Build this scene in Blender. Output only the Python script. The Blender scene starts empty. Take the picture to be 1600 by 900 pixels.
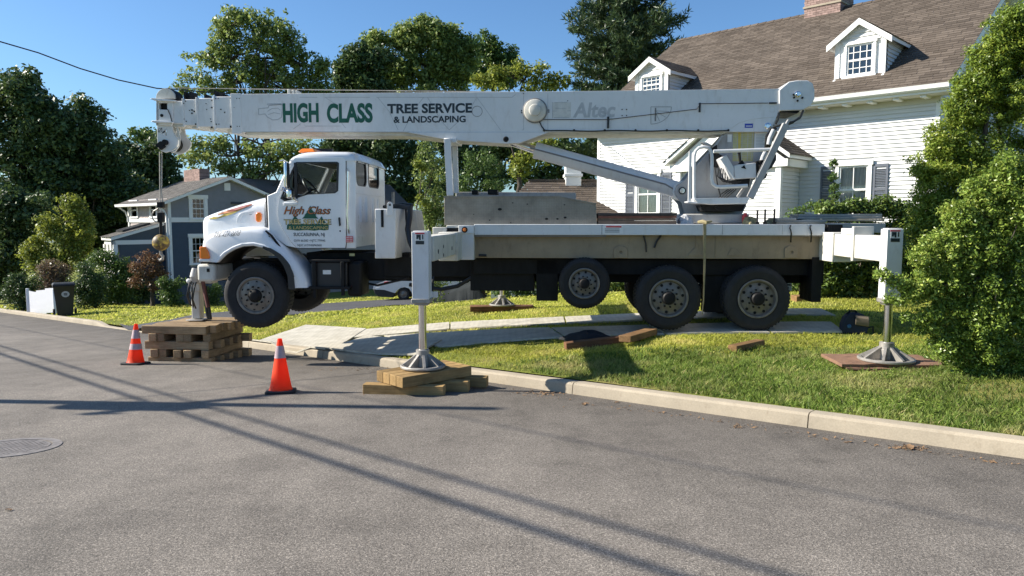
import bpy, bmesh, math, random
import numpy as np
from mathutils import Vector, Matrix
from mathutils.geometry import tessellate_polygon
rnd = random.Random(7)
rng = np.random.default_rng(7)
sc = bpy.context.scene
COL = sc.collection
R = math.radians
# ------------------------------------------------------------ camera, sky, sun
FPX = 1155.0                      # focal length in photo pixels (26 mm equivalent)
PITCH = math.atan((450 - 345) / FPX)
CAMZ = 1.47
cam_d = bpy.data.cameras.new('camera')
cam_d.sensor_width = 36.0
cam_d.lens = 36.0 * FPX / 1600.0
cam_d.clip_start = 0.05
cam_d.clip_end = 3000
cam = bpy.data.objects.new('camera', cam_d)
COL.objects.link(cam)
cam.location = (0, 0, CAMZ)
cam.rotation_euler = (math.pi / 2 - PITCH, 0, 0)
sc.camera = cam
SUN_EL, SUN_BACK = R(32.5), R(4.8)   # sun from the left, a little behind the truck
world = bpy.data.worlds.new('World')
sc.world = world
world.use_nodes = True
wn = world.node_tree
sky = wn.nodes.new('ShaderNodeTexSky')
sky.sky_type = 'NISHITA'
sky.sun_disc = False
sky.sun_elevation = SUN_EL
sky.sun_rotation = -math.pi / 2 + SUN_BACK
sky.altitude = 100
sky.air_density = 1.0
sky.dust_density = 0.7
sky.ozone_density = 2.2
bg = wn.nodes['Background']
bg.inputs['Strength'].default_value = 0.056
tint = wn.nodes.new('ShaderNodeMix')
tint.data_type = 'RGBA'
tint.blend_type = 'MULTIPLY'
tint.inputs[0].default_value = 1.0
tint.inputs[7].default_value = (0.84, 1.16, 1.46, 1)      # the clear, deep blue of that morning, the same all over the sky
wn.links.new(sky.outputs[0], tint.inputs[6])
wn.links.new(tint.outputs[2], bg.inputs[0])
sun_d = bpy.data.lights.new('sun', 'SUN')
sun_d.energy = 5.0
sun_d.angle = R(0.42)
sun_d.color = (1.0, 0.93, 0.82)
sun = bpy.data.objects.new('sun', sun_d)
COL.objects.link(sun)
sd = Vector((-math.cos(SUN_EL) * math.cos(SUN_BACK), math.cos(SUN_EL) * math.sin(SUN_BACK), math.sin(SUN_EL)))
sun.rotation_euler = sd.to_track_quat('Z', 'Y').to_euler()
sc.view_settings.view_transform = 'Standard'
sc.view_settings.look = 'None'
sc.view_settings.exposure = 1.0
sc.view_settings.gamma = 1.0
sc.cycles.max_bounces = 8
sc.cycles.transparent_max_bounces = 16
# ------------------------------------------------------------ pixel -> place helpers (measuring the photo)
def ray(px, py):
    cx, cy = (px - 800) / FPX, (450 - py) / FPX
    return Vector((cx, math.cos(PITCH) + math.sin(PITCH) * cy, math.cos(PITCH) * cy - math.sin(PITCH)))
CAM = Vector((0, 0, CAMZ))
def at(px, py, Y):
    d = ray(px, py)
    return CAM + d * (Y / d.y)
def smooth(e0, e1, x):
    t = max(0.0, min(1.0, (x - e0) / (e1 - e0)))
    return t * t * (3 - 2 * t)
KERB = 10.1      # kerb runs along x + y = KERB
S2 = math.sqrt(2)
def at_of(x, y):
    return (x + y - KERB) / S2, (y - x) / S2
def xy_of(a, t):
    s = a * S2 + KERB
    d = t * S2
    return (s - d) / 2, (s + d) / 2
def road_z(x, y):
    return -0.08 * min(max(y, -30), 60)
def g(x, y):
    a, t = at_of(x, y)
    if a <= 0:
        if a < -9.6:
            xk, yk = xy_of(-9.6, t)
            return road_z(xk, yk) + 0.15 + 0.02 * min(-9.6 - a, 20)
        return road_z(x, y)
    xk, yk = xy_of(0, t)
    z = road_z(xk, yk) + 0.14
    z += (0.02 + 0.27 * smooth(3.2, 6.5, t)) * (1 - math.exp(-a / 2.0)) + 0.09 * smooth(3.6, 6, a)
    z -= 0.75 * smooth(13, 26, t) * smooth(0.5, 8, a)
    z -= 0.35 * smooth(8, 13, t) * (1 - smooth(1.0, 4.5, a)) * smooth(0.0, .3, a) * 0.4
    return z
def gp(px, py, lift=0.0):
    d = ray(px, py)
    y = 2.0
    lo = 1.0
    while y < 200:
        p = CAM + d * (y / d.y)
        if p.z <= g(p.x, p.y) + lift:
            break
        lo = y
        y += 0.15
    hi = y
    for _ in range(30):
        m = (lo + hi) / 2
        p = CAM + d * (m / d.y)
        if p.z <= g(p.x, p.y) + lift:
            hi = m
        else:
            lo = m
    p = CAM + d * (hi / d.y)
    return Vector((p.x, p.y, g(p.x, p.y) + lift))
# ------------------------------------------------------------ materials
def new_mat(name):
    m = bpy.data.materials.new(name)
    m.use_nodes = True
    return m, m.node_tree, m.node_tree.nodes['Principled BSDF']
def N(nt, typ, **kw):
    n = nt.nodes.new(typ)
    for k, v in kw.items():
        setattr(n, k, v)
    return n
def ramp(nt, stops):
    r = nt.nodes.new('ShaderNodeValToRGB')
    e = r.color_ramp.elements
    while len(e) < len(stops):
        e.new(0.5)
    for el, (p, c) in zip(e, stops):
        el.position = p
        el.color = (c, c, c, 1) if isinstance(c, (int, float)) else (*c, 1)
    return r
def noise(nt, scale, detail=4, rough=0.55, vec=None, dist=0.0):
    n = nt.nodes.new('ShaderNodeTexNoise')
    n.inputs['Scale'].default_value = scale
    n.inputs['Detail'].default_value = detail
    n.inputs['Roughness'].default_value = rough
    n.inputs['Distortion'].default_value = dist
    if vec is not None:
        nt.links.new(vec, n.inputs['Vector'])
    return n
def coords(nt, scale=(1, 1, 1), rot=(0, 0, 0), out='Object'):
    tc = nt.nodes.new('ShaderNodeTexCoord')
    mp = nt.nodes.new('ShaderNodeMapping')
    mp.inputs['Scale'].default_value = scale
    mp.inputs['Rotation'].default_value = rot
    nt.links.new(tc.outputs[out], mp.inputs['Vector'])
    return mp.outputs['Vector']
def mixc(nt, fac, a, b, typ='MIX'):
    m = nt.nodes.new('ShaderNodeMix')
    m.data_type = 'RGBA'
    m.blend_type = typ
    for sock, val in ((m.inputs[0], fac), (m.inputs[6], a), (m.inputs[7], b)):
        if isinstance(val, (int, float)):
            sock.default_value = val
        elif isinstance(val, tuple):
            sock.default_value = (*val, 1)
        else:
            nt.links.new(val, sock)
    return m.outputs[2]
def bump(nt, bsdf, h, strength=0.3, dist=0.01):
    b = nt.nodes.new('ShaderNodeBump')
    b.inputs['Strength'].default_value = strength
    b.inputs['Distance'].default_value = dist
    nt.links.new(h, b.inputs['Height'])
    nt.links.new(b.outputs['Normal'], bsdf.inputs['Normal'])
    return b
def simple(name, col, rough=0.5, metal=0.0, var=0.12, vscale=4.0, bmp=0.0, bscale=60.0, coat=0.0, dirt=0.0, dirtcol=(0.16, 0.12, 0.08), spec=0.5):
    m, nt, b = new_mat(name)
    v = coords(nt)
    n = noise(nt, vscale, 5, 0.6, v)
    lo = tuple(c * (1 - var) for c in col)
    hi = tuple(min(1, c * (1 + var)) for c in col)
    rp = ramp(nt, [(0.3, lo), (0.7, hi)])
    nt.links.new(n.outputs['Fac'], rp.inputs['Fac'])
    c = rp.outputs['Color']
    if dirt > 0:
        v2 = coords(nt, (1.0, 1.0, 0.35))
        n2 = noise(nt, 9.0, 8, 0.7, v2, 0.4)
        r2 = ramp(nt, [(0.52, 0.0), (0.78, 1.0)])
        nt.links.new(n2.outputs['Fac'], r2.inputs['Fac'])
        ml = N(nt, 'ShaderNodeMath', operation='MULTIPLY')
        nt.links.new(r2.outputs['Color'], ml.inputs[0])
        ml.inputs[1].default_value = dirt
        c = mixc(nt, ml.outputs[0], c, dirtcol)
        rr = ramp(nt, [(0.35, rough), (0.75, min(1, rough + 0.3))])
        nt.links.new(n2.outputs['Fac'], rr.inputs['Fac'])
        nt.links.new(rr.outputs['Color'], b.inputs['Roughness'])
    else:
        b.inputs['Roughness'].default_value = rough
    nt.links.new(c, b.inputs['Base Color'])
    b.inputs['Metallic'].default_value = metal
    b.inputs['Coat Weight'].default_value = coat
    b.inputs['Specular IOR Level'].default_value = spec
    if bmp > 0:
        nb = noise(nt, bscale, 6, 0.6, v)
        bump(nt, b, nb.outputs['Fac'], bmp, 0.01)
    return m
MT = {}
MT['white'] = simple('truck_white_paint', (0.66, 0.66, 0.655), 0.32, var=0.05, vscale=2, dirt=0.32, dirtcol=(0.3, 0.24, 0.17), coat=0.25)
MT['cabwhite'] = simple('cab_white_paint', (0.78, 0.79, 0.80), 0.24, var=0.03, vscale=1.5, dirt=0.14, dirtcol=(0.38, 0.32, 0.25), coat=0.5)
MT['dirtywhite'] = simple('dirty_white_paint', (0.58, 0.56, 0.50), 0.5, var=0.12, vscale=3, dirt=0.6, dirtcol=(0.2, 0.16, 0.11))
MT['beige'] = simple('grimy_shaded_panel_paint', (0.285, 0.225, 0.145), 0.55, var=0.16, vscale=2.5, dirt=0.6, dirtcol=(0.14, 0.11, 0.07))  # grimy white panel; shade and warm bounce light are put into this brown
MT['black'] = simple('black_chassis', (0.006, 0.006, 0.0065), 0.55, var=0.3, dirt=0.2, dirtcol=(0.022, 0.019, 0.016), spec=0.3)
MT['rubber'] = simple('tyre_rubber', (0.018, 0.018, 0.019), 0.75, var=0.25, vscale=6, bmp=0.15, bscale=90, dirt=0.5, dirtcol=(0.06, 0.053, 0.045))
MT['blackplastic'] = simple('black_plastic', (0.018, 0.018, 0.02), 0.45, var=0.2)
MT['hose'] = simple('black_hose', (0.012, 0.012, 0.012), 0.4, var=0.2)
MT['rim'] = simple('wheel_alloy', (0.20, 0.185, 0.165), 0.45, 0.6, var=0.2, vscale=8, dirt=0.6, dirtcol=(0.1, 0.08, 0.06))
MT['chrome'] = simple('chrome', (0.75, 0.75, 0.75), 0.15, 1.0, var=0.04)
MT['steel'] = simple('worn_steel', (0.36, 0.34, 0.31), 0.5, 0.7, var=0.2, vscale=10, dirt=0.55, dirtcol=(0.13, 0.1, 0.075), bmp=0.1)
MT['greypaint'] = simple('grey_equipment_paint', (0.35, 0.345, 0.335), 0.45, var=0.12, dirt=0.6)
MT['amber'] = simple('amber_lens', (0.85, 0.20, 0.015), 0.25, var=0.08, coat=0.4)
MT['red'] = simple('red_plastic', (0.5, 0.02, 0.02), 0.3, var=0.1)
MT['green'] = simple('green_vinyl_lettering', (0.004, 0.085, 0.048), 0.4, var=0.05)
MT['navy'] = simple('dark_vinyl_lettering', (0.012, 0.02, 0.028), 0.4, var=0.05)
MT['ghost'] = simple('faded_lettering', (0.42, 0.43, 0.44), 0.4, var=0.12, vscale=12)
MT['ghostlight'] = simple('old_decal_residue', (0.58, 0.57, 0.53), 0.45, var=0.12, vscale=12)
MT['seam'] = simple('panel_seam', (0.18, 0.18, 0.18), 0.6, var=0.2)
MT['gold'] = simple('gold_lettering', (0.62, 0.46, 0.16), 0.35, var=0.1)
MT['orangeletter'] = simple('orange_lettering', (0.48, 0.14, 0.03), 0.4, var=0.15, vscale=20)
MT['decalred'] = simple('red_decal', (0.55, 0.04, 0.05), 0.4, var=0.05)
MT['decalblue'] = simple('blue_decal', (0.02, 0.05, 0.35), 0.4, var=0.05)
MT['decalwhite'] = simple('white_decal', (0.72, 0.72, 0.70), 0.4, var=0.04)
MT['decalyellow'] = simple('yellowed_decal', (0.44, 0.42, 0.20), 0.45, var=0.14, vscale=14)
MT['flamered'] = simple('dull_red_flame_decal', (0.26, 0.05, 0.045), 0.35, var=0.15, vscale=14)
MT['flameyellow'] = simple('yellow_flame_decal', (0.55, 0.42, 0.08), 0.35, var=0.12, vscale=12)
MT['strap'] = simple('yellow_strap', (0.27, 0.225, 0.115), 0.8, var=0.2, vscale=12)
MT['seat'] = simple('dark_upholstery', (0.03, 0.03, 0.035), 0.8, var=0.2)
MT['interior'] = simple('cab_lining', (0.09, 0.09, 0.095), 0.7, var=0.15)
def glass_mat(name, tint=(0.75, 0.8, 0.8), refl=0.12):
    m, nt, b = new_mat(name)
    nt.nodes.remove(b)
    out = nt.nodes['Material Output']
    tr = N(nt, 'ShaderNodeBsdfTransparent')
    tr.inputs[0].default_value = (*tint, 1)
    gl = N(nt, 'ShaderNodeBsdfGlossy')
    gl.inputs['Roughness'].default_value = 0.03
    fr = N(nt, 'ShaderNodeFresnel')
    fr.inputs['IOR'].default_value = 1.5
    ad = N(nt, 'ShaderNodeMath', operation='ADD')
    nt.links.new(fr.outputs[0], ad.inputs[0])
    ad.inputs[1].default_value = refl - 0.04
    mx = N(nt, 'ShaderNodeMixShader')
    nt.links.new(ad.outputs[0], mx.inputs[0])
    nt.links.new(tr.outputs[0], mx.inputs[1])
    nt.links.new(gl.outputs[0], mx.inputs[2])
    nt.links.new(mx.outputs[0], out.inputs['Surface'])
    return m
MT['glass'] = glass_mat('window_glass', (0.8, 0.85, 0.85), 0.10)
MT['darkglass'] = glass_mat('tinted_glass', (0.05, 0.07, 0.07), 0.05)
MT['houseglass'] = glass_mat('house_window_glass', (0.93, 0.95, 0.95), 0.07)
# ------------------------------------------------------------ mesh builder
# parts made of several like pieces: each piece becomes an object of its own
SPLIT = {'corner_boards': 'corner_board', 'portico_posts': 'portico_post', 'lifting_eyes': 'lifting_eye', 'beam_fittings': 'beam_fitting', 'cab_walls': 'cab_wall',
         'eave_blocks': 'eave_block', 'porch_posts': 'porch_post', 'skylights': 'skylight', 'windscreen_pillars': 'windscreen_pillar', 'head_flanges': 'head_flange',
         'deck_blocks': 'deck_block', 'wear_pads': 'wear_pad', 'rope_guides': 'rope_guide', 'sheave_guides': 'sheave_guide', 'straps': 'strap', 'hose_sleeves': 'hose_sleeve',
         'hanging_hose_ends': 'hanging_hose_end', 'chain_hangers': 'chain_hanger', 'tower_plates': 'tower_plate', 'grille_bars': 'grille_bar', 'jack_hoses': 'jack_hose', 'tower_hoses': 'tower_hose',
         'car_windows': 'car_window', 'insulators': 'insulator', 'vent_mesh': 'vent_opening', 'trim_boards': 'trim_board', 'front_trim': 'trim_board', 'hydraulic_hoses': 'hydraulic_hose', 'tail_hoses': 'tail_hose', 'brake_hoses': 'brake_hose', 'head_plates': 'head_plate', 'sheave_block_plates': 'sheave_block_plate'}
class MB:
    def __init__(s):
        s.v, s.f = [], []
    def add(s, vs, fs):
        o = len(s.v)
        s.v += [tuple(p) for p in vs]
        s.f += [tuple(i + o for i in f) for f in fs]
        return s
    def box(s, x0, x1, y0, y1, z0, z1):
        return s.hexa([(x0, y0, z0), (x1, y0, z0), (x1, y1, z0), (x0, y1, z0), (x0, y0, z1), (x1, y0, z1), (x1, y1, z1), (x0, y1, z1)])
    def hexa(s, p):
        return s.add(p, [(0, 3, 2, 1), (4, 5, 6, 7), (0, 1, 5, 4), (1, 2, 6, 5), (2, 3, 7, 6), (3, 0, 4, 7)])
    def beam(s, p0, p1, w, h, up=(0, 0, 1)):
        p0, p1 = Vector(p0), Vector(p1)
        d = (p1 - p0).normalized()
        sd_ = d.cross(Vector(up))
        if sd_.length < 1e-4:
            sd_ = d.cross(Vector((0, 1, 0)))
        sd_.normalize()
        u_ = sd_.cross(d)
        a, b = sd_ * (w / 2), u_ * (h / 2)
        return s.hexa([p0 - a - b, p0 + a - b, p1 + a - b, p1 - a - b, p0 - a + b, p0 + a + b, p1 + a + b, p1 - a + b])
    def cyl(s, p0, p1, r0, r1=None, n=16, caps=True):
        r1 = r0 if r1 is None else r1
        p0, p1 = Vector(p0), Vector(p1)
        d = (p1 - p0).normalized()
        e = d.orthogonal().normalized()
        k = d.cross(e)
        vs = []
        for p, r in ((p0, r0), (p1, r1)):
            for i in range(n):
                t = 2 * math.pi * i / n
                vs.append(p + e * (r * math.cos(t)) + k * (r * math.sin(t)))
        fs = [(i, (i + 1) % n, n + (i + 1) % n, n + i) for i in range(n)]
        if caps:
            fs += [tuple(range(n - 1, -1, -1)), tuple(range(n, 2 * n))]
        return s.add(vs, fs)
    def tube(s, pts, r, n=8, caps=True):
        pts = [Vector(p) for p in pts]
        rs = r if isinstance(r, (list, tuple)) else [r] * len(pts)
        vs, fs = [], []
        e = None
        for i, p in enumerate(pts):
            a = pts[max(i - 1, 0)]
            b = pts[min(i + 1, len(pts) - 1)]
            d = (b - a).normalized()
            if e is None:
                e = d.orthogonal().normalized()
            else:
                e = (e - d * e.dot(d)).normalized()
            k = d.cross(e)
            for j in range(n):
                t = 2 * math.pi * j / n
                vs.append(p + e * (rs[i] * math.cos(t)) + k * (rs[i] * math.sin(t)))
        for i in range(len(pts) - 1):
            for j in range(n):
                fs.append((i * n + j, i * n + (j + 1) % n, (i + 1) * n + (j + 1) % n, (i + 1) * n + j))
        if caps:
            fs += [tuple(range(n - 1, -1, -1)), tuple(range((len(pts) - 1) * n, len(pts) * n))]
        return s.add(vs, fs)
    def lathe(s, prof, o, axis, n=32):
        o, ax = Vector(o), Vector(axis).normalized()
        e = ax.orthogonal().normalized()
        k = ax.cross(e)
        vs, fs = [], []
        for r, h in prof:
            for j in range(n):
                t = 2 * math.pi * j / n
                vs.append(o + ax * h + e * (r * math.cos(t)) + k * (r * math.sin(t)))
        for i in range(len(prof) - 1):
            for j in range(n):
                fs.append((i * n + j, i * n + (j + 1) % n, (i + 1) * n + (j + 1) % n, (i + 1) * n + j))
        return s.add(vs, fs)
    def plate(s, outline, m0, m1, holes=()):
        """2-D outline (with holes) mapped by m0 for the front sheet and m1 for the back sheet"""
        loops = [list(outline)] + [list(h) for h in holes]
        flat = [p for l in loops for p in l]
        tris = tessellate_polygon([[Vector((p[0], p[1], 0)) for p in l] for l in loops])
        n = len(flat)
        vs = [m0(*p) for p in flat] + [m1(*p) for p in flat]
        fs = [tuple(t) for t in tris] + [tuple(i + n for i in reversed(t)) for t in tris]
        o = 0
        for l in loops:
            k = len(l)
            fs += [(o + i, o + (i + 1) % k, n + o + (i + 1) % k, n + o + i) for i in range(k)]
            o += k
        return s.add(vs, fs)
    def loft(s, rings, caps=True):
        n = len(rings[0])
        vs = [p for r in rings for p in r]
        fs = []
        for i in range(len(rings) - 1):
            for j in range(n):
                fs.append((i * n + j, i * n + (j + 1) % n, (i + 1) * n + (j + 1) % n, (i + 1) * n + j))
        if caps:
            fs += [tuple(range(n - 1, -1, -1)), tuple(range((len(rings) - 1) * n, len(rings) * n))]
        return s.add(vs, fs)
    def sphere(s, c, r, n=16, m=10, sz=1.0):
        return s.lathe([(r * math.sin(math.pi * i / m), -r * sz * math.cos(math.pi * i / m)) for i in range(m + 1)], c, (0, 0, 1), n)
    def mesh(s, name, fix=True):
        me = bpy.data.meshes.new(name)
        bm = bmesh.new()
        vs = [bm.verts.new(p) for p in s.v]
        for f in s.f:
            try:
                bm.faces.new([vs[i] for i in f])
            except ValueError:
                pass
        if fix:
            bmesh.ops.remove_doubles(bm, verts=bm.verts, dist=1e-5)
            bmesh.ops.recalc_face_normals(bm, faces=bm.faces)
        bm.to_mesh(me)
        bm.free()
        return me
    def islands(s):
        par = list(range(len(s.v)))
        def find(i):
            while par[i] != i:
                par[i] = par[par[i]]
                i = par[i]
            return i
        for f in s.f:
            for i in f[1:]:
                par[find(i)] = find(f[0])
        out = {}
        for f in s.f:
            mb, ix = out.setdefault(find(f[0]), (MB(), {}))
            for i in f:
                if i not in ix:
                    ix[i] = len(mb.v)
                    mb.v.append(s.v[i])
            mb.f.append(tuple(ix[i] for i in f))
        return [mb for mb, _ in out.values()]
    def build(s, name, mat, parent=None, smooth=False, bevel=0.0, seg=2, fix=True, ang=35):
        if name in SPLIT:
            return [mb.build(SPLIT[name], mat, parent, smooth, bevel, seg, fix, ang) for mb in s.islands()][0]
        me = s.mesh(name, fix)
        me.materials.append(mat if not isinstance(mat, str) else MT[mat])
        o = bpy.data.objects.new(name, me)
        COL.objects.link(o)
        if parent is not None:
            o.parent = parent
        if name.endswith('siding') or name == 'ridge_cap':
            o['kind'] = 'stuff'          # boards a few pixels high each
        if bevel > 0:
            bv = o.modifiers.new('bevel', 'BEVEL')
            bv.width = bevel
            bv.segments = seg
            bv.limit_method = 'ANGLE'
            bv.angle_limit = R(40)
            smooth = True
        if smooth:
            me.polygons.foreach_set('use_smooth', [True] * len(me.polygons))
            me.set_sharp_from_angle(angle=R(ang))
        return o
def tag(o, label=None, cat=None, group=None, kind=None):
    if label: o['label'] = label
    if cat: o['category'] = cat
    if group: o['group'] = group
    if kind: o['kind'] = kind
    return o
def empty(name, loc=(0, 0, 0), rz=0.0, label=None, cat=None, group=None, kind=None, parent=None):
    o = bpy.data.objects.new(name, None)
    o.empty_display_size = 0.2
    COL.objects.link(o)
    o.location = loc
    o.rotation_euler = (0, 0, rz)
    if parent is not None:
        o.parent = parent
    return tag(o, label, cat, group, kind)
def copy_tree(o, parent=None):
    c = o.copy()
    COL.objects.link(c)
    c.parent = parent
    for ch in list(o.children):
        copy_tree(ch, c)
    return c
def text_mesh(body, mapf, x0, x1, y0, y1, mat, name, parent, shear=0.0, bold=0.0, space=1.0):
    """flat lettering fitted into the rectangle x0..x1, y0..y1 of the 2-D plane that mapf maps into space"""
    cu = bpy.data.curves.new('lettering', 'FONT')
    cu.body = body
    cu.shear = shear
    cu.offset = bold
    cu.space_character = space
    cu.resolution_u = 4
    ob = bpy.data.objects.new('lettering', cu)
    COL.objects.link(ob)
    dg = bpy.context.evaluated_depsgraph_get()
    me0 = bpy.data.meshes.new_from_object(ob.evaluated_get(dg))
    vs = [v.co.copy() for v in me0.vertices]
    fs = [tuple(p.vertices) for p in me0.polygons]
    bpy.data.objects.remove(ob)
    bpy.data.curves.remove(cu)
    bpy.data.meshes.remove(me0)
    ax, bx = min(v.x for v in vs), max(v.x for v in vs)
    ay, by = min(v.y for v in vs), max(v.y for v in vs)
    mb = MB()
    mb.add([mapf(x0 + (v.x - ax) / (bx - ax) * (x1 - x0), y0 + (v.y - ay) / (by - ay) * (y1 - y0)) for v in vs], fs)
    return mb.build(name, mat, parent, fix=False)
def csg(mb, cutters, op='DIFFERENCE'):
    """cut closed shapes out of a closed shape; returns a mesh"""
    a = bpy.data.objects.new('base', mb.mesh('base'))
    COL.objects.link(a)
    tmp = []
    for c in cutters:
        b = bpy.data.objects.new('cut', c.mesh('cut'))
        COL.objects.link(b)
        tmp.append(b)
        md = a.modifiers.new('b', 'BOOLEAN')
        md.operation = op
        md.solver = 'EXACT'
        md.object = b
    dg = bpy.context.evaluated_depsgraph_get()
    me = bpy.data.meshes.new_from_object(a.evaluated_get(dg))
    for b in tmp + [a]:
        m_ = b.data
        bpy.data.objects.remove(b)
        bpy.data.meshes.remove(m_)
    return me
def link_mesh(me, name, mat, parent=None, smooth=True, bevel=0, ang=35):
    me.name = name
    me.materials.clear()
    me.materials.append(MT[mat] if isinstance(mat, str) else mat)
    o = bpy.data.objects.new(name, me)
    COL.objects.link(o)
    if parent is not None:
        o.parent = parent
    if bevel:
        bv = o.modifiers.new('bevel', 'BEVEL')
        bv.width = bevel
        bv.segments = 2
        bv.limit_method = 'ANGLE'
        bv.angle_limit = R(40)
    if smooth:
        me.polygons.foreach_set('use_smooth', [True] * len(me.polygons))
        me.set_sharp_from_angle(angle=R(ang))
    return o
# ============================================================ GROUND, ROAD, KERB, DRIVEWAY
def asphalt(name, base, speck=0.6, worn=True):
    m, nt, b = new_mat(name)
    v = coords(nt)
    n1 = noise(nt, 0.35, 5, 0.6, v)
    n2 = noise(nt, 75.0, 2, 0.8, v)
    n3 = noise(nt, 2.2, 6, 0.65, v)
    n4 = noise(nt, 150.0, 2, 0.6, v)
    r1 = ramp(nt, [(0.3, tuple(c * 0.84 for c in base)), (0.7, tuple(c * 1.14 for c in base))])
    nt.links.new(n1.outputs['Fac'], r1.inputs['Fac'])
    r2 = ramp(nt, [(0.36, 0.18), (0.48, 0.9), (0.55, 1.0), (0.66, 2.4)])
    nt.links.new(n2.outputs['Fac'], r2.inputs['Fac'])
    c = mixc(nt, speck, r1.outputs['Color'], r2.outputs['Color'], 'MULTIPLY')
    r4 = ramp(nt, [(0.32, 0.45), (0.5, 1.0), (0.70, 1.6)])
    nt.links.new(n4.outputs['Fac'], r4.inputs['Fac'])
    c = mixc(nt, speck * 0.8, c, r4.outputs['Color'], 'MULTIPLY')
    r3 = ramp(nt, [(0.33, 0.80), (0.5, 1.0), (0.68, 1.10)])
    nt.links.new(n3.outputs['Fac'], r3.inputs['Fac'])
    c = mixc(nt, 1.0, c, r3.outputs['Color'], 'MULTIPLY')
    if worn:
        # paler wheel paths and long drag marks along the street
        vs_ = coords(nt, (0.55, 0.05, 1.0), (0, 0, R(-45)))
        ns = noise(nt, 3.0, 5, 0.6, vs_)
        rs = ramp(nt, [(0.4, 0.9), (0.62, 1.12)])
        nt.links.new(ns.outputs['Fac'], rs.inputs['Fac'])
        c = mixc(nt, 0.8, c, rs.outputs['Color'], 'MULTIPLY')
        # less worn, darker band along the gutter (distance from the kerb line), with a ragged edge
        sp = N(nt, 'ShaderNodeSeparateXYZ')
        nt.links.new(v, sp.inputs[0])
        sm = N(nt, 'ShaderNodeMath', operation='ADD')
        nt.links.new(sp.outputs[0], sm.inputs[0]); nt.links.new(sp.outputs[1], sm.inputs[1])
        wv = N(nt, 'ShaderNodeMath', operation='MULTIPLY_ADD')
        nt.links.new(n1.outputs['Fac'], wv.inputs[0]); wv.inputs[1].default_value = 3.0
        nt.links.new(sm.outputs[0], wv.inputs[2])
        mr = N(nt, 'ShaderNodeMapRange')
        mr.inputs['From Min'].default_value = 7.6; mr.inputs['From Max'].default_value = 11.4
        mr.inputs['To Min'].default_value = 1.04; mr.inputs['To Max'].default_value = 0.66
        nt.links.new(wv.outputs[0], mr.inputs['Value'])
        c = mixc(nt, 1.0, c, mr.outputs[0], 'MULTIPLY')
    nt.links.new(c, b.inputs['Base Color'])
    b.inputs['Roughness'].default_value = 0.85
    b.inputs['Specular IOR Level'].default_value = 0.35
    ad = N(nt, 'ShaderNodeMath', operation='ADD')
    nt.links.new(n2.outputs['Fac'], ad.inputs[0])
    nt.links.new(n4.outputs['Fac'], ad.inputs[1])
    bump(nt, b, ad.outputs[0], 0.55, 0.006)
    return m
MT['asphalt'] = asphalt('road_asphalt', (0.171, 0.151, 0.128))
MT['darkasphalt'] = asphalt('driveway_asphalt', (0.075, 0.075, 0.08), 0.5, False)
def concrete_mat(name, base, sc_=1.0):
    m, nt, b = new_mat(name)
    v = coords(nt)
    n1 = noise(nt, 1.6 * sc_, 7, 0.65, v)
    n2 = noise(nt, 60, 5, 0.7, v)
    n3 = noise(nt, 7, 8, 0.7, v, 0.6)
    r1 = ramp(nt, [(0.3, tuple(c * 0.82 for c in base)), (0.7, tuple(c * 1.12 for c in base))])
    nt.links.new(n1.outputs['Fac'], r1.inputs['Fac'])
    r2 = ramp(nt, [(0.3, 0.8), (0.7, 1.12)])
    nt.links.new(n2.outputs['Fac'], r2.inputs['Fac'])
    c = mixc(nt, 0.7, r1.outputs['Color'], r2.outputs['Color'], 'MULTIPLY')
    r3 = ramp(nt, [(0.55, 0.0), (0.75, 0.55)])
    nt.links.new(n3.outputs['Fac'], r3.inputs['Fac'])
    c = mixc(nt, r3.outputs['Color'], c, (0.2, 0.16, 0.11))
    nt.links.new(c, b.inputs['Base Color'])
    b.inputs['Roughness'].default_value = 0.9
    bump(nt, b, n2.outputs['Fac'], 0.3, 0.004)
    return m
MT['concrete'] = concrete_mat('kerb_concrete', (0.35, 0.30, 0.225))
def soil_grass(name):
    m, nt, b = new_mat(name)
    v = coords(nt)
    n1 = noise(nt, 0.6, 6, 0.65, v)
    n2 = noise(nt, 35, 5, 0.75, v)
    n3 = noise(nt, 0.12, 3, 0.5, v)
    r1 = ramp(nt, [(0.32, (0.12, 0.15, 0.03)), (0.55, (0.20, 0.22, 0.045)), (0.75, (0.30, 0.24, 0.10))])
    nt.links.new(n1.outputs['Fac'], r1.inputs['Fac'])
    r2 = ramp(nt, [(0.3, 0.45), (0.7, 1.35)])
    nt.links.new(n2.outputs['Fac'], r2.inputs['Fac'])
    c = mixc(nt, 0.9, r1.outputs['Color'], r2.outputs['Color'], 'MULTIPLY')
    nt.links.new(c, b.inputs['Base Color'])
    b.inputs['Roughness'].default_value = 1.0
    b.inputs['Specular IOR Level'].default_value = 0.1
    bump(nt, b, n2.outputs['Fac'], 0.8, 0.03)
    return m
MT['turf'] = soil_grass('lawn_turf')
def grid_sheet(name, avals, tvals, zf, mat, kind='structure', lift=0.0):
    mb = MB()
    vs = []
    for a in avals:
        for t in tvals:
            x, y = xy_of(a, t)
            vs.append((x, y, zf(x, y, a, t) + lift))
    nt_ = len(tvals)
    fs = [(i * nt_ + j, i * nt_ + j + 1, (i + 1) * nt_ + j + 1, (i + 1) * nt_ + j) for i in range(len(avals) - 1) for j in range(nt_ - 1)]
    mb.add(vs, fs)
    o = mb.build(name, mat, None, smooth=True, ang=80)
    if o.data.polygons[0].normal.z < 0:
        o.data.flip_normals()
    return tag(o, kind=kind)
tv = [-60, -40, -25, -15] + [x * 0.5 for x in range(-20, 80)] + [40, 45, 50, 60, 75, 95, 120, 160, 230]
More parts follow.
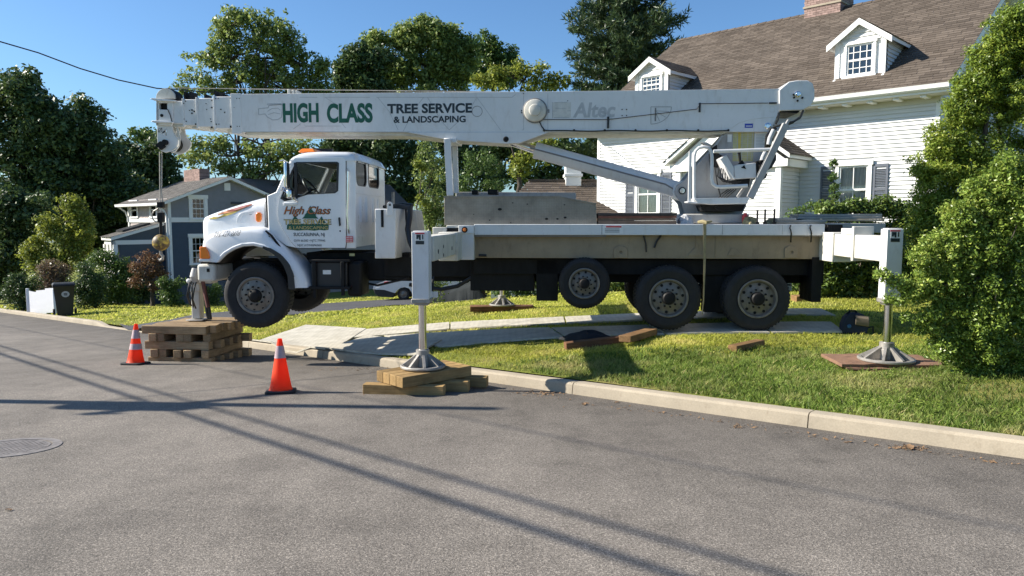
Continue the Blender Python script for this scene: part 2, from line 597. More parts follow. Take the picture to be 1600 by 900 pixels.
av = [0.17, 0.3, 0.5, 0.8, 1.2, 1.7, 2.2, 2.8, 3.5, 4.3, 5.2, 6.2, 7.5, 9, 11, 13, 16, 20, 25, 32, 42, 60, 90, 140, 220]
grid_sheet('lawn', av, tv, lambda x, y, a, t: g(x, y), 'turf')
grid_sheet('road', [-9.6, -8, -6, -4, -2, -1, 0.0, 0.1], tv, lambda x, y, a, t: road_z(x, y), 'asphalt')
grid_sheet('opposite_lawn', [-9.78, -10.5, -12, -15, -20, -40, -90], tv, lambda x, y, a, t: g(x, y), 'turf')
def gnd_z(x, y, a, t):
    return -14.0
grid_sheet('ground', [-400, 0, 400], [-400, 0, 600], gnd_z, 'turf')
# kerb: cast concrete lengths with open joints, dropped where the driveway meets the street
def kerb_line(name, a0, sgn):
    root = empty(name, (0, 0, 0), kind='structure')
    t, k = -9.2, 0
    joints = []
    while t < 60:
        L = 3.05
        mb = MB()
        t0, t1 = t + 0.006, t + L - 0.006
        prof_n = 4
        rings = []
        for q in range(prof_n + 1):
            tt = t0 + (t1 - t0) * q / prof_n
            hk = 0.15
            if sgn > 0:
                hk = 0.15 - 0.125 * smooth(17.6, 18.8, tt) * (1 - smooth(24.9, 26.0, tt))
            ring = []
            for da, dz in ((0.0, -0.15), (0.0, 0.01), (0.012, hk - 0.03), (0.03, hk - 0.006), (0.06, hk), (0.16, hk), (0.172, hk - 0.012), (0.172, -0.15)):
                xk, yk = xy_of(a0, tt)
                x, y = xy_of(a0 + sgn * da, tt)
                ring.append((x, y, road_z(xk, yk) + dz))
            rings.append(ring)
        mb.loft(rings)
        mb.build('kerb_segment', 'concrete', root, smooth=True, ang=30)
        t += L
        k += 1
    return root
kerb_line('kerb', 0.0, 1)
kerb_line('opposite_kerb', -9.6, -1)
def ruled_sheet(name, far_px, near_px, mat, lift, n=8):
    fa = [gp(*p) for p in far_px]
    ne = [gp(*p) for p in near_px]
    def resample(pts, m):
        out = []
        for i in range(m + 1):
            f = i / m * (len(pts) - 1)
            k = min(int(f), len(pts) - 2)
            out.append(pts[k].lerp(pts[k + 1], f - k))
        return out
    m = 40
    fa, ne = resample(fa, m), resample(ne, m)
    vs = []
    for i in range(m + 1):
        for j in range(n + 1):
            p = fa[i].lerp(ne[i], j / n)
            vs.append((p.x, p.y, g(p.x, p.y) + lift))
    fs = [(i * (n + 1) + j, i * (n + 1) + j + 1, (i + 1) * (n + 1) + j + 1, (i + 1) * (n + 1) + j) for i in range(m) for j in range(n)]
    mb = MB().add(vs, fs)
    o = mb.build(name, mat, None, smooth=True, ang=80)
    if o.data.polygons[0].normal.z < 0:
        o.data.flip_normals()
    poly = [(p.x, p.y) for p in fa] + [(p.x, p.y) for p in reversed(ne)]
    return tag(o, kind='structure'), poly
_, DRIVE = ruled_sheet('driveway', [(186, 512.5), (262, 502), (340, 489), (420, 482), (520, 474), (600, 469), (680, 464), (760, 460)],
                       [(300, 526), (330, 512), (352, 503), (400, 498), (470, 492), (540, 485), (620, 477), (760, 468)], 'darkasphalt', 0.03)
# cast iron manhole cover flush in the road
def iron_mat():
    m, nt, b = new_mat('cast_iron')
    v = coords(nt)
    n = noise(nt, 14, 5, 0.6, v)
    r = ramp(nt, [(0.35, (0.17, 0.15, 0.132)), (0.65, (0.27, 0.24, 0.215))])
    nt.links.new(n.outputs['Fac'], r.inputs['Fac'])
    nt.links.new(r.outputs['Color'], b.inputs['Base Color'])
    b.inputs['Roughness'].default_value = 0.55
    b.inputs['Metallic'].default_value = 0.15
    return m
MT['iron'] = iron_mat()
pm = gp(14, 700)
mh = empty('manhole_cover', (pm.x, pm.y, pm.z), 0, 'worn round cast iron manhole cover set in the road at left', 'manhole cover')
mh.rotation_euler = (-math.atan(0.08), 0, 0)
MB().lathe([(0.0, 0.004), (0.31, 0.004), (0.31, -0.03)], (0, 0, 0), (0, 0, 1), 40).build('cover', 'iron', mh)
MB().lathe([(0.325, 0.006), (0.40, 0.006), (0.40, -0.03), (0.325, -0.03), (0.325, 0.006)], (0, 0, 0), (0, 0, 1), 40).build('rim', 'iron', mh)
mb = MB()
for i in range(-6, 7):
    for j in range(-6, 7):
        x, y = i * 0.046, j * 0.046
        if x * x + y * y < 0.28 ** 2:
            mb.box(x - 0.015, x + 0.015, y - 0.015, y + 0.015, 0.001, 0.0065)
tag(mb.build('raised_studs', 'iron', mh), kind='stuff')
# ------------------------------------------------------------ ground protection mats under the wheels
def mat_surface():
    m, nt, b = new_mat('moulded_mat_plastic')
    v = coords(nt, (1, 1, 1), (0, 0, R(45)))
    ch = N(nt, 'ShaderNodeTexChecker')
    ch.inputs['Scale'].default_value = 13
    nt.links.new(v, ch.inputs['Vector'])
    n = noise(nt, 3, 7, 0.7, v)
    r = ramp(nt, [(0.3, (0.36, 0.33, 0.26)), (0.65, (0.58, 0.54, 0.45))])
    nt.links.new(n.outputs['Fac'], r.inputs['Fac'])
    c = mixc(nt, 0.16, r.outputs['Color'], ch.outputs['Color'], 'MULTIPLY')
    nt.links.new(c, b.inputs['Base Color'])
    b.inputs['Roughness'].default_value = 0.6
    bump(nt, b, ch.outputs['Fac'], 0.5, 0.01)
    return m
MT['mat'] = mat_surface()
MATPOLY = []
def ground_mat(pxs, label, lift=0.01, th=0.03):
    ps = [gp(*p) for p in pxs]
    c = sum(ps, Vector()) / 4
    m = 6
    top, bot = [], []
    for i in range(m + 1):
        for j in range(m + 1):
            p = ps[0].lerp(ps[1], i / m).lerp(ps[3].lerp(ps[2], i / m), j / m)
            z = g(p.x, p.y) + lift
            top.append(Vector((p.x, p.y, z + th)) - c)
            bot.append(Vector((p.x, p.y, z)) - c)
    n = (m + 1) ** 2
    fs = []
    for i in range(m):
        for j in range(m):
            q = (i * (m + 1) + j, i * (m + 1) + j + 1, (i + 1) * (m + 1) + j + 1, (i + 1) * (m + 1) + j)
            fs.append(q)
            fs.append(tuple(x + n for x in reversed(q)))
    edge = [i * (m + 1) for i in range(m + 1)] + [m * (m + 1) + j for j in range(1, m + 1)] + [i * (m + 1) + m for i in range(m - 1, -1, -1)] + [j for j in range(m - 1, 0, -1)]
    for i in range(len(edge)):
        a_, b_ = edge[i], edge[(i + 1) % len(edge)]
        fs.append((a_, b_, b_ + n, a_ + n))
    o = MB().add(top + bot, fs).build('ground_mat', 'mat', None, smooth=True, ang=30)
    o.location = c
    MATPOLY.append([(p.x, p.y) for p in ps])
    return tag(o, label, 'ground mat', 'pale plastic mats laid under the truck wheels')
ground_mat([(386, 541), (478, 511), (572, 517), (508, 549)], 'sunlit pale mat at the street end of the tracks, left of the shaded mat', 0.03)
ground_mat([(545, 531), (530, 521), (702, 506.5), (702, 517)], 'long pale mat of the far track just behind the front outrigger rod', 0.02)
ground_mat([(704, 517), (704, 506), (880, 497.5), (883, 508)], 'sunlit pale mat of the far track behind the black cloth')
ground_mat([(886, 508), (883, 497.5), (1000, 492), (1004, 502)], 'pale mat of the far track between the lift axle wheel and the first rear wheel')
ground_mat([(1007, 502), (1003, 492), (1130, 488.5), (1136, 498)], 'pale mat of the far track seen between the two rear wheels')
ground_mat([(1139, 498), (1133, 488.5), (1282, 485), (1306, 496)], 'pale mat at the right end of the far track behind the last wheel')
ground_mat([(492, 551), (572, 529), (690, 536), (652, 559)], 'shaded pale mat overhanging the kerb behind the orange cone', 0.04)
ground_mat([(690, 545), (600, 527), (858, 515), (880, 530)], 'long shaded mat of the near track behind the front outrigger pad', 0.015)
ground_mat([(884, 530), (862, 515), (1010, 510.5), (1038, 525)], 'shaded mat of the near track under the black cloth')
ground_mat([(1042, 525), (1014, 510.5), (1178, 507.5), (1203, 523)], 'shaded mat under the near rear wheels of the truck')
ground_mat([(1207, 523), (1182, 507.5), (1298, 506), (1318, 521)], 'shaded mat at the right end of the near track beside the backpack')
# ============================================================ THE CRANE TRUCK
TYAW = R(-4.0)
TO = Vector((0, 12.23, 0))
UX = Vector((math.cos(TYAW), math.sin(TYAW), 0))
VX = Vector((-math.sin(TYAW), math.cos(TYAW), 0))
truck = empty('crane_truck', TO, TYAW, 'white truck-mounted crane with lettered boom, on outriggers with its front wheels lifted', 'crane truck')
def tp(px, py, v=0.0):
    """photo pixel -> truck-local point (u along the truck, v across it, w up) on the plane v"""
    d = ray(px, py)
    k = (v - (CAM - TO).dot(VX)) / d.dot(VX)
    p = CAM + d * k - TO
    return Vector((p.dot(UX), v, p.z))
def tw(p):
    p = Vector(p)
    return TO + UX * p.x + VX * p.y + Vector((0, 0, p.z))
def pix(v):
    return lambda px, py: tp(px, py, v)
def slab(mb, pts, v0, v1, holes=(), ref=None):
    """outline read off the photo on the plane ref (default v0) and given real thickness v0..v1"""
    ref = v0 if ref is None else ref
    o = [(p.x, p.z) for p in (tp(a, b, ref) for a, b in pts)]
    hs = [[(p.x, p.z) for p in (tp(a, b, ref) for a, b in h)] for h in holes]
    return mb.plate(o, lambda x, y: Vector((x, v0, y)), lambda x, y: Vector((x, v1, y)), hs)
def pbox(mb, x0, y0, x1, y1, v0, v1):
    a, b = tp(x0, y1, v0), tp(x1, y0, v0)
    return mb.box(a.x, b.x, v0, v1, a.z, b.z)
def disc(cx, cy, rx, ry, n=20, a0=0.0):
    return [(cx + rx * math.cos(a0 + 2 * math.pi * i / n), cy + ry * math.sin(a0 + 2 * math.pi * i / n)) for i in range(n)]
def label_rect(name, x0, y0, x1, y1, v, mat, parent, th=0.003):
    mb = MB()
    pbox(mb, x0, y0, x1, y1, v - th, v)
    return mb.build(name, mat, parent)
def ptext(body, x0, x1, y0, y1, v, mat, parent, name='lettering', shear=0.0, bold=0.0, space=1.0):
    a, b = tp(x0, y1, v), tp(x1, y0, v)
    return text_mesh(body, lambda x, y: Vector((x, v, y)), a.x, b.x, a.z, b.z, mat, name, parent, shear, bold, space)
def line(mb, pts, v, w=0.012, th=0.003):
    ps = [tp(x, y, v) for x, y in pts]
    for p, q in zip(ps, ps[1:]):
        mb.beam(p, q, th * 2, w, up=(0, 1, 0)) if False else mb.beam(p, q, w, th * 2, up=(0, 1, 0))
    return mb
# ---------------------------------------------------------------- wheels
def wheel(cx, cy, v0, diam, width, front, nm='wheel', inner=False):
    """v0 is the outer side wall; the axle runs along +v"""
    c = tp(cx, cy, v0) if cy is not None else None
    root = empty(nm, c, 0, parent=truck)
    r = diam / 2
    s = r / 0.525
    rr = 0.305 * s if not front else 0.31
    ax = (0, 1, 0)
    w = width
    prof = [(rr, 0.03), (rr + .02, 0.012), (rr + 0.05, 0.006), (r * 0.80, 0.0), (r * 0.83, -0.004), (r * 0.86, 0.0), (r * 0.93, 0.012), (r * 0.975, 0.035), (r, 0.07)]
    k = 4
    for i in range(1, k):
        y = 0.07 + (w - 0.14) * i / k
        prof += [(r, y - 0.008), (r - 0.018, y - 0.006), (r - 0.018, y + 0.006), (r, y + 0.008)]
    prof += [(r, w - 0.07), (r * 0.97, w - 0.03), (r * 0.9, w), (rr, w)]
    MB().lathe(prof, (0, 0, 0), ax, 56).build('tyre', 'rubber', root, smooth=True, ang=50)
    # shoulder lugs
    mb = MB()
    nl = 54
    for i in range(nl):
        t = 2 * math.pi * i / nl
        d = Vector((math.cos(t), 0, math.sin(t)))
        mb.beam(d * (r - 0.004) + Vector((0, 0.055, 0)), d * (r - 0.004) + Vector((0, w - 0.055, 0)), 0.030, 0.022, up=d)
    tag(mb.build('tread_lugs', 'rubber', root), kind='stuff')
    rim = MB()
    if front:
        rim.lathe([(rr + .004, 0.035), (rr + 0.012, 0.0), (rr, -0.006), (rr - 0.025, 0.0), (rr - 0.04, 0.02), (rr - 0.05, 0.02), (0.22, 0.0), (0.16, -0.012), (0.12, -0.014), (0.12, 0.04)], (0, 0, 0), ax, 48)
        disc_y, hole_r, hole_c, hub_r = 0.010, 0.019, 0.235, 0.105
        nut_c, nut_y = 0.155, -0.014
    else:
        rim.lathe([(rr + .004, 0.035), (rr + 0.012, 0.0), (rr, -0.006), (rr - 0.022, 0.0), (rr - 0.035, 0.035), (rr - 0.045, 0.05), (0.2 * s, 0.045), (0.17 * s, 0.03), (0.11 * s, 0.03), (0.11 * s, 0.08)], (0, 0, 0), ax, 48)
        disc_y, hole_r, hole_c, hub_r = 0.044, 0.024 * s, 0.232 * s, 0.105 * s
        nut_c, nut_y = 0.145 * s, 0.03
    rim.build('rim', 'rim', root, smooth=True)
    holes = MB()
    for i in range(10 if not front else 10):
        t = 2 * math.pi * (i + 0.3) / 10
        p = Vector((math.cos(t) * hole_c, disc_y - 0.004, math.sin(t) * hole_c))
        holes.cyl(p, p + Vector((0, 0.03, 0)), hole_r, n=12)
    tag(holes.build('vent_holes', 'black', root), kind='stuff')
    nuts = MB()
    for i in range(10):
        t = 2 * math.pi * (i + 0.8) / 10
        p = Vector((math.cos(t) * nut_c, nut_y + 0.01, math.sin(t) * nut_c))
        nuts.cyl(p, p - Vector((0, 0.04, 0)), 0.017 * s if not front else 0.017, n=6)
    tag(nuts.build('wheel_nuts', 'black', root), kind='stuff')
    hub = MB()
    if front:
        hub.lathe([(0.115, 0.0), (0.11, -0.03), (0.075, -0.05), (0.07, -0.065), (0.045, -0.07), (0.0, -0.07)], (0, 0, 0), ax, 28)
    else:
        hub.lathe([(0.11 * s, 0.06), (0.105 * s, -0.03), (0.085 * s, -0.055), (0.06 * s, -0.06), (0.0, -0.06)], (0, 0, 0), ax, 28)
    hub.build('hub', 'black', root, smooth=True)
    return root
fw = wheel(399, 462, 0.02, 1.13, 0.38, True)
fw.rotation_euler = (R(1.5), 0, R(3))
w1 = wheel(1045, 466, 0.0, 1.06, 0.27, False)
w2 = wheel(1184, 467, 0.0, 1.06, 0.27, False)
w3 = wheel(913, 443, 0.0, 0.84, 0.25, False)
for w_ in (w1, w2):
    inner = copy_tree(w_, truck); inner.location.y = 0.33
    o = copy_tree(w_, truck); o.location.y = 2.45; o.rotation_euler = (0, 0, math.pi)
    inner = copy_tree(w_, truck); inner.location.y = 2.12; inner.rotation_euler = (0, 0, math.pi)
o = copy_tree(w3, truck); o.location.y = 2.45; o.rotation_euler = (0, 0, math.pi)
o = copy_tree(fw, truck); o.location.y = 2.42; o.rotation_euler = (R(-1.5), 0, math.pi + R(3)); o.location.z += 0.05
# ---------------------------------------------------------------- chassis
mb = MB()
for v in (0.78, 1.55):
    a, b = tp(335, 440, 0.78), tp(1288, 404, 0.78)
    mb.box(a.x, b.x, v, v + 0.12, tp(800, 440, 0.78).z, tp(800, 408, 0.78).z)
for x in (470, 620, 760, 980, 1115, 1250):
    a = tp(x, 430, .9)
    mb.box(a.x - 0.05, a.x + 0.05, 0.9, 1.55, a.z - 0.05, a.z + 0.08)
mb.build('chassis_frame', 'black', truck, bevel=0.008)
mb = MB()
for w_ in (w1, w2, w3, fw):
    mb.cyl((w_.location.x, 0.3, w_.location.z), (w_.location.x, 2.2, w_.location.z), 0.085, n=12)
    if w_ is not w3:
        mb.sphere((w_.location.x, 1.25, w_.location.z), 0.2, 14, 8)
mb.build('axles', 'black', truck, smooth=True)
mb = MB()   # leaf springs, air bags, brackets and tanks hung under the frame
for x in (1045, 1184):
    p = tp(x, 450, 0.7)
    for k in range(4):
        L = 0.55 - 0.1 * k
        mb.box(p.x - L, p.x + L, 0.62, 0.72, p.z + 0.05 + 0.022 * k, p.z + 0.068 + 0.022 * k)
pbox(mb, 735, 408, 835, 454, 0.45, 0.78)
pbox(mb, 838, 406, 872, 470, 0.35, 0.6)
pbox(mb, 1100, 425, 1135, 488, 0.4, 0.7)
pbox(mb, 600, 402, 740, 432, 0.55, 1.9)
pbox(mb, 740, 406, 1288, 428, 0.35, 2.1)
pbox(mb, 480, 395, 640, 436, 0.6, 1.9)
tag(mb.build('underbody_gear', 'black', truck, bevel=0.012), kind='stuff')
mb = MB()
pbox(mb, 1267, 402, 1285, 472, 0.12, 0.72)
mb.build('mud_flap', 'black', truck, bevel=0.004)
mb = MB()
pbox(mb, 1212, 428, 1238, 455, 2.0, 2.35)
mb.build('rear_bracket', 'dirtywhite', truck, bevel=0.01)
# drive shaft, air lines under the frame
mb = MB()
mb.tube([tp(640, 445, .8), tp(690, 452, .7), tp(715, 447, .6), tp(740, 432, .5)], 0.035)
mb.tube([tp(560, 440, .8), tp(590, 446, .7), tp(640, 434, .6)], 0.02)
mb.build('brake_hoses', 'hose', truck, smooth=True)
# battery box, step frame and fuel tank below the cab
mb = MB()
pbox(mb, 487, 410, 542, 450, 0.14, 0.62)
bb = mb.build('battery_box', 'blackplastic', truck, bevel=0.012)
label_rect('battery_label', 504.5, 422, 517, 428.5, 0.14, 'decalwhite', bb)
mb = MB()
pbox(mb, 482, 406, 546, 409.5, 0.1, 0.5)
pbox(mb, 482, 448, 546, 452, 0.06, 0.45)
pbox(mb, 489, 409, 493, 466, 0.08, 0.12)
pbox(mb, 533, 409, 537, 462, 0.08, 0.12)
mb.build('cab_step', 'black', truck, bevel=0.006)
mb = MB()
p = tp(553, 436, 0.2)
mb.box(p.x - 0.12, p.x + 0.14, 0.18, 0.7, p.z - 0.3, p.z + 0.3)
mb.build('fuel_tank', 'black', truck, bevel=0.05)
label_rect('service_sticker', 546, 396, 554, 400, 0.3, 'decalyellow', truck)
# ---------------------------------------------------------------- deck, side beam and rails
mb = MB()
a, b = tp(740, 403, 0.14), tp(1288, 363, 0.14)
mb.box(a.x, b.x, 0.14, 2.36, a.z, b.z)
side = mb.build('side_beam', 'beige', truck, bevel=0.006)
# plates and lifting eyes welded on the beam
mb = MB()
for cx in (969.5, 1236):
    pts = [(cx - 10.5, 403), (cx - 10.5, 390)] + [(cx + 10.5 * math.cos(math.pi - t), 390 - 6 * math.sin(t) - 0) for t in [math.pi * i / 8 for i in range(1, 8)]] + [(cx + 10.5, 390), (cx + 10.5, 403)]
    slab(mb, pts, 0.118, 0.14, [disc(cx + 0.5, 394, 2.4, 2.4, 10)], ref=0.14)
for pts in ([(1074, 399.5), (1084, 388), (1088, 388), (1098, 399.5)], [(1136, 399.5), (1144, 387.5), (1149, 388), (1160, 399.5)]):
    slab(mb, pts, 0.126, 0.14, ref=0.14)
for x in (747, 1086, 1117):
    pbox(mb, x, 364, x + 1.6, 403, 0.13, 0.14)
mb.build('lifting_eyes', 'beige', side, bevel=0.003)
mb = MB()
mb.tube([tp(1005, 366, .12), tp(1009, 380, .12), tp(1010, 394, .12)], 0.012)
mb.tube([tp(1033, 367, .12), tp(1026, 377, .12), tp(1022, 387, .12)], 0.016)
mb.tube([tp(748, 399, .12), tp(760, 399.4, .12)], 0.02)
mb.build('hanging_hose_ends', 'hose', side, smooth=True)
mb = MB()
a, b = tp(741, 367, 0.0), tp(1289, 350.5, 0.0)
mb.box(a.x, b.x, 0.0, 0.06, a.z, b.z)
mb.box(a.x, b.x, 2.44, 2.5, a.z, b.z)
mb.box(a.x + 0.01, b.x - 0.01, 0.06, 2.44, b.z - 0.05, b.z - 0.012)
rail = mb.build('deck', 'white', truck, bevel=0.006)
mb = MB()
for x in (940, 1128.5, 1222):
    pbox(mb, x, 351, x + 0.9, 366.5, -0.003, 0.0)
pbox(mb, 741, 368, 947, 369.5, 0.02, 0.04)
pbox(mb, 1059, 367.5, 1289, 369, 0.02, 0.04)
tag(mb.build('rail_joints', 'seam', rail), kind='stuff')
label_rect('warning_decal', 941, 353, 973.5, 365, 0.0, 'decalwhite', rail)
label_rect('warning_decal', 947, 353, 971, 355.5, -0.003, 'decalred', rail)
for k in range(3):
    label_rect('warning_decal', 945, 357.2 + k * 2.4, 968, 358.2 + k * 2.4, -0.003, 'seam', rail)
mb = MB()
for cx in (1235.5, 1267):
    mb.tube([tp(cx, 352, -0.01), tp(cx - 1.5, 356, -0.03), tp(cx, 360, -0.03), tp(cx + 1, 364, -0.02), tp(cx, 378, 0.1)], 0.012)
mb.build('chain_hangers', 'hose', rail, smooth=True)
# ratchet strap looped over the rail
mb = MB()
pts = [tp(1101, 350, -0.008), tp(1101.5, 360, -0.012), tp(1101, 380, -0.01), tp(1101, 404, -0.01), tp(1100.5, 430, -0.03), tp(1099.5, 470, -0.04), tp(1097, 492, -0.05)]
ws = [0.05, 0.044, 0.04, 0.038, 0.03, 0.018, 0.012]
for (p, q), (wa, wb) in zip(zip(pts, pts[1:]), zip(ws, ws[1:])):
    dx = Vector((wa / 2, 0, 0)); dy = Vector((wb / 2, 0, 0)); th = Vector((0, 0.006, 0))
    mb.hexa([p - dx, p + dx, p + dx + th, p - dx + th, q - dy, q + dy, q + dy + th, q - dy + th])
mb.tube([tp(1091, 347, 0.1), tp(1097, 346, 0.05), tp(1103, 348, 0.0), tp(1112, 346, 0.06)], [0.025, 0.03, 0.035, 0.015])
strap = mb.build('ratchet_strap', 'strap', None, smooth=True)
strap.matrix_world = Matrix.Translation(TO) @ Matrix.Rotation(TYAW, 4, 'Z')
tag(strap, 'yellow webbing strap hanging over the deck rail between the rear wheels', 'strap')
# deck tail over the rear outriggers
mb = MB()
a, b = tp(1289, 362, 0.45), tp(1384, 349, 0.45)
mb.box(a.x, b.x, 0.45, 2.4, a.z - 0.02, b.z)
mb.build('rear_deck_plate', 'greypaint', truck, bevel=0.008)
mb = MB()
pbox(mb, 1291, 351, 1300, 404, 0.05, 0.3)
slab(mb, [(1289, 351), (1317, 351), (1317, 362), (1289, 366)], 0.08, 0.2)
mb.build('rear_frame_end', 'black', truck, bevel=0.006)
# front outrigger housing
mb = MB()
pbox(mb, 718, 352, 740, 406, -0.02, 0.3)
pbox(mb, 716.5, 352, 740.5, 365, -0.04, 0.3)
oh = mb.build('outrigger_housing', 'white', truck, bevel=0.006)
mb = MB()
c_ = tp(726, 359, -0.04)
mb.lathe([(0.0, -0.025), (0.028, -0.02), (0.03, 0.0)], c_, (0, 1, 0), 20)
mb.build('marker_lamp', 'amber', oh, smooth=True)
mb = MB()
mb.lathe([(0.03, 0.0), (0.032, -0.012), (0.048, -0.012), (0.05, 0.0)], c_, (0, 1, 0), 20)
mb.build('lamp_ring', 'black', oh, smooth=True)
mb = MB()
pbox(mb, 698, 352, 717, 407, 0.0, 0.25)
mb.build('outrigger_collar', 'dirtywhite', truck, bevel=0.008)
label_rect('housing_slot', 698.5, 356, 716.5, 365, -0.002, 'black', truck)
# ---------------------------------------------------------------- outriggers
def outrigger(beam_a, beam_b, bw, leg_px, leg_top, leg_bot, leg_w, v_leg, rod_bot_z, pad_r, name='outrigger', decal=True, v_in=0.3):
    """beam runs out of the housing to the vertical jack; all in truck space"""
    lg = tp(leg_px, leg_top, v_leg)
    lb = tp(leg_px, leg_bot, v_leg)
    root = empty(name, (lg.x, v_leg, 0), 0, parent=truck)
    hw = leg_w / 2
    off = Vector((lg.x, v_leg, 0))
    mb = MB()
    y0, y1 = v_leg + (hw if v_in > v_leg else -hw), v_in
    ub = lg.x + bw
    ym = y1 + (y0 - y1) * 0.3
    ub -= lg.x
    mb.box(ub - 0.12, ub + 0.12, min(y0, y1) - v_leg, max(y0, y1) - v_leg, beam_a + 0.10, beam_b - 0.0)
    bm_ = mb.build('outrigger_beam', 'dirtywhite', root, bevel=0.012)
    mb = MB()
    mb.box(ub - 0.15, ub + 0.15, min(ym, y1) - v_leg, max(ym, y1) - v_leg, beam_a, beam_b + 0.02)
    mb.build('outrigger_sleeve', 'dirtywhite', root, bevel=0.012)
    mb = MB()
    mb.box(-hw, hw, -hw, hw, lb.z, lg.z)
    mb.box(-hw * 0.82, hw * 0.9, -hw * .9, hw * .9, lg.z, lg.z + 0.012)
    lgob = mb.build('jack_housing', 'white', root, bevel=0.02)
    mb = MB()
    mb.box(-hw - 0.012, hw + 0.012, -hw - 0.012, hw + 0.012, lb.z - 0.04, lb.z + 0.02)
    mb.box(-hw + 0.02, hw - 0.02, -hw + 0.02, hw - 0.02, lb.z - 0.07, lb.z - 0.03)
    mb.build('jack_collar', 'steel', root, bevel=0.008)
    mb = MB()
    mb.cyl((0, 0, rod_bot_z + 0.1), (0, 0, lb.z), 0.052, n=24)
    mb.build('jack_rod', 'chrome', root, smooth=True)
    mb = MB()
    pr = pad_r
    mb.lathe([(0.0, rod_bot_z), (pr - 0.01, rod_bot_z), (pr, rod_bot_z + 0.012), (pr, rod_bot_z + 0.03), (pr - 0.012, rod_bot_z + 0.04), (pr - 0.05, rod_bot_z + 0.04), (pr - 0.06, rod_bot_z + 0.02), (0.0, rod_bot_z + 0.02)], (0, 0, 0), (0, 0, 1), 40)
    mb.lathe([(0.0, rod_bot_z + 0.02), (0.105, rod_bot_z + 0.02), (0.1, rod_bot_z + 0.15), (0.09, rod_bot_z + 0.16), (0.09, rod_bot_z + 0.24), (0.0, rod_bot_z + 0.24)], (0, 0, 0), (0, 0, 1), 20)
    for i in range(8):
        t = 2 * math.pi * (i + 0.35) / 8
        d = Vector((math.cos(t), math.sin(t), 0)); s_ = Vector((-math.sin(t), math.cos(t), 0)) * 0.016
        zz = Vector((0, 0, 1))
        p = [d * 0.08 + zz * (rod_bot_z + 0.022), d * (pr - 0.03) + zz * (rod_bot_z + 0.022), d * (pr - 0.03) + zz * (rod_bot_z + 0.05), d * 0.08 + zz * (rod_bot_z + 0.19)]
        mb.add([q - s_ for q in p] + [q + s_ for q in p], [(0, 1, 2, 3), (7, 6, 5, 4), (0, 1, 5, 4), (1, 2, 6, 5), (2, 3, 7, 6), (3, 0, 4, 7)])
    mb.build('float_pad', 'steel', root, smooth=True, ang=25)
    if decal:
        mb = MB()
        z1 = lg.z - 0.012
        mb.box(-0.06, 0.06, -hw - 0.004, -hw, z1 - 0.018, z1)
        mb.build('jack_decal', 'decalred', root)
        mb = MB()
        mb.box(-0.058, 0.058, -hw - 0.003, -hw, z1 - 0.10, z1 - 0.02)
        mb.build('jack_decal', 'decalwhite', root)
        mb = MB()
        zz = z1 - 0.024
        for (xa, xb) in ((-0.045, -0.02), (-0.01, 0.012), (0.03, 0.046)):
            mb.box(xa, xb, -hw - 0.006, -hw - 0.003, zz - 0.07 + abs(xa) * 0.3, zz)
        mb.add([(-0.03, -hw - 0.0055, zz), (-0.01, -hw - 0.0055, zz), (0.012, -hw - 0.0055, zz - 0.07), (-0.004, -hw - 0.0055, zz - 0.07)], [(0, 1, 2, 3)])
        mb.box(-0.055, 0.055, -hw - 0.006, -hw - 0.003, z1 - 0.15, z1 - 0.105)
        mb.build('jack_decal', 'navy', root)
    return root, Vector((lg.x, v_leg)), lb
beam_lo, beam_hi = tp(705, 405, 0).z, tp(705, 364, 0).z
V_OUT = -2.62
near_pad_w = None
# the near front jack stands on a timber crib at the kerb; its height is set by the crib
NP = tp(660, 574, V_OUT)
near_or, near_xy, _ = outrigger(beam_lo, beam_hi, 0.02, 658.5, 362, 468, 0.22, V_OUT, NP.z, 0.30)
V_REAR = -2.3
RP = tp(1394, 563, V_REAR)
rear_or, rear_xy, _ = outrigger(beam_lo, beam_hi, 0.06, 1394, 358, 468, 0.20, V_REAR, RP.z, 0.35)
FP = tp(784, 477, 5.1)
far_or, far_xy, _ = outrigger(beam_lo, beam_hi, 0.1, 784, 374, 440, 0.22, 5.1, FP.z, 0.30, decal=False, v_in=2.3)
# bolts and slots on the near beam
mb = MB()
for (dv, z_, r_) in ((0.35, 0.5, 0.02), (0.8, 0.62, 0.016), (0.8, 0.34, 0.016), (1.6, 0.5, 0.02), (2.0, 0.8, 0.014)):
    zz = beam_lo + (beam_hi - beam_lo) * z_
    mb.cyl((0.02 + 0.118, 0.11 + dv, zz), (0.02 + 0.124, 0.11 + dv, zz), r_ * 1.6, n=10)
    mb.cyl((0.06 - 0.124, 0.11 + dv, zz), (0.06 - 0.118, 0.11 + dv, zz), r_ * 1.6, n=10)
tag(mb.build('beam_bolts', 'black', near_or), kind='stuff')
mb2 = MB()
for (dv, z_, r_) in ((0.5, 0.5, 0.03), (1.35, 0.45, 0.02), (2.3, 0.7, 0.02)):
    zz = beam_lo + (beam_hi - beam_lo) * z_
    mb2.cyl((0.06 - 0.124, 0.11 + dv, zz), (0.06 - 0.118, 0.11 + dv, zz), r_, n=12)
mb2.box(-0.085, 0.2, 1.05, 1.12, beam_lo + 0.06, beam_hi + 0.12)
mb2.box(-0.06, 0.2, 1.12, 1.6, beam_hi + 0.004, beam_hi + 0.09)
mb2.build('beam_fittings', 'dirtywhite', rear_or, bevel=0.006)
mb = MB()
pbox(mb, 676, 355, 697, 368, -0.1, 0.1)
mb.build('beam_end_stub', 'dirtywhite', truck, bevel=0.01)
mb = MB()
pts_ = [tp(672, 456, V_OUT + .1), tp(676, 437, V_OUT + .15), tp(677, 432, V_OUT + .2), tp(676, 455, V_OUT + .1)]
mb.tube(pts_, 0.012)
mb.build('tag_cord', 'hose', truck, smooth=True)
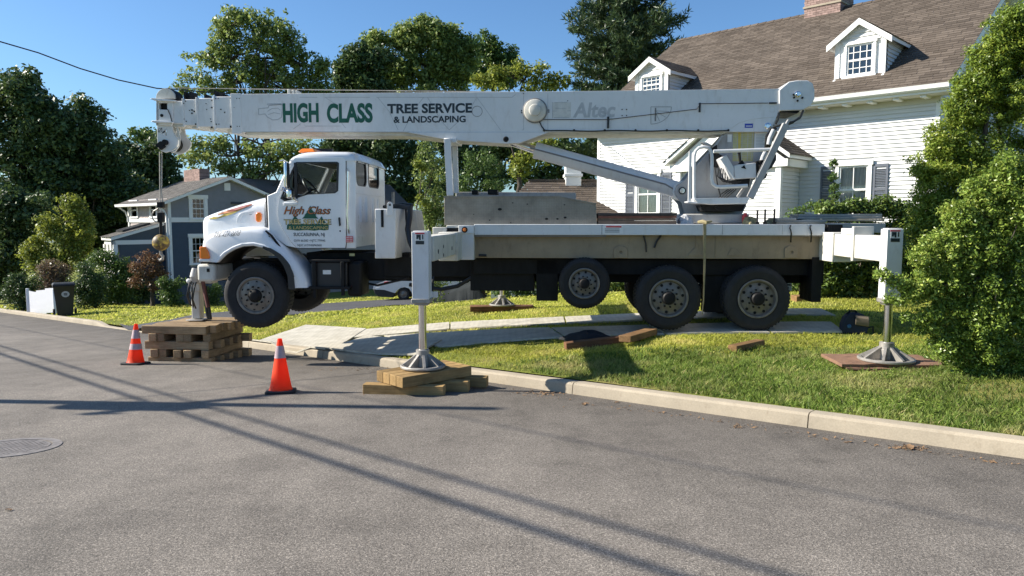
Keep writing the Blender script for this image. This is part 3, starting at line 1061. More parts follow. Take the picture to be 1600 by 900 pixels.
for i, x in enumerate((672, 676.5, 680)):
    mb = MB()
    slab(mb, [(x, 456), (x + 4, 455), (x + 4.6, 464), (x + .6, 466)], V_OUT + .08 + .02 * i, V_OUT + .085 + .02 * i)
    mb.build('hanging_tag', 'decalwhite', truck)
# ---------------------------------------------------------------- deck gear
def checker_mat():
    m, nt, b = new_mat('checker_plate')
    v = coords(nt, (1, 1, 1), (0, R(45), 0))
    ch = N(nt, 'ShaderNodeTexChecker')
    ch.inputs['Scale'].default_value = 34
    nt.links.new(v, ch.inputs['Vector'])
    n = noise(nt, 5, 6, 0.65, coords(nt))
    r = ramp(nt, [(0.3, (0.21, 0.185, 0.15)), (0.7, (0.34, 0.305, 0.25))])
    nt.links.new(n.outputs['Fac'], r.inputs['Fac'])
    c = mixc(nt, 0.10, r.outputs['Color'], ch.outputs['Color'], 'MULTIPLY')
    nt.links.new(c, b.inputs['Base Color'])
    b.inputs['Metallic'].default_value = 0.3
    b.inputs['Roughness'].default_value = 0.5
    bump(nt, b, ch.outputs['Fac'], 0.35, 0.004)
    return m
MT['checker'] = checker_mat()
mb = MB()
slab(mb, [(694, 352), (694, 308), (872, 307.5), (931, 319), (933, 350)], 0.1, 0.68)
tb = mb.build('deck_toolbox', 'checker', truck, bevel=0.006)
mb = MB()
slab(mb, [(693.2, 309), (693.2, 306.5), (872, 306), (931.5, 317.5), (931.5, 319.5), (872, 308.5)], 0.085, 0.70)
mb.build('toolbox_lid', 'checker', tb)
mb = MB()
for (x, y, r_) in ((781, 327, 3), (801, 317, 1.2), (854, 342, 2.4), (871, 342, 1.8), (883, 340, 2.2), (824, 319, 1.2), (765, 344, 1.2), (882, 320, 1.2), (798, 348, 1.0), (740, 335, 0.8)):
    slab(mb, disc(x, y, r_ * 1.1, r_ * .7, 9), 0.096, 0.1)
tag(mb.build('grime_spots', 'black', tb), kind='stuff')
mb = MB()
slab(mb, [(712, 352), (712, 300), (780, 300), (900, 301), (900, 350)], 1.75, 2.3)
mb.build('deck_toolbox', 'greypaint', truck, bevel=0.01)
mb = MB()   # loose fittings on top of the far toolbox
pbox(mb, 737, 297, 746, 304, 1.3, 1.5); pbox(mb, 762, 296, 777, 304, 1.2, 1.5)
mb.build('deck_blocks', 'black', truck, bevel=0.01)
# boom rest
mb = MB()
slab(mb, [(693.5, 216), (703.5, 216), (708, 306), (698, 306)], 0.75, 0.85)
slab(mb, [(706, 217), (714, 217), (716, 302), (709, 302)], 1.55, 1.65)
slab(mb, [(694, 216), (714, 216), (714, 223), (694, 223)], 0.86, 1.54, ref=0.9)
mb.build('boom_rest', 'white', truck, bevel=0.01)
# ---------------------------------------------------------------- toolbox behind the cab
mb = MB()
slab(mb, [(586, 404), (586, 326), (618, 326), (618, 404)], 0.1, 1.2)
cb = mb.build('side_locker', 'white', truck, bevel=0.012)
mb = MB()
slab(mb, [(604.5, 337), (604.5, 321)] + [(609 + 4.6 * math.cos(math.pi - t), 320 - 4.6 * math.sin(t)) for t in [math.pi * i / 8 for i in range(1, 8)]] + [(613.5, 321), (613.5, 337)], 0.075, 0.1, [disc(609, 320, 2.0, 2.0, 10)])
mb.build('lifting_tab', 'white', cb, bevel=0.003)
mb = MB(); pbox(mb, 595.5, 328, 599, 355, 0.09, 0.1)
mb.build('locker_slot', 'black', cb)
mb = MB()
slab(mb, [(620, 404), (620, 328), (648, 328), (652, 358), (652, 404)], 0.9, 1.6)
mb.build('hydraulic_tank', 'dirtywhite', truck, bevel=0.02)
mb = MB()
mb.tube([tp(600, 323, 1.2), tp(625, 322, .9), tp(641, 325, .6), tp(640, 340, .4), tp(637, 358, .3), tp(641, 378, .2), tp(650, 398, .1)], [0.03, 0.04, 0.05, 0.05, 0.05, 0.05, 0.045], n=10)
mb.tube([tp(634, 326, .8), tp(635, 345, .5), tp(636, 356, .3)], 0.018)
mb.tube([tp(612, 322, 1.5), tp(630, 319, 1.3), tp(645, 321, 1.2)], 0.03)
mb.build('hydraulic_hoses', 'hose', truck, smooth=True)
mb = MB()
mb.tube([tp(614, 321, 1.8), tp(614, 300, 1.8)], 0.03)
mb.build('exhaust_stack', 'steel', truck, smooth=True)
# ---------------------------------------------------------------- cab
VN, VF = 0.2, 2.3          # near and far cab walls
def sheet(mb, pts, v0, v1, holes=(), ref=VN):
    return slab(mb, pts, v0, v1, holes, ref)
win_hole = [(438.5, 310), (447, 315), (464, 310.5), (482, 304.5), (524, 302.5), (529, 299), (530.3, 255), (527, 252.6), (463, 253)]
side_out = [(417, 306), (431, 300), (453.5, 250), (462, 244), (475, 241), (541, 242), (550, 246), (554.5, 254), (556, 388), (466, 388), (447, 384), (430, 372), (419.5, 364)]
cab = empty('cab', parent=truck)
mb = MB()
sheet(mb, side_out, VN, VN + 0.05, [win_hole])
sheet(mb, side_out, VF - 0.05, VF, [win_hole])
mb.build('cab_walls', 'cabwhite', cab, bevel=0.015)
mb = MB()     # roof with crowned edges
rp = [tp(x, y, VN) for x, y in [(452.5, 251), (457, 246), (465, 242), (478, 239.4), (500, 238.2), (540, 238.6), (551, 242.5), (556.5, 251)]]
rings = []
for f, dz, sh in ((0.0, -0.03, 0.0), (0.012, -0.005, 0.0), (0.05, 0.02, 0.0), (0.2, 0.045, 0.0), (0.5, 0.055, 0), (0.8, 0.045, 0), (0.95, 0.02, 0), (0.988, -0.005, 0), (1.0, -0.03, 0)):
    v = VN - 0.02 + (VF - VN + 0.04) * f
    rings.append([Vector((p.x, v, p.z + dz * (1 if 1 <= i <= 6 else 0.2))) for i, p in enumerate(rp)])
mb.loft(rings)
mb.build('cab_roof', 'cabwhite', cab, smooth=True, ang=50)
# rear wall with two windows
ur = tp(555, 320, VN).x
def rw(px, py):
    """pixel -> (v, w) on the rear wall plane u = ur"""
    d = ray(px, py)
    k = ((TO + UX * ur) - CAM).dot(UX) / d.dot(UX)
    p = CAM + d * k - TO
    return (p.dot(VX), p.z)
wz0, wz1 = tp(555, 386, VN).z, tp(555, 251, VN).z
def rrect(v0, v1, z0, z1, r, n=4):
    out = []
    for cx, cz, a0 in ((v1 - r, z0 + r, -90), (v1 - r, z1 - r, 0), (v0 + r, z1 - r, 90), (v0 + r, z0 + r, 180)):
        for i in range(n + 1):
            t = R(a0 + 90 * i / n)
            out.append((cx + r * math.cos(t), cz + r * math.sin(t)))
    return out
wins = []
for (xa, ya, xb, yb) in ((556.5, 252, 572.5, 291), (575, 256, 592, 294)):
    a, b = rw(xa, (ya + yb) / 2), rw(xb, (ya + yb) / 2)
    wa, wb = rw((xa + xb) / 2, yb), rw((xa + xb) / 2, ya)
    v0_, v1_ = max(a[0], VN + 0.1), min(b[0], VF - 0.1)
    wins.append(rrect(v0_, v1_, wa[1], wb[1], 0.13, 6))
mb = MB()
mb.plate(rrect(VN + 0.01, VF - 0.01, wz0, wz1, 0.04), lambda a, b: Vector((ur, a, b)), lambda a, b: Vector((ur - 0.05, a, b)), wins)
mb.build('cab_rear_wall', 'cabwhite', cab, bevel=0.01)
mb = MB()
for h in wins:
    mb.plate(h, lambda a, b: Vector((ur - 0.012, a, b)), lambda a, b: Vector((ur - 0.02, a, b)))
mb.build('rear_window', 'darkglass', cab)
mb = MB()
for h in wins:
    c0 = sum(p[0] for p in h) / len(h); c1 = sum(p[1] for p in h) / len(h)
    inn = [(c0 + (p[0] - c0) * 0.9, c1 + (p[1] - c1) * 0.93) for p in h]
    mb.plate(h, lambda a, b: Vector((ur + 0.006, a, b)), lambda a, b: Vector((ur - 0.01, a, b)), [inn])
mb.build('window_seal', 'blackplastic', cab)
mb = MB()       # pressed ribs in the rear wall
for f in (0.16, 0.34, 0.56, 0.74):
    v = VN + (VF - VN) * f
    za, zb = wz0 + 0.42, wz0 + 0.86
    mb.loft([[(ur, v - .06, z), (ur + .022, v - .035, z), (ur + .022, v + .035, z), (ur, v + .06, z)] for z in (za, za + .03, zb - .03, zb)])
mb.box(ur, ur + 0.012, VN + 0.08, VF - 0.08, wz0 + 0.91, wz0 + 0.925)
mb.build('rear_wall_ribs', 'cabwhite', cab, smooth=True, ang=60)
# door
mb = MB()
door_out = [(436, 313), (434, 330), (435.5, 344), (444, 360), (455, 377), (464, 387), (468, 387.3), (540, 387.3), (541, 380), (540.5, 250), (537, 246), (461, 247), (456, 252)]
door_hole = [(440.5, 309.5), (447, 313.8), (464, 309.3), (482, 303.5), (523, 301.5), (527.6, 298), (528.8, 256), (526, 254), (464, 254.4), (457, 268)]
sheet(mb, door_out, VN - 0.022, VN - 0.002, [door_hole])
door = mb.build('door', 'cabwhite', truck, bevel=0.008)
def ring_out(pts, f):
    cx = sum(p[0] for p in pts) / len(pts); cy = sum(p[1] for p in pts) / len(pts)
    return [(cx + (x - cx) * f, cy + (y - cy) * f) for x, y in pts]
mb = MB()
sheet(mb, ring_out(door_out, 1.014), VN - 0.006, VN + 0.002, [ring_out(door_out, 0.97)])
mb.build('door_gap', 'black', door)
mb = MB()
sheet(mb, ring_out(door_hole, 1.035), VN - 0.028, VN - 0.01, [ring_out(door_hole, 0.965)])
pbox(mb, 460.6, 254, 463.2, 311, VN - 0.03, VN)
mb.build('window_seal', 'blackplastic', door)
mb = MB()
sheet(mb, [(443, 309), (460.5, 309.5), (460.5, 258), (457, 266)], VN - 0.012, VN - 0.006)
mb.build('quarter_glass', 'darkglass', door)
mb = MB()
sheet(mb, door_hole, VF - 0.02, VF - 0.012)
mb.build('far_door_glass', 'glass', cab)
mb = MB()
slab(mb, [(529.5, 340), (532, 339.5), (533.4, 352), (531, 353.5)], VN - 0.045, VN - 0.02, ref=VN)
mb.cyl(tp(531.5, 361, VN - 0.03), tp(531.5, 361, VN - 0.02), 0.014, n=10)
mb.build('door_handle', 'blackplastic', door, bevel=0.004)
mb = MB()
pbox(mb, 443, 316, 464, 320.5, VN - 0.05, VN - 0.02)
mb.build('mirror_mount', 'cabwhite', door, bevel=0.01)
# door lettering and tree emblem
VD = VN - 0.025
mb = MB()
def tree_sil(cx, top, bot, wd):
    pts = [(cx, top)]
    k = 4
    for i in range(1, k + 1):
        y = top + (bot - top) * i / k
        pts += [(cx + wd * i / k, y), (cx + wd * (i / k - 0.14), y - 0.4)]
    left = [(2 * cx - x, y) for x, y in reversed(pts[1:])]
    return pts + left
slab(mb, tree_sil(485.5, 321.5, 342, 13), VD - 0.0015, VD, ref=VN)
slab(mb, tree_sil(503, 338, 349, 8), VD - 0.0025, VD, ref=VN)
slab(mb, tree_sil(462, 336, 349, 9), VD - 0.003, VD, ref=VN)
slab(mb, [(449.5, 352), (452, 349.5), (513, 349.5), (514.5, 352), (514, 359), (508, 360), (500, 359.2), (492, 360.4), (480, 359.3), (466, 360.2), (455, 359), (449, 358.5)], VD - 0.0035, VD, ref=VN)
mb.build('tree_emblem', 'green', door)
ptext('High Class', 443.2, 517, 322.2, 338.8, VD - 0.004, MT['navy'], door, 'lettering', 0.35, 0.03)
ptext('High Class', 443.6, 515.6, 323, 338, VD - 0.006, MT['orangeletter'], door, 'lettering', 0.35, 0.0)
ptext('TREE SERVICE', 443.6, 517.6, 342.4, 351.2, VD - 0.004, MT['navy'], door, 'lettering', 0, 0.035)
ptext('TREE SERVICE', 444.2, 516.6, 342.8, 350.6, VD - 0.006, MT['gold'], door, 'lettering', 0, 0.012)
ptext('& LANDSCAPING', 451, 512, 353.4, 358.2, VD - 0.006, MT['gold'], door, 'lettering', 0, 0.0)
ptext('SUCCASUNNA, NJ', 458.8, 507, 363.6, 370.6, VD - 0.003, MT['navy'], door, 'lettering', 0, 0.012)
ptext('GVW 66,000 \u2022 NJTC 779945', 459.2, 508, 374.2, 378.8, VD - 0.003, MT['navy'], door, 'lettering', 0, 0.0)
ptext('NJLIC #13VH06963600', 465, 502.5, 381.4, 386, VD - 0.003, MT['navy'], door, 'lettering', 0, 0.0)
# cab corner: grab handle, red sticker, seam
mb = MB()
mb.tube([tp(542.5, 264, VN), tp(544, 268, VN - .07), tp(543.6, 300, VN - .07), tp(542.5, 335, VN - .07), tp(544.5, 358, VN - .07), tp(545.5, 364, VN)], 0.017, n=10)
mb.build('grab_handle', 'chrome', cab, smooth=True)
rs_ = label_rect('warning_sticker', 540.6, 369, 551.4, 378.6, VN - 0.024, 'decalred', cab, 0.004)
mb = MB()
for k in range(3):
    for x0, x1 in ((541.3, 545.2), (546, 550.6)):
        pbox(mb, x0, 370.2 + k * 3.0, x1, 371.2 + k * 3.0, VN - 0.0305, VN - 0.028)
tag(mb.build('sticker_print', 'decalwhite', cab), kind='stuff')
# cowl, firewall, windscreen, inside
mb = MB()
ua, ub_ = tp(417, 306, VN), tp(431, 299.5, VN)
mb.hexa([(ua.x, VN + .05, ua.z - 0.6), (ub_.x, VN + .05, ua.z - 0.6), (ub_.x, VF - .05, ua.z - 0.6), (ua.x, VF - .05, ua.z - 0.6), (ua.x, VN + .05, ua.z), (ub_.x, VN + .05, ub_.z), (ub_.x, VF - .05, ub_.z), (ua.x, VF - .05, ua.z)])
mb.build('cowl', 'cabwhite', cab, bevel=0.02)
wa, wb = tp(431.5, 299.5, VN), tp(454, 251, VN)
mb = MB()
for v0_, v1_ in ((VN + 0.04, VN + 0.14), (VF - 0.14, VF - 0.04)):
    mb.hexa([(wa.x, v0_, wa.z), (wa.x + .06, v0_, wa.z), (wa.x + .06, v1_, wa.z), (wa.x, v1_, wa.z), (wb.x, v0_, wb.z), (wb.x + .06, v0_, wb.z), (wb.x + .06, v1_, wb.z), (wb.x, v1_, wb.z)])
mb.build('windscreen_pillars', 'cabwhite', cab, bevel=0.01)
mb = MB()
mb.hexa([(wa.x + .02, VN + .13, wa.z), (wa.x + .03, VN + .13, wa.z), (wa.x + .03, VF - .13, wa.z), (wa.x + .02, VF - .13, wa.z), (wb.x + .02, VN + .13, wb.z), (wb.x + .03, VN + .13, wb.z), (wb.x + .03, VF - .13, wb.z), (wb.x + .02, VF - .13, wb.z)])
mb.build('windscreen', 'glass', cab)
mb = MB()
p0, p1 = tp(434, 318, VN), tp(462, 303, VN)
mb.hexa([(p0.x, VN + .06, p0.z - .3), (p1.x, VN + .06, p0.z - .3), (p1.x, VF - .06, p0.z - .3), (p0.x, VF - .06, p0.z - .3), (p0.x, VN + .06, p0.z + .1), (p1.x, VN + .06, p1.z), (p1.x, VF - .06, p1.z), (p0.x, VF - .06, p0.z + .1)])
mb.build('dashboard', 'seat', cab, bevel=0.03)
mb = MB()
fl = tp(470, 386, VN)
mb.box(tp(440, 386, VN).x, ur - 0.05, VN + 0.06, VF - 0.06, fl.z, fl.z + 0.03)
mb.build('cab_floor', 'interior', cab)
mb = MB()
hz = tp(500, 249, VN).z
mb.box(tp(462, 250, VN).x, ur - 0.06, VN + 0.06, VF - 0.06, hz - 0.02, hz)
mb.build('headliner', 'interior', cab)
for v0_ in (VN + 0.18, VF - 0.75):
    sroot = empty('cab_seat', (0, 0, 0), parent=truck)
    mb = MB()
    a = tp(505, 318, VN); b = tp(528, 340, VN)
    mb.box(a.x - 0.1, b.x, v0_, v0_ + 0.55, b.z, a.z - 0.08)
    mb.build('seat_cushion', 'seat', sroot, bevel=0.04)
    mb = MB()
    c1, c2 = tp(521, 262, VN), tp(527, 262, VN)
    d1, d2 = tp(516, 318, VN), tp(527, 318, VN)
    mb.hexa([(d1.x, v0_, d1.z), (d2.x, v0_, d2.z), (d2.x, v0_ + .52, d2.z), (d1.x, v0_ + .52, d1.z), (c1.x, v0_ + .08, c1.z), (c2.x, v0_ + .08, c2.z), (c2.x, v0_ + .44, c2.z), (c1.x, v0_ + .44, c1.z)])
    mb.build('seat_back', 'seat', sroot, bevel=0.05)
mb = MB()
c = tp(473, 294, VN) + Vector((0, 0.45, 0))
nrm = Vector((0.75, 0, 0.55)).normalized()
e1 = Vector((0, 1, 0)); e2 = nrm.cross(e1)
ringp = [c + e1 * (0.22 * math.cos(2 * math.pi * i / 24)) + e2 * (0.22 * math.sin(2 * math.pi * i / 24)) for i in range(25)]
mb.tube(ringp, 0.017, n=8)
mb.tube([c - e1 * .2, c + e1 * .2], 0.014)
mb.tube([c, c - nrm * 0.4], 0.025)
mb.build('steering_wheel', 'blackplastic', cab, smooth=True)
# roof beacon and horn
mb = MB()
bc = tp(485, 236.5, 0.7)
mb.loft([[(bc.x - .16 + i * .0, .5 + .0, bc.z - .03), (bc.x + .16, .5, bc.z - .03), (bc.x + .16, 1.0, bc.z - .03), (bc.x - .16, 1.0, bc.z - .03)] if i == 0 else [(bc.x - .1, .55, bc.z + .035), (bc.x + .1, .55, bc.z + .035), (bc.x + .1, .95, bc.z + .035), (bc.x - .1, .95, bc.z + .035)] for i in (0, 1)])
mb.build('roof_beacon', 'amber', cab, bevel=0.015)
mb = MB()
mb.tube([tp(492, 235.5, 1.1), tp(510, 235.5, 1.1), tp(520, 236, 1.1)], [0.05, 0.035, 0.05], n=12)
mb.build('air_horn', 'blackplastic', cab, smooth=True)
# mirrors
mr = empty('mirror', (0, 0, 0), parent=truck)
mb = MB()
VM = VN - 0.28
mb.box(tp(442.5, 252, VM).x, tp(447, 252, VM).x, VM, VM + 0.17, tp(445, 293, VM).z, tp(445, 252, VM).z)
mb.build('mirror_head', 'chrome', mr, bevel=0.02)
mb = MB()
mb.box(tp(446, 296, VM).x, tp(454, 296, VM).x, VM + .02, VM + 0.17, tp(445, 310, VM).z, tp(445, 296, VM).z)
mb.build('convex_mirror', 'chrome', mr, bevel=0.025)
mb = MB()
mb.tube([tp(437, 252, VN), tp(442, 250, VM + .1), tp(449, 254, VN)], 0.013)
mb.tube([tp(439, 297, VN), tp(442, 293, VM + .1), tp(447, 296, VM + .1), tp(467, 316, VN)], 0.013)
mb.tube([tp(447, 292, VM + .1), tp(458, 306, VM + .15), tp(466, 317, VN)], 0.013)
mb.tube([tp(441, 296, VM + .1), tp(449, 302, VM + .1), tp(463, 315, VN)], 0.011)
mb.build('mirror_bracket', 'chrome', mr, smooth=True)
# ---------------------------------------------------------------- hood
rings = []
stations = [(313.5, 345, 372, 0.66), (315, 338, 372, 0.76), (319, 334, 374, 0.83), (328, 329.5, 376, 0.86), (350, 321.5, 376, 0.875), (375, 313.5, 376, 0.885), (398, 307, 376, 0.893), (415.5, 303, 376, 0.90)]
VH = 0.45
for px, top, bot, hw in stations:
    a, b = tp(px, top, VH), tp(px, bot, VH)
    ring = []
    z0, z1 = b.z, a.z
    h = z1 - z0
    prof = [(-1.0, 0.0), (-1.0, 0.50), (-0.995, 0.68), (-0.97, 0.79), (-0.92, 0.86), (-0.80, 0.90), (-0.62, 0.955), (-0.35, 0.99), (0, 1.0)]
    for s_, q in prof:
        ring.append(Vector((a.x, 1.25 + s_ * hw, z0 + h * q)))
    for s_, q in reversed(prof[:-1]):
        ring.append(Vector((a.x, 1.25 - s_ * hw, z0 + h * q)))
    rings.append(ring)
hood = MB().loft(rings).build('hood', 'cabwhite', truck, smooth=True, ang=40)
def hood_v(px):
    for (a, b) in zip(stations, stations[1:]):
        if a[0] <= px <= b[0]:
            f = (px - a[0]) / (b[0] - a[0])
            return 1.25 - (a[3] + (b[3] - a[3]) * f)
    return 0.36
mb = MB()      # grille bars at the nose
gz0, gz1 = tp(313, 374, VH).z, tp(313, 343, VH).z
gx = rings[0][0].x
mb.box(gx - 0.02, gx + 0.03, 0.75, 1.75, gz0, gz1 - 0.04)
grille = mb.build('grille', 'blackplastic', hood, bevel=0.01)
mb = MB()
for k in range(7):
    z = gz0 + 0.03 + (gz1 - gz0 - 0.1) * k / 6
    mb.box(gx - 0.05, gx - 0.018, 0.72, 1.78, z, z + 0.022)
mb.build('grille_bars', 'chrome', hood, bevel=0.006)
# seam between hood and cab, latch strap
mb = MB()
ps = [tp(x, y, 0.33) for x, y in ((416, 303.5), (417, 325), (419, 345), (420, 362))]
mb.tube(ps, 0.016, n=6)
mb.tube([tp(415, 361, .1), tp(424, 368, .08), tp(433, 380, .08), tp(440, 390, .1)], 0.02, n=6)
mb.tube([tp(421, 369, .08), tp(415, 382, .06), tp(411, 388, .06)], 0.014, n=6)
mb.build('hood_seal', 'black', hood, smooth=True)
# vent pod with two openings and the marker lamp
VP = 0.36
mb = MB()
pod = [(369, 350), (370, 341), (374, 334), (380, 331.5), (396, 329), (407, 330), (410, 335), (410, 345), (407, 349)]
holes = []
for cx in (379.5, 393.2):
    holes.append([(cx - 4, 348.2), (cx - 3.6, 341), (cx - 1, 336.5), (cx + 2.6, 335.2), (cx + 3.6, 336), (cx + 3.4, 348)])
slab(mb, pod, VP, VP + 0.2, holes)
pod_o = mb.build('vent_pod', 'cabwhite', hood, bevel=0.018)
mb = MB()
for h in holes:
    slab(mb, h, VP + 0.012, VP + 0.03, ref=VP)
mb.build('vent_mesh', 'black', hood)
mb = MB()
slab(mb, [(399.5, 345), (399, 335), (401.5, 331.8), (406, 331.8), (408, 335), (408, 343), (405.5, 347), (402, 347)], VP - 0.04, VP + 0.005)
mb.build('side_marker_lamp', 'amber', hood, bevel=0.015)
# flame decals follow the hood side
def hood_decal(name, pts, mat, lift):
    mb = MB()
    # densify and drop each vertex on the lofted hood flank
    vs = []
    for x, y in pts:
        f = tp(x, y, VH)
        # find ring pair
        for r0, r1 in zip(rings, rings[1:]):
            if r0[0].x <= f.x <= r1[0].x:
                q = (f.x - r0[0].x) / (r1[0].x - r0[0].x)
                rg = [a.lerp(b, q) for a, b in zip(r0, r1)]
                break
        else:
            rg = rings[-1]
        best = None
        for a, b in zip(rg[:9], rg[1:9]):
            if a.z <= f.z <= b.z:
                q = (f.z - a.z) / max(b.z - a.z, 1e-6)
                best = a.lerp(b, q)
        if best is None:
            best = rg[7]
        vs.append(best + Vector((0, -lift, lift * 0.8)))
    tr = tessellate_polygon([[Vector((x, y, 0)) for x, y in pts]])
    mb.add(vs, [tuple(t) for t in tr])
    return mb.build(name, mat, hood, fix=False)
def dense(pts, n=5):
    out = []
    for a, b in zip(pts, pts[1:] + pts[:1]):
        for i in range(n):
            out.append((a[0] + (b[0] - a[0]) * i / n, a[1] + (b[1] - a[1]) * i / n))
    return out
def strip_decal(name, top, bot, mat, lift):
    """a tapered streak made of short quads so that it hugs the curved flank"""
    n = len(top)
    mb = MB()
    vs, fs = [], []
    for row in (top, bot):
        for x, y in row:
            f = tp(x, y, VH)
            rg = rings[-1]
            for r0, r1 in zip(rings, rings[1:]):
                if r0[0].x <= f.x <= r1[0].x:
                    q = (f.x - r0[0].x) / (r1[0].x - r0[0].x)
                    rg = [a.lerp(b, q) for a, b in zip(r0, r1)]
                    break
            best = rg[6]
            for a, b in zip(rg[:8], rg[1:9]):
                if a.z <= f.z <= b.z:
                    best = a.lerp(b, (f.z - a.z) / max(b.z - a.z, 1e-6))
            vs.append(best + Vector((0, -lift, lift)))
    mb.add(vs, [(i, i + 1, n + i + 1, n + i) for i in range(n - 1)])
    return mb.build(name, mat, hood, fix=False)
def interp(pts, n=14):
    out = []
    for i in range(n + 1):
        f = i / n * (len(pts) - 1)
        k = min(int(f), len(pts) - 2)
        q = f - k
        out.append((pts[k][0] + (pts[k + 1][0] - pts[k][0]) * q, pts[k][1] + (pts[k + 1][1] - pts[k][1]) * q))
    return out
strip_decal('flame_decal', interp([(328, 341.5), (340, 338), (355, 333), (372, 328), (386, 324)]), interp([(328, 342.5), (340, 343), (352, 339.5), (366, 335), (386, 325)]), 'flameyellow', 0.006)
strip_decal('flame_decal', interp([(340, 335), (350, 332), (360, 329), (374, 325), (396, 320)]), interp([(340, 335.6), (350, 335.2), (362, 333), (378, 329), (396, 321)]), 'orangeletter', 0.009)
strip_decal('flame_decal', interp([(356, 330), (368, 326.5), (382, 322.5), (397, 319)]), interp([(356, 330.6), (370, 330), (384, 325.5), (397, 319.8)]), 'flamered', 0.012)
strip_decal('flame_decal', interp([(338, 339.5), (346, 337), (352, 336)]), interp([(338, 340.1), (344, 340.5), (352, 337)]), 'cabwhite', 0.013)
# ---------------------------------------------------------------- front fender with wheel arch
def fender(v_out, v_in, name):
    sgn = 1 if v_in > v_out else -1
    outer = [(311.5, 409), (311, 385), (313, 374), (322, 366), (340, 360.5), (362, 356), (385, 353.8), (405, 355), (413, 358), (419, 366), (428, 375), (446, 391), (463, 409), (474, 425), (481, 441), (483, 450)]
    inner = [(459, 450), (457, 436), (450, 420), (440, 406), (427, 395), (412, 387.5), (396, 384), (380, 385), (366, 390), (354, 397), (346, 405), (341, 410)]
    n = 44
    oo, ii = interp(outer, n), interp(list(reversed(inner)), n)
    mb = MB()
    rings_ = []
    for k in range(n + 1):
        po, pi_ = tp(*oo[k], 0.03), tp(*ii[k], 0.03)
        inw = (pi_ - po)
        L = inw.length
        d = inw.normalized() if L > 1e-6 else Vector((0, 0, -1))
        r_ = min(0.11, L * 0.45)
        def P(off, v):
            q = po + d * off
            return Vector((q.x, v, q.z))
        # back edge on top, rounded shoulder, flank, rolled lip
        rings_.append([P(0.0, v_in), P(0.0, v_out + sgn * 0.22), P(r_ * 0.12, v_out + sgn * 0.10), P(r_ * 0.45, v_out + sgn * 0.035), P(r_, v_out + sgn * 0.008), P(max(L - 0.06, r_ + 0.01), v_out + sgn * 0.004), P(max(L - 0.045, r_ + 0.015), v_out - sgn * 0.022), P(L - 0.01, v_out - sgn * 0.022), P(L, v_out - sgn * 0.008), P(L, v_out + sgn * 0.06), P(L * 0.5, v_out + sgn * 0.12)])
    mb.loft(rings_)
    return mb.build(name, 'cabwhite', truck, smooth=True, ang=55)
fend = fender(0.03, 0.62, 'fender')
fender(2.47, 1.88, 'fender')
# inner arch liner
mb = MB()
arc = interp([(341, 412), (346, 405.5), (354, 397.5), (366, 390.5), (380, 385.5), (396, 384.5), (412, 388), (427, 395.5), (440, 406.5), (450, 420), (457, 436), (459, 452)], 24)
vs = []
for x, y in arc:
    p = tp(x, y, 0.03)
    vs += [Vector((p.x, 0.06, p.z)), Vector((p.x, 0.9, p.z))]
mb.add(vs, [(2 * i, 2 * i + 1, 2 * i + 3, 2 * i + 2) for i in range(len(arc) - 1)])
lin = mb.build('arch_liner', 'black', fend, smooth=True)
lin.data.flip_normals()
mb = MB()     # rubber edge on the rear part of the arch
vo = interp([(412, 384.5), (424, 388), (440, 398), (452, 412), (460, 430), (462, 452)], 16)
vi = interp([(411, 388), (421, 392.5), (433, 401), (443, 413), (450, 430), (452, 452)], 16)
mb.loft([[Vector((tp(*a, .03).x, .0, tp(*a, .03).z)), Vector((tp(*a, .03).x, .04, tp(*a, .03).z)), Vector((tp(*b, .03).x, .04, tp(*b, .03).z)), Vector((tp(*b, .03).x, .0, tp(*b, .03).z))] for a, b in zip(vo, vi)])
mb.build('arch_extension', 'blackplastic', fend, smooth=True, ang=50)
# headlamp cluster, phone numbers
mb = MB()
slab(mb, [(312, 404.5), (311.3, 385.5), (320.5, 385.5), (325, 394), (327, 402), (326, 404.5)], 0.0, 0.12)
hl = mb.build('turn_signal', 'amber', fend, bevel=0.012)
mb = MB()
slab(mb, [(310.8, 408.5), (310.8, 404.8), (326.5, 404.8), (326.8, 408.5)], 0.0, 0.12)
mb.build('lamp_bezel', 'cabwhite', fend, bevel=0.006)
def fender_text(body, x0, x1, y0, y1, slope):
    a, b = tp(x0, y1, 0.03), tp(x1, y0, 0.03)
    return text_mesh(body, lambda x, y: Vector((x, 0.028, y + (x - a.x) * slope)), a.x, b.x, a.z, b.z, MT['navy'], 'lettering', fend, 0.3, 0)
fender_text('862-377-5252', 336, 377, 362.3, 366.2, 0.06)
fender_text('973-427-5810', 334, 374.5, 366.8, 370.8, 0.06)
# bumper and front jack
def rbump(x0, x1, y0, y1, v0, v1):
    mb = MB()
    a, b = tp(x0, y1, v0), tp(x1, y0, v0)
    mb.box(a.x, b.x, v0, v1, a.z, b.z)
    return mb
bmp = rbump(308, 335, 413, 440, 0.08, 2.42).build('bumper', 'dirtywhite', truck, bevel=0.045, seg=3)
mb = MB(); pbox(mb, 323, 419.5, 327, 425, 0.072, 0.09)
mb.build('bumper_slot', 'black', bmp)
mb = MB()
pbox(mb, 313, 408.5, 345, 413, 0.2, 2.3)
pbox(mb, 336, 412, 352, 438, 0.75, 1.7)
mb.build('bumper_bracket', 'black', truck, bevel=0.01)
fj = empty('front_jack', (0, 0, 0), parent=truck)
VJ = 1.2
jz = tp(311, 500, VJ).z
jx = tp(309, 480, VJ).x
mb = MB()
mb.box(jx - 0.085, jx + 0.085, VJ - 0.085, VJ + 0.085, tp(309, 499, VJ).z + 0.02, tp(309, 425, VJ).z)
mb.build('jack_housing', 'dirtywhite', fj, bevel=0.02)
mb = MB()
mb.box(jx - 0.11, jx + 0.11, VJ - 0.11, VJ + 0.11, tp(309, 455, VJ).z, tp(309, 437, VJ).z)
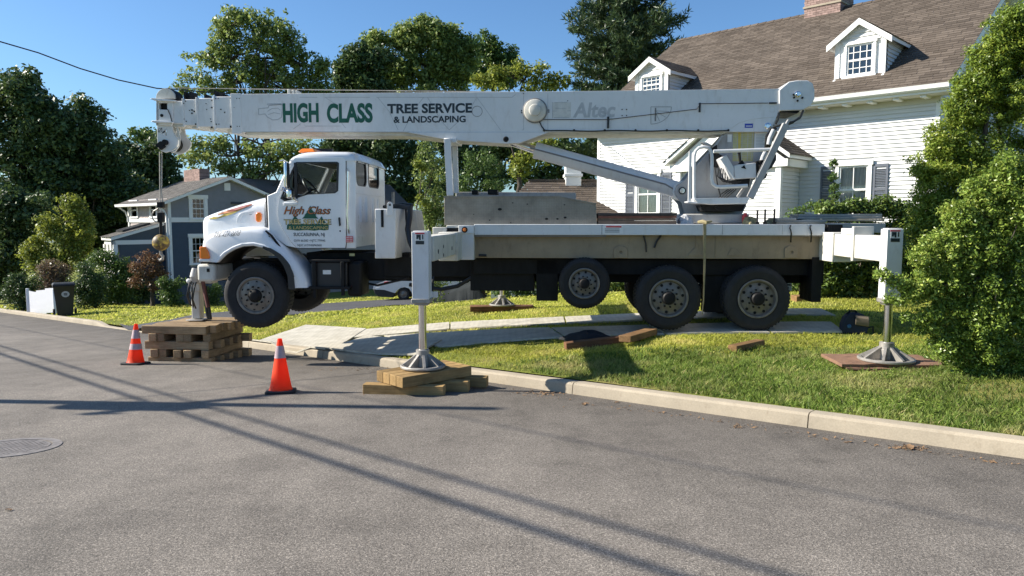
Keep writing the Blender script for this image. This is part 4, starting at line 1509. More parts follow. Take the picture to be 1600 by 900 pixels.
mb.box(jx - 0.05, jx + 0.35, VJ - 0.13, VJ + 0.13, tp(309, 442, VJ).z, tp(309, 424, VJ).z)
mb.build('jack_sleeve', 'dirtywhite', fj, bevel=0.015)
mb = MB()
mb.box(jx - 0.16, jx + 0.16, VJ - 0.16, VJ + 0.16, jz, jz + 0.022)
mb.build('jack_foot', 'steel', fj, bevel=0.008)
mb = MB()
mb.tube([tp(305, 420, .95), tp(303, 432, .9), tp(306, 441, .95)], [0.06, 0.075, 0.06], n=12)
mb.build('valve_block', 'greypaint', fj, smooth=True)
mb = MB()
for k, (dx, sg) in enumerate(((-4, -5), (-2, -3), (1, 3), (5, 4))):
    mb.tube([tp(304 + dx, 434, .95), tp(299 + dx, 446 + k, .85), tp(297 + sg, 462 + 2 * k, .85), tp(301 + dx, 476 + 2 * k, .95)], 0.014, n=6)
mb.tube([tp(318, 446, 1.0), tp(324, 466, .95), tp(327, 484, .95), tp(329, 499, .95)], 0.03, n=8)
mb.tube([tp(321, 447, 1.0), tp(321, 466, .95), tp(323, 486, .95), tp(326, 499, .95)], 0.03, n=8)
mb.build('jack_hoses', 'hose', fj, smooth=True)
mb = MB()
mb.tube([tp(317, 440, 1.0), tp(321, 462, .92), tp(325, 480, .9)], 0.035, n=8)
mb.build('red_hose_cover', simple('faded_red_rubber', (0.12, 0.04, 0.03), .7), fj, smooth=True)
mb = MB(); mb.sphere(tp(295, 439, .9), 0.045, 12, 8)
mb.build('coupler_cap', 'decalwhite', fj, smooth=True)
# ---------------------------------------------------------------- boom
VB, VBF = 0.9, 1.62
mb = MB()
slab(mb, [(363, 147), (900, 142.5), (1218, 138.5), (1218, 172), (1206, 200), (1200, 206), (1137, 206), (900, 206.5), (640, 206.5), (366, 206)], VB, VBF)
boom = mb.build('boom', 'white', truck, bevel=0.02)
mb = MB()      # bottom stiffener and lift bracket
slab(mb, [(380, 206), (1140, 206), (1128, 209.5), (860, 209), (845, 212), (812, 222), (792, 224), (700, 218.5), (632, 211.5), (384, 210.5)], VB + 0.06, VBF - 0.06, [], ref=VB)
mb.build('boom_bottom_plate', 'dirtywhite', boom, bevel=0.008)
mb = MB()
slab(mb, [(634, 206.5), (858, 206.5), (842, 212.5), (812, 223.5), (790, 224.5), (700, 218.5)], VB - 0.012, VB + 0.03)
mb.build('lift_bracket', 'white', boom, bevel=0.006)
mb = MB()
c_ = tp(790.5, 217.5, VB - .012)
mb.lathe([(0.0, -0.03), (0.035, -0.03), (0.045, -0.01), (0.05, 0.0)], c_, (0, 1, 0), 18)
mb.build('bracket_pin', 'black', boom, smooth=True)
for i, (x0, x1, yt, yb, v0) in enumerate(((335, 363, 150.5, 201, VB + 0.03), (307.5, 336, 153, 198.5, VB + 0.06), (286, 309, 155, 196, VB + 0.09), (262, 287, 157.5, 193.5, VB + 0.12))):
    mb = MB()
    a, b = tp(x0, yb, v0), tp(x1 + 3, yt, v0)
    mb.box(a.x, b.x, v0, 2 * 1.26 - v0, a.z, b.z)
    s_ = mb.build('boom_section', 'white', boom, bevel=0.012)
    if i < 3:
        mb = MB()
        mb.box(b.x - 0.09, b.x - 0.04, v0 - 0.012, 2 * 1.26 - v0 + .012, a.z - 0.02, b.z + 0.015) if i == 9 else mb.box(a.x, a.x + 0.03, v0 - 0.012, 2 * 1.26 - v0 + .012, a.z - 0.025, b.z + 0.015)
        mb.build('section_collar', 'white', boom, bevel=0.004)
mb = MB()     # collar at the mouth of the main section
a, b = tp(362.5, 209, VB), tp(376, 146, VB)
mb.box(a.x, b.x, VB - 0.008, VBF + 0.008, a.z, b.z)
mb.build('section_collar', 'white', boom, bevel=0.004)
mb = MB()     # beige wear strips beneath the sections
for x0, x1, y0, y1 in ((268, 288, 194, 198), (300, 308, 196, 200.5), (328, 337, 199, 203), (356, 366, 202, 207)):
    a, b = tp(x0, y1, VB + 0.15), tp(x1, y0, VB + 0.15)
    mb.box(a.x, b.x, VB + 0.15, VBF - 0.15, a.z, b.z)
mb.build('wear_pads', 'dirtywhite', boom)
mb = MB()     # bolts on the side of the sections
for x, y, r_ in ((370, 154, .8), (374, 154, .8), (371, 197.5, .8), (374.5, 197.5, .8), (337, 154, .8), (341, 153.5, .8), (338, 194, 1), (342, 194, .8), (300, 172, 1.3), (303.5, 174, 1.3), (300, 177, 1.3), (296, 172.5, .8),
                 (290, 158, .9), (287, 161.5, .9), (287.5, 186, .9), (291, 189.5, .9), (331, 157, .9), (330, 190, .9), (331, 168, 1.2), (329, 186, .8), (351, 175.5, 1), (361, 153, 1.5), (361, 198, 2), (331, 199, 1.6), (306, 194, 1.4), (345, 171, 1), (322, 162, .7), (323, 171, .7), (366, 168, .6),
                 (815, 173, 1), (815, 176, 1), (857.5, 172, 1), (857.5, 175, 1), (972, 171, .9), (979, 171, .9), (972, 180.6, .9), (979, 180.6, .9), (818, 146, .8), (887, 157.5, .7)):
    vv = VB - 0.004 if x > 363 else (VB + 0.026 if x > 335 else (VB + 0.056 if x > 308 else VB + 0.086))
    c_ = tp(x, y, vv)
    mb.cyl(c_ + Vector((0, 0.006, 0)), c_ - Vector((0, 0.008, 0)), r_ * 0.011, n=8)
tag(mb.build('section_bolts', 'black', boom), kind='stuff')
# faint weld outlines on the boom flank
mb = MB()
for pts in ([(468, 152), (496, 152)], [(508, 152), (578, 152)], [(588, 152), (655, 152), (700, 152), (800, 152), (806, 147)], [(508, 152), (525, 163)], [(590, 152), (608, 174), (622, 203)], [(662, 152), (648, 170), (630, 205)], [(668, 152), (690, 190), (702, 203), (716, 190)], [(745, 152), (782, 203)], [(745, 152), (737, 166)], [(476, 197), (532, 197)], [(458, 202), (470, 193)], [(540, 200), (532, 190)],
            [(818, 146), (818, 203), (815, 203)], [(856, 146), (856, 203)], [(364, 206), (640, 206.2)]):
    line(mb, pts, VB - 0.0005, 0.009, 0.0015)
tag(mb.build('weld_lines', 'ghost', boom), kind='stuff')
mb = MB()
c_ = tp(745.5, 174, VB)
for i in range(20):
    t, t2 = 2 * math.pi * i / 20, 2 * math.pi * (i + 1) / 20
    mb.beam(c_ + Vector((.09 * math.cos(t), -.001, .09 * math.sin(t))), c_ + Vector((.09 * math.cos(t2), -.001, .09 * math.sin(t2))), 0.008, 0.004, up=(0, 1, 0))
mb.build('access_ring', 'seam', boom)
# lettering on the boom
ptext('HIGH', 442.3, 497.5, 160.5, 192, VB - 0.003, MT['green'], boom, bold=0.042)
ptext('CLASS', 511, 582, 160.8, 192.4, VB - 0.003, MT['green'], boom, bold=0.042)
ptext('TREE SERVICE', 605.2, 737.5, 160.8, 177.6, VB - 0.003, MT['navy'], boom, bold=0.035)
ptext('& LANDSCAPING', 615, 727.6, 180.6, 192.2, VB - 0.003, MT['navy'], boom, bold=0.03)
ptext('Altec', 895, 962, 159.5, 184, VB - 0.002, MT['ghost'], boom, bold=0.03, shear=0.15)
mb = MB()
slab(mb, [(863, 160), (892, 160), (892, 184), (863, 184)], VB - 0.002, VB + 0.002)
mb.build('faded_emblem', 'ghostlight', boom)
mb = MB()
for pts in ([(863, 159), (863, 185)], [(866, 160), (886, 160)], [(868, 169.5), (884, 169.5)], [(863, 173.5), (870, 173.5)], [(886, 173), (892, 173)], [(866, 184), (890, 184)]):
    line(mb, pts, VB - 0.003, 0.009, 0.002)
tag(mb.build('faded_emblem_print', 'ghost', boom), kind='stuff')
mb = MB()     # ghost outline of a removed emblem left of the lettering
pts = [(404, 170), (419, 168.5), (420, 165), (441, 163), (441, 170), (440, 183), (434, 187), (426, 187.5), (418, 183), (414, 178), (404, 179.5), (404, 170)]
line(mb, pts, VB - 0.0005, 0.016, 0.002)
line(mb, [(418, 174), (424, 170), (434, 169), (438, 172)], VB - .0005, 0.012, 0.002)
line(mb, [(419, 179), (428, 176), (438, 178)], VB - .0005, 0.012, 0.002)
line(mb, [(417, 163), (440, 163)], VB - .0005, 0.03, 0.002)
tag(mb.build('removed_emblem', 'ghost', boom), kind='stuff')
# reel for the outreach cable
mb = MB()
c_ = tp(836, 173, VB)
mb.lathe([(0.0, -0.115), (0.06, -0.112), (0.095, -0.10), (0.105, -0.075), (0.15, -0.066), (0.185, -0.05), (0.2, -0.02), (0.205, 0.0)], c_, (0, 1, 0), 40)
mb.build('cable_reel', 'dirtywhite', boom, smooth=True, ang=28)
mb = MB()
mb.lathe([(0.2, -0.03), (0.216, -0.02), (0.216, 0.0), (0.2, 0.0)], c_, (0, 1, 0), 40)
mb.build('reel_rim', 'seam', boom, smooth=True)
mb = MB()
mb.tube([tp(843, 190, VB - .02), tp(846, 197, VB - .02), tp(851, 203.5, VB - .02)] + [tp(x, 204.5 + 0.6 * math.sin(x * 0.07), VB - .02) for x in range(860, 1146, 12)], 0.011, n=6)
for x in (850, 897, 945, 993, 1042, 1091, 1138):
    mb.cyl(tp(x, 203.6, VB - .03), tp(x, 203.6, VB), 0.022, n=8)
mb.tube([tp(x, 186.8 - max(0, x - 950) * 0.118, VB - .02) for x in range(849, 1094, 12)] + [tp(1094, 162, VB - .02), tp(1200, 161, VB - .02)], 0.006, n=6)
pbox(mb, 948.5, 182, 952, 200, VB - .03, VB)
pbox(mb, 1092, 160.5, 1095, 175, VB - .03, VB)
pbox(mb, 1202, 159.6, 1214, 162, VB - .03, VB)
tag(mb.build('angle_cable', 'hose', boom, smooth=True), kind='stuff')
# angle indicator quadrant
mb = MB()
q0 = (1017, 167)
arcp = [(1049, 167)] + [(1017 + 32 * math.cos(t), 167 + 27 * math.sin(t)) for t in [math.pi / 2 * i / 8 for i in range(1, 9)]] + [(1017, 194)]
line(mb, [q0] + arcp + [q0], VB - .001, 0.007, 0.002)
for t in (0.3, 0.7, 1.1):
    line(mb, [(1023, 173), (1017 + 30 * math.cos(t), 167 + 25 * math.sin(t))], VB - .001, 0.005, 0.002)
pbox(mb, 1023, 168.5, 1025.4, 189, VB - .01, VB)
tag(mb.build('angle_indicator', 'seam', boom), kind='stuff')
lbl = label_rect('blue_decal', 1163.5, 193, 1176.5, 199.8, VB, 'decalblue', boom)
label_rect('blue_decal_print', 1165.5, 196.2, 1175, 197.6, VB - .003, 'decalwhite', boom)
mb = MB()
c_ = tp(1199.5, 197, VB)
mb.lathe([(0.055, 0.0), (0.055, -0.015), (0.035, -0.02), (0.03, -0.008), (0.0, -0.008)], c_, (0, 1, 0), 24)
mb.build('boom_pin', 'chrome', boom, smooth=True, ang=30)
mb = MB()
line(mb, [(1142, 201), (1155, 192), (1172, 187), (1190, 184.5), (1210, 183)], VB - .001, 0.012, 0.002)
line(mb, [(1203, 167), (1210, 167), (1210, 175), (1203, 175), (1203, 167)], VB - .001, 0.006, 0.002)
tag(mb.build('scuff_lines', 'ghostlight', boom), kind='stuff')
# tail housing
mb = MB()
slab(mb, [(1217.5, 173), (1217.5, 140.5), (1233, 127.5), (1245, 125.5), (1262, 125.5), (1270, 130), (1273, 141), (1273, 154), (1268, 164), (1254, 172)], VB - 0.03, VBF + 0.03)
tail = mb.build('boom_tail', 'white', boom, bevel=0.012)
mb = MB()
c_ = tp(1246, 147.5, VB - .03)
mb.lathe([(0.0, -0.06), (0.03, -0.06), (0.035, -0.03), (0.05, -0.02), (0.052, 0.0)], c_, (0, 1, 0), 18)
mb.build('tail_hub', 'chrome', boom, smooth=True)
mb = MB()
for x, y in ((1240.5, 152.5), (1246, 157.5), (1253.5, 153), (1240, 148)):
    c2 = tp(x, y, VB - .03); mb.cyl(c2, c2 - Vector((0, .02, 0)), 0.017, n=8)
slab(mb, [(1219, 172), (1250, 173), (1246, 177), (1222, 175.5)], VB + 0.02, VBF - 0.02)
tag(mb.build('tail_bolts', 'black', boom), kind='stuff')
mb = MB()
mb.tube([tp(1217, 176, VB), tp(1216, 186, VB), tp(1212, 194, VB)], 0.02)
mb.tube([tp(1255, 173, VB), tp(1250, 184, VB - .1), tp(1240, 190, VB - .2), tp(1224, 194, VB - .2), tp(1208, 199, VB - .1)], 0.02)
mb.tube([tp(1248, 184, VB + .1), tp(1238, 192, VB - .1), tp(1226, 197, VB - .1)], 0.016)
mb.build('tail_hoses', 'hose', boom, smooth=True)
# items along the top of the boom
mb = MB()
a, b = tp(449, 147, 1.2), tp(461, 139, 1.2)
for dx in (0, 0.09, 0.16):
    mb.box(a.x + dx * .9, a.x + dx * .9 + 0.05, 1.2, 1.4, a.z - .02, b.z - dx * 0.15)
mb.build('sheave_guides', 'dirtywhite', boom, bevel=0.01)
mb = MB()
for x, y0 in ((288, 143), (297.5, 143), (320, 147), (336, 142), (348, 146), (361, 145)):
    a, b = tp(x - 1, 156, 1.1), tp(x + 1, y0, 1.1)
    mb.box(a.x, b.x, 1.1, 1.35, a.z - 0.03, b.z)
mb.build('rope_guides', 'black', boom)
mb = MB()
mb.tube([tp(x, 137.5 + (x - 262) * 0.012, 1.25) for x in range(262, 1235, 40)] + [tp(1240, 132, 1.25)], 0.008, n=6)
mb.build('winch_rope', 'steel', boom, smooth=True)
# boom head
VHd = VB + 0.12
mb = MB()
slab(mb, [(243.5, 154), (243.8, 150)] + [(258.5 + 15 * math.cos(math.pi + t), 153 - 15 * math.sin(t)) for t in [math.pi * i / 14 for i in range(1, 14)]][:0] + [(258.5 - 15 * math.cos(t), 153 - 15 * math.sin(t)) for t in [math.pi * (i / 16) for i in range(2, 15)]] + [(273.5, 154)], VHd + 0.05, VHd + 0.09)
hd = mb.build('top_sheave', 'dirtywhite', boom, bevel=0.008)
mb = MB()
mb.cyl(tp(260, 152, VHd + .1), tp(260, 152, VHd + .1) + Vector((0, .3, 0)), 0.165, n=28)
mb.build('sheave_wheel', 'black', boom, smooth=True)
mb = MB()
slab(mb, [(243.5, 196), (244, 157.5), (270, 157.5), (270, 190), (268, 196)], VHd - 0.02, VHd + 0.02, [[(247, 169), (247, 161), (262, 161), (262, 171.5), (250, 171)]])
slab(mb, [(244, 158), (248, 158), (248, 196), (244, 196)], VHd - 0.02, 2 * 1.26 - VHd)
slab(mb, [(243.5, 196), (244, 157.5), (270, 157.5), (270, 190), (268, 196)], 2 * 1.26 - VHd - .04, 2 * 1.26 - VHd)
mb.build('head_plates', 'white', boom, bevel=0.008)
mb = MB()
slab(mb, [(234, 154.5), (238, 153), (272, 156), (272, 158.5), (252, 157.8), (240, 156.8)], VHd - 0.08, 2 * 1.26 - VHd + .08)
slab(mb, [(235.5, 190), (238, 188), (269, 190), (269, 192), (240, 191.5)], VHd - 0.08, 2 * 1.26 - VHd + .08)
mb.build('head_flanges', 'white', boom, bevel=0.006)
mb = MB()
slab(mb, [(247, 170), (247, 161.5), (262, 161.5), (262, 171), (252, 171)], VHd + 0.06, VHd + .3)
c_ = tp(253, 180.5, VHd - .02); mb.cyl(c_, c_ - Vector((0, .015, 0)), 0.028, n=12)
mb.tube([tp(262, 171, VHd - .03), tp(266, 180, VHd - .04), tp(268.5, 190, VHd - .03)], 0.008)
mb.build('head_opening', 'black', boom)
mb = MB()
slab(mb, [(245, 192.5), (268.5, 192.5), (270, 204), (272.5, 210), (279, 218), (279, 224), (275, 231), (268, 236), (258, 238.5), (252, 236), (246.5, 231), (245.5, 215)], VHd + 0.02, VHd + 0.06, [[(258.2, 203), (260, 202), (260, 212.5), (258, 211.5)]])
slab(mb, [(245, 192.5), (268.5, 192.5), (270, 204), (272.5, 210), (279, 218), (279, 224), (275, 231), (268, 236), (258, 238.5), (252, 236), (246.5, 231), (245.5, 215)], 1.48, 1.52, [], ref=VHd + .02)
slab(mb, [(270.5, 195), (281, 196), (281.5, 205), (279, 208), (276.5, 203), (273.5, 208), (271, 207)], VHd + .2, VHd + .25)
mb.build('sheave_block_plates', 'white', boom, bevel=0.006)
mb = MB()
mb.cyl(tp(262, 224, VHd + .1), tp(262, 224, VHd + .1) + Vector((0, .3, 0)), 0.13, n=24)
slab(mb, [(243, 226), (250, 220.5), (257, 229), (250, 234)], VHd - .04, VHd + .02)
c_ = tp(258.5, 222.5, VHd); mb.cyl(c_ + Vector((0, .03, 0)), c_ - Vector((0, .04, 0)), 0.05, n=14)
mb.build('sheave_wheel', 'black', boom)
mb = MB()
mb.tube([tp(277, 199, VHd), tp(281, 215, VHd), tp(280, 227, VHd), tp(274, 236, VHd), tp(268, 238, VHd)], 0.018, n=8)
mb.build('rope_keeper', 'dirtywhite', boom, smooth=True)
mb = MB()
line(mb, [(247, 201), (253, 200), (253, 206), (247.5, 206.5), (247, 201)], VHd + .018, .008, .003)
line(mb, [(248, 206), (252.5, 200.5)], VHd + .018, .012, .003)
tag(mb.build('head_sticker', 'seam', boom), kind='stuff')
# ---------------------------------------------------------------- lift cylinder
lc = empty('lift_cylinder', (0, 0, 0), parent=truck)
mb = MB()
A, B = tp(836, 234.5, 1.25), tp(1064, 298, 1.25)
mb.cyl(A, B, 0.145, n=32)
mb.cyl(A, A + (B - A).normalized() * 0.06, 0.152, n=32)
mb.build('cylinder_barrel', 'white', lc, smooth=True)
mb = MB()
mb.cyl(tp(795, 221, 1.25), A + (B - A) * .02, 0.07, n=20)
mb.build('cylinder_rod', 'chrome', lc, smooth=True)
mb = MB()
mb.cyl(B + Vector((0, -0.22, 0)), B + Vector((0, 0.22, 0)), 0.17, n=24)
mb.build('cylinder_lug', 'white', lc, smooth=True)
mb = MB()
mb.tube([tp(828, 231, 1.0), tp(900, 250, 1.02), tp(1040, 288, 1.04), tp(1060, 300, 1.05)], 0.014)
mb.build('cylinder_pipe', 'seam', lc, smooth=True)
# ---------------------------------------------------------------- turntable, tower, operator station
tt = empty('turntable', (0, 0, 0), parent=truck)
mb = MB()
c_ = tp(1114, 349.5, 1.2); zt = tp(1114, 334, .7).z
mb.cyl((c_.x, 1.25, tp(1114, 350, .5).z), (c_.x, 1.25, zt), 0.62, n=40)
mb.build('slew_ring', 'greypaint', tt, smooth=True, bevel=0.01)
mb = MB()
pbox(mb, 1070, 334, 1162, 349, 0.55, 1.9)
mb.build('slew_base', 'greypaint', tt, bevel=0.02)
VT = 0.98
mb = MB()
tow = [(1136, 206), (1212, 203), (1207, 214), (1198, 232), (1184, 262), (1172, 296), (1166, 322), (1160, 334), (1070, 334), (1066, 318), (1057, 308), (1053.5, 299), (1058, 289), (1068, 283), (1080, 268), (1098, 247), (1118, 226)]
slab(mb, tow, VT, VT + 0.05)
slab(mb, tow, 1.5, 1.55, [], ref=VT)
tower = mb.build('tower_plates', 'greypaint', tt, bevel=0.008)
mb = MB()
c_ = tp(1066, 298, VT)
mb.lathe([(0.0, -0.03), (0.03, -0.03), (0.034, -0.015), (0.055, -0.015), (0.06, 0.0)], c_, (0, 1, 0), 20)
mb.build('tower_pin', 'chrome', tt, smooth=True, ang=30)
mb = MB()
mb.lathe([(0.045, -0.018), (0.062, -0.018), (0.062, 0.0)], c_, (0, 1, 0), 20)
mb.build('pin_ring', 'black', tt, smooth=True)
lbs = [('load_chart', 1144.5, 202, 1178, 252, 'decalyellow'), ('load_chart', 1178.5, 204.5, 1199, 231.5, 'decalwhite'), ('load_chart', 1179, 204.3, 1198.5, 207, 'decalred'), ('load_chart', 1136.5, 210, 1143.5, 222, 'decalwhite')]
for i, (nm, x0, y0, x1, y1, m_) in enumerate(lbs):
    label_rect(nm, x0, y0, x1, y1, VT - .002 * i, m_, tt)
mb = MB()
for k in range(9):
    pbox(mb, 1181, 209.5 + k * 2.3, 1196 - (k % 3) * 2, 210.3 + k * 2.3, VT - .008, VT - .004)
for x in (1152, 1159, 1168, 1175):
    pbox(mb, x, 205, x + .5, 250, VT - .005, VT - .003)
for k in range(12):
    pbox(mb, 1146, 205.5 + k * 3.7, 1176.5, 206 + k * 3.7, VT - .005, VT - .003)
pbox(mb, 1145, 202, 1155, 204, VT - .006, VT - .003)
tag(mb.build('chart_print', 'ghost', tt), kind='stuff')
mb = MB()
slab(mb, [(1153, 204), (1157.5, 204), (1157, 251), (1154, 251)], VT - .0065, VT - .003)
mb.build('chart_highlight', 'flameyellow', tt)
# operator platform
st = empty('operator_station', (0, 0, 0), parent=truck)
mb = MB()
slab(mb, [(1083, 310), (1172, 308.5), (1167, 318.5), (1111, 319.5), (1090, 317.5)], 0.25, 0.9)
slab(mb, [(1074, 314), (1091, 316), (1111, 319), (1075, 317)], 0.25, 0.6)
mb.build('platform', 'white', st, bevel=0.01)
mb = MB()
slab(mb, [(1094, 320), (1165, 320), (1160, 330), (1098, 330)], 0.5, 0.95)
mb.build('platform_bracket', 'black', st)
mb = MB()
P = lambda x, y, v=0.3: tp(x, y, v)
loop = [P(1084.5, 315), P(1084.5, 262), P(1084.8, 244), P(1087, 236), P(1092, 231), P(1100, 229.5), P(1107, 231), P(1111.5, 237), P(1112.5, 246), P(1112, 280), P(1113.5, 287), P(1119, 291.5), P(1128, 292), P(1168, 290)]
mb.tube(loop, 0.028, n=10)
mb.tube([P(1115, 236.5, .35), P(1206, 233.5, .35)], 0.03, n=10)
mb.box(P(1075.5, 313).x, P(1079.5, 313).x, 0.3, 0.36, P(1077, 316).z, P(1077, 236).z)
mb.build('guard_rails', 'white', st, smooth=True)
mb = MB()
mb.beam(P(1172, 309, .35), P(1228, 194, .35), 0.11, 0.09, up=(0, 1, 0))
mb.beam(P(1226, 199, .4), P(1232.5, 187.5, .4), 0.045, 0.06, up=(0, 1, 0))
mb.beam(P(1152, 308, .6), P(1163, 293, .6), 0.05, 0.05, up=(0, 1, 0))
mb.build('slanted_brace', 'greypaint', st, bevel=0.008)
mb = MB()
slab(mb, [(1125.5, 247), (1135, 242), (1147, 262), (1147, 279), (1141, 280)], 0.45, 0.85)
slab(mb, [(1147, 259), (1156, 257), (1181, 254), (1182, 278), (1148, 280)], 0.45, 0.85)
mb.build('control_console', 'white', st, bevel=0.012)
mb = MB()
mb.beam(P(1126, 248, .42), P(1147.5, 279.5, .42), 0.02, 0.02, up=(0, 1, 0))
mb.build('seat_edge', 'decalwhite', st)
mb = MB()
mb.tube([P(1155, 239, .6), P(1157, 255, .6)], 0.022)
mb.sphere(P(1155, 239, .6), .03, 10, 6)
slab(mb, [(1153, 256), (1160, 250), (1165, 258)], 0.5, 0.52)
slab(mb, [(1158, 262), (1163, 258), (1166, 264)], 0.44, 0.45)
pbox(mb, 1181, 252, 1186, 279, 0.5, 0.8)
pbox(mb, 1188, 250, 1194, 256, 0.5, 0.8)
slab(mb, [(1109, 240), (1120, 238), (1133, 246), (1122, 262), (1111, 258)], 0.8, 0.9)
slab(mb, [(1112, 232), (1120, 226), (1121, 234), (1128, 236), (1122, 240)], 0.4, 0.55)
slab(mb, [(1150, 281), (1172, 279), (1170, 292), (1154, 289)], 0.5, 0.8)
tag(mb.build('control_levers', 'black', st), kind='stuff')
mb = MB()
for k in range(5):
    mb.tube([P(1124 + 3 * k, 262 + k, .6), P(1121 + 4 * k, 275 + 2 * k, .5), P(1130 + 5 * k, 284 + k, .5), P(1146 + 3 * k, 283, .5)], 0.011, n=6)
mb.tube([P(1117, 262, .7), P(1121, 288, .6), P(1126, 308, .6)], 0.012)
for k in range(4):
    mb.tube([P(1150 - 4 * k, 296, .8), P(1142 - 5 * k, 303, .7), P(1135 - 4 * k, 309, .8)], 0.01, n=6)
tag(mb.build('control_hoses', 'hose', st, smooth=True), kind='stuff')
mb = MB()
for k in range(4):
    mb.tube([P(1212 - 2 * k, 201, .85), P(1207 - 3 * k, 213, .75), P(1203 - 2 * k, 226, .75), P(1205 - 3 * k, 238, .8), P(1196 - 2 * k, 252, .85), P(1190 - 2 * k, 270, .85)], 0.026, n=8)
slab(mb, [(1206, 243), (1213, 241), (1213, 250), (1206, 262), (1200, 266)], .7, .9)
slab(mb, [(1194, 274), (1200, 270), (1197, 278), (1193, 280)], .5, .6)
mb.build('tower_hoses', 'hose', st, smooth=True)
mb = MB()
mb.tube([P(1209, 203, .7), P(1203, 216, .68), P(1201, 226, .68)], 0.04, n=10)
mb.tube([P(1196, 238, .7), P(1192, 246, .68), P(1190, 253, .68)], 0.04, n=10)
mb.build('hose_sleeves', 'ghost', st, smooth=True)
mb = MB()
slab(mb, [(1096, 222), (1104, 222), (1113, 227), (1110, 229), (1102, 226)], .35, .5)
slab(mb, [(1113, 230), (1128, 211), (1131, 212), (1117, 232)], .9, .95)
mb.build('work_lamp', 'greypaint', st, bevel=0.005)
mb = MB()
slab(mb, [(1117, 324), (1121, 328), (1124, 325), (1122, 320)], .4, .44)
mb.build('platform_hook', 'black', st)
# ============================================================ hook and ball hanging from the boom tip
VK = 1.26
hb = empty('hook_ball', tw(tp(251, 405, VK)), TYAW, 'yellow and rusty crane overhaul ball with hook hanging on wire rope from the boom tip', 'crane hook')
oK = tp(251, 405, VK)
def K(x, y, dv=0.0):
    return tp(x, y, VK + dv) - oK
def rusty(name):
    m, nt, b = new_mat(name)
    v = coords(nt)
    n = noise(nt, 7, 6, 0.7, v, 0.5)
    r = ramp(nt, [(0.42, (0.06, 0.045, 0.03)), (0.50, (0.2, 0.13, 0.04)), (0.58, (0.52, 0.37, 0.05))])
    nt.links.new(n.outputs['Fac'], r.inputs['Fac'])
    nt.links.new(r.outputs['Color'], b.inputs['Base Color'])
    b.inputs['Roughness'].default_value = 0.55
    bump(nt, b, n.outputs['Fac'], 0.3, 0.01)
    return m
MT['rustyellow'] = rusty('worn_yellow_paint')
mb = MB(); mb.sphere(K(251.5, 379), 0.155, 28, 18)
mb.build('ball', 'rustyellow', hb, smooth=True, ang=80)
mb = MB()
mb.tube([K(249.5, 237), K(250, 300), K(251, 345)], 0.011, n=6)
mb.tube([K(253, 237), K(252.5, 300), K(255, 322)], 0.011, n=6)
mb.build('wire_rope', 'steel', hb, smooth=True)
mb = MB()
mb.tube([K(251, 340), K(251.5, 366)], 0.03, n=10)
mb.add(*(lambda b_: (b_.v, b_.f))(MB().box(K(246.5, 320).x, K(256, 320).x, -0.04, 0.04, K(250, 324.5).z, K(250, 315.5).z)))
mb.add(*(lambda b_: (b_.v, b_.f))(MB().box(K(247.5, 340).x, K(256, 340).x, -0.05, 0.05, K(250, 347).z, K(250, 332).z)))
mb.build('wedge_socket', 'black', hb, bevel=0.008)
mb = MB()
mb.tube([K(247, 326), K(240, 330), K(237.5, 336), K(238.5, 342), K(242, 346), K(249, 347)], 0.012, n=6)
mb.build('rope_tail', 'steel', hb, smooth=True)
mb = MB()
mb.tube([K(251, 391), K(251.5, 397), K(254.5, 400), K(254, 405), K(250, 406.5), K(247.5, 404)], [0.03, 0.03, 0.03, 0.03, 0.025, 0.015], n=8)
mb.build('hook', 'steel', hb, smooth=True)
# ============================================================ CONES, TIMBERS, LOOSE THINGS
def cone_mat():
    m = simple('cone_orange_pvc', (0.98, 0.085, 0.012), 0.5, var=0.06, vscale=5, dirt=0.12, dirtcol=(0.45, 0.07, 0.02))
    nt = m.node_tree                      # thin translucent plastic: daylight comes through from the lit side
    b = nt.nodes['Principled BSDF']
    t = N(nt, 'ShaderNodeBsdfTranslucent')
    t.inputs['Color'].default_value = (1.0, 0.10, 0.02, 1)
    ms = N(nt, 'ShaderNodeMixShader'); ms.inputs[0].default_value = 0.5
    nt.links.new(b.outputs[0], ms.inputs[1]); nt.links.new(t.outputs[0], ms.inputs[2])
    nt.links.new(ms.outputs[0], nt.nodes['Material Output'].inputs['Surface'])
    return m
MT['cone'] = cone_mat()
MT['reflective'] = simple('reflective_collar', (0.43, 0.31, 0.32), 0.45, var=0.14, vscale=12, dirt=0.3, dirtcol=(.4, .2, .17))
def slope_rot(o, rz=0.0):
    o.rotation_euler = (-math.atan(0.08), 0, rz)
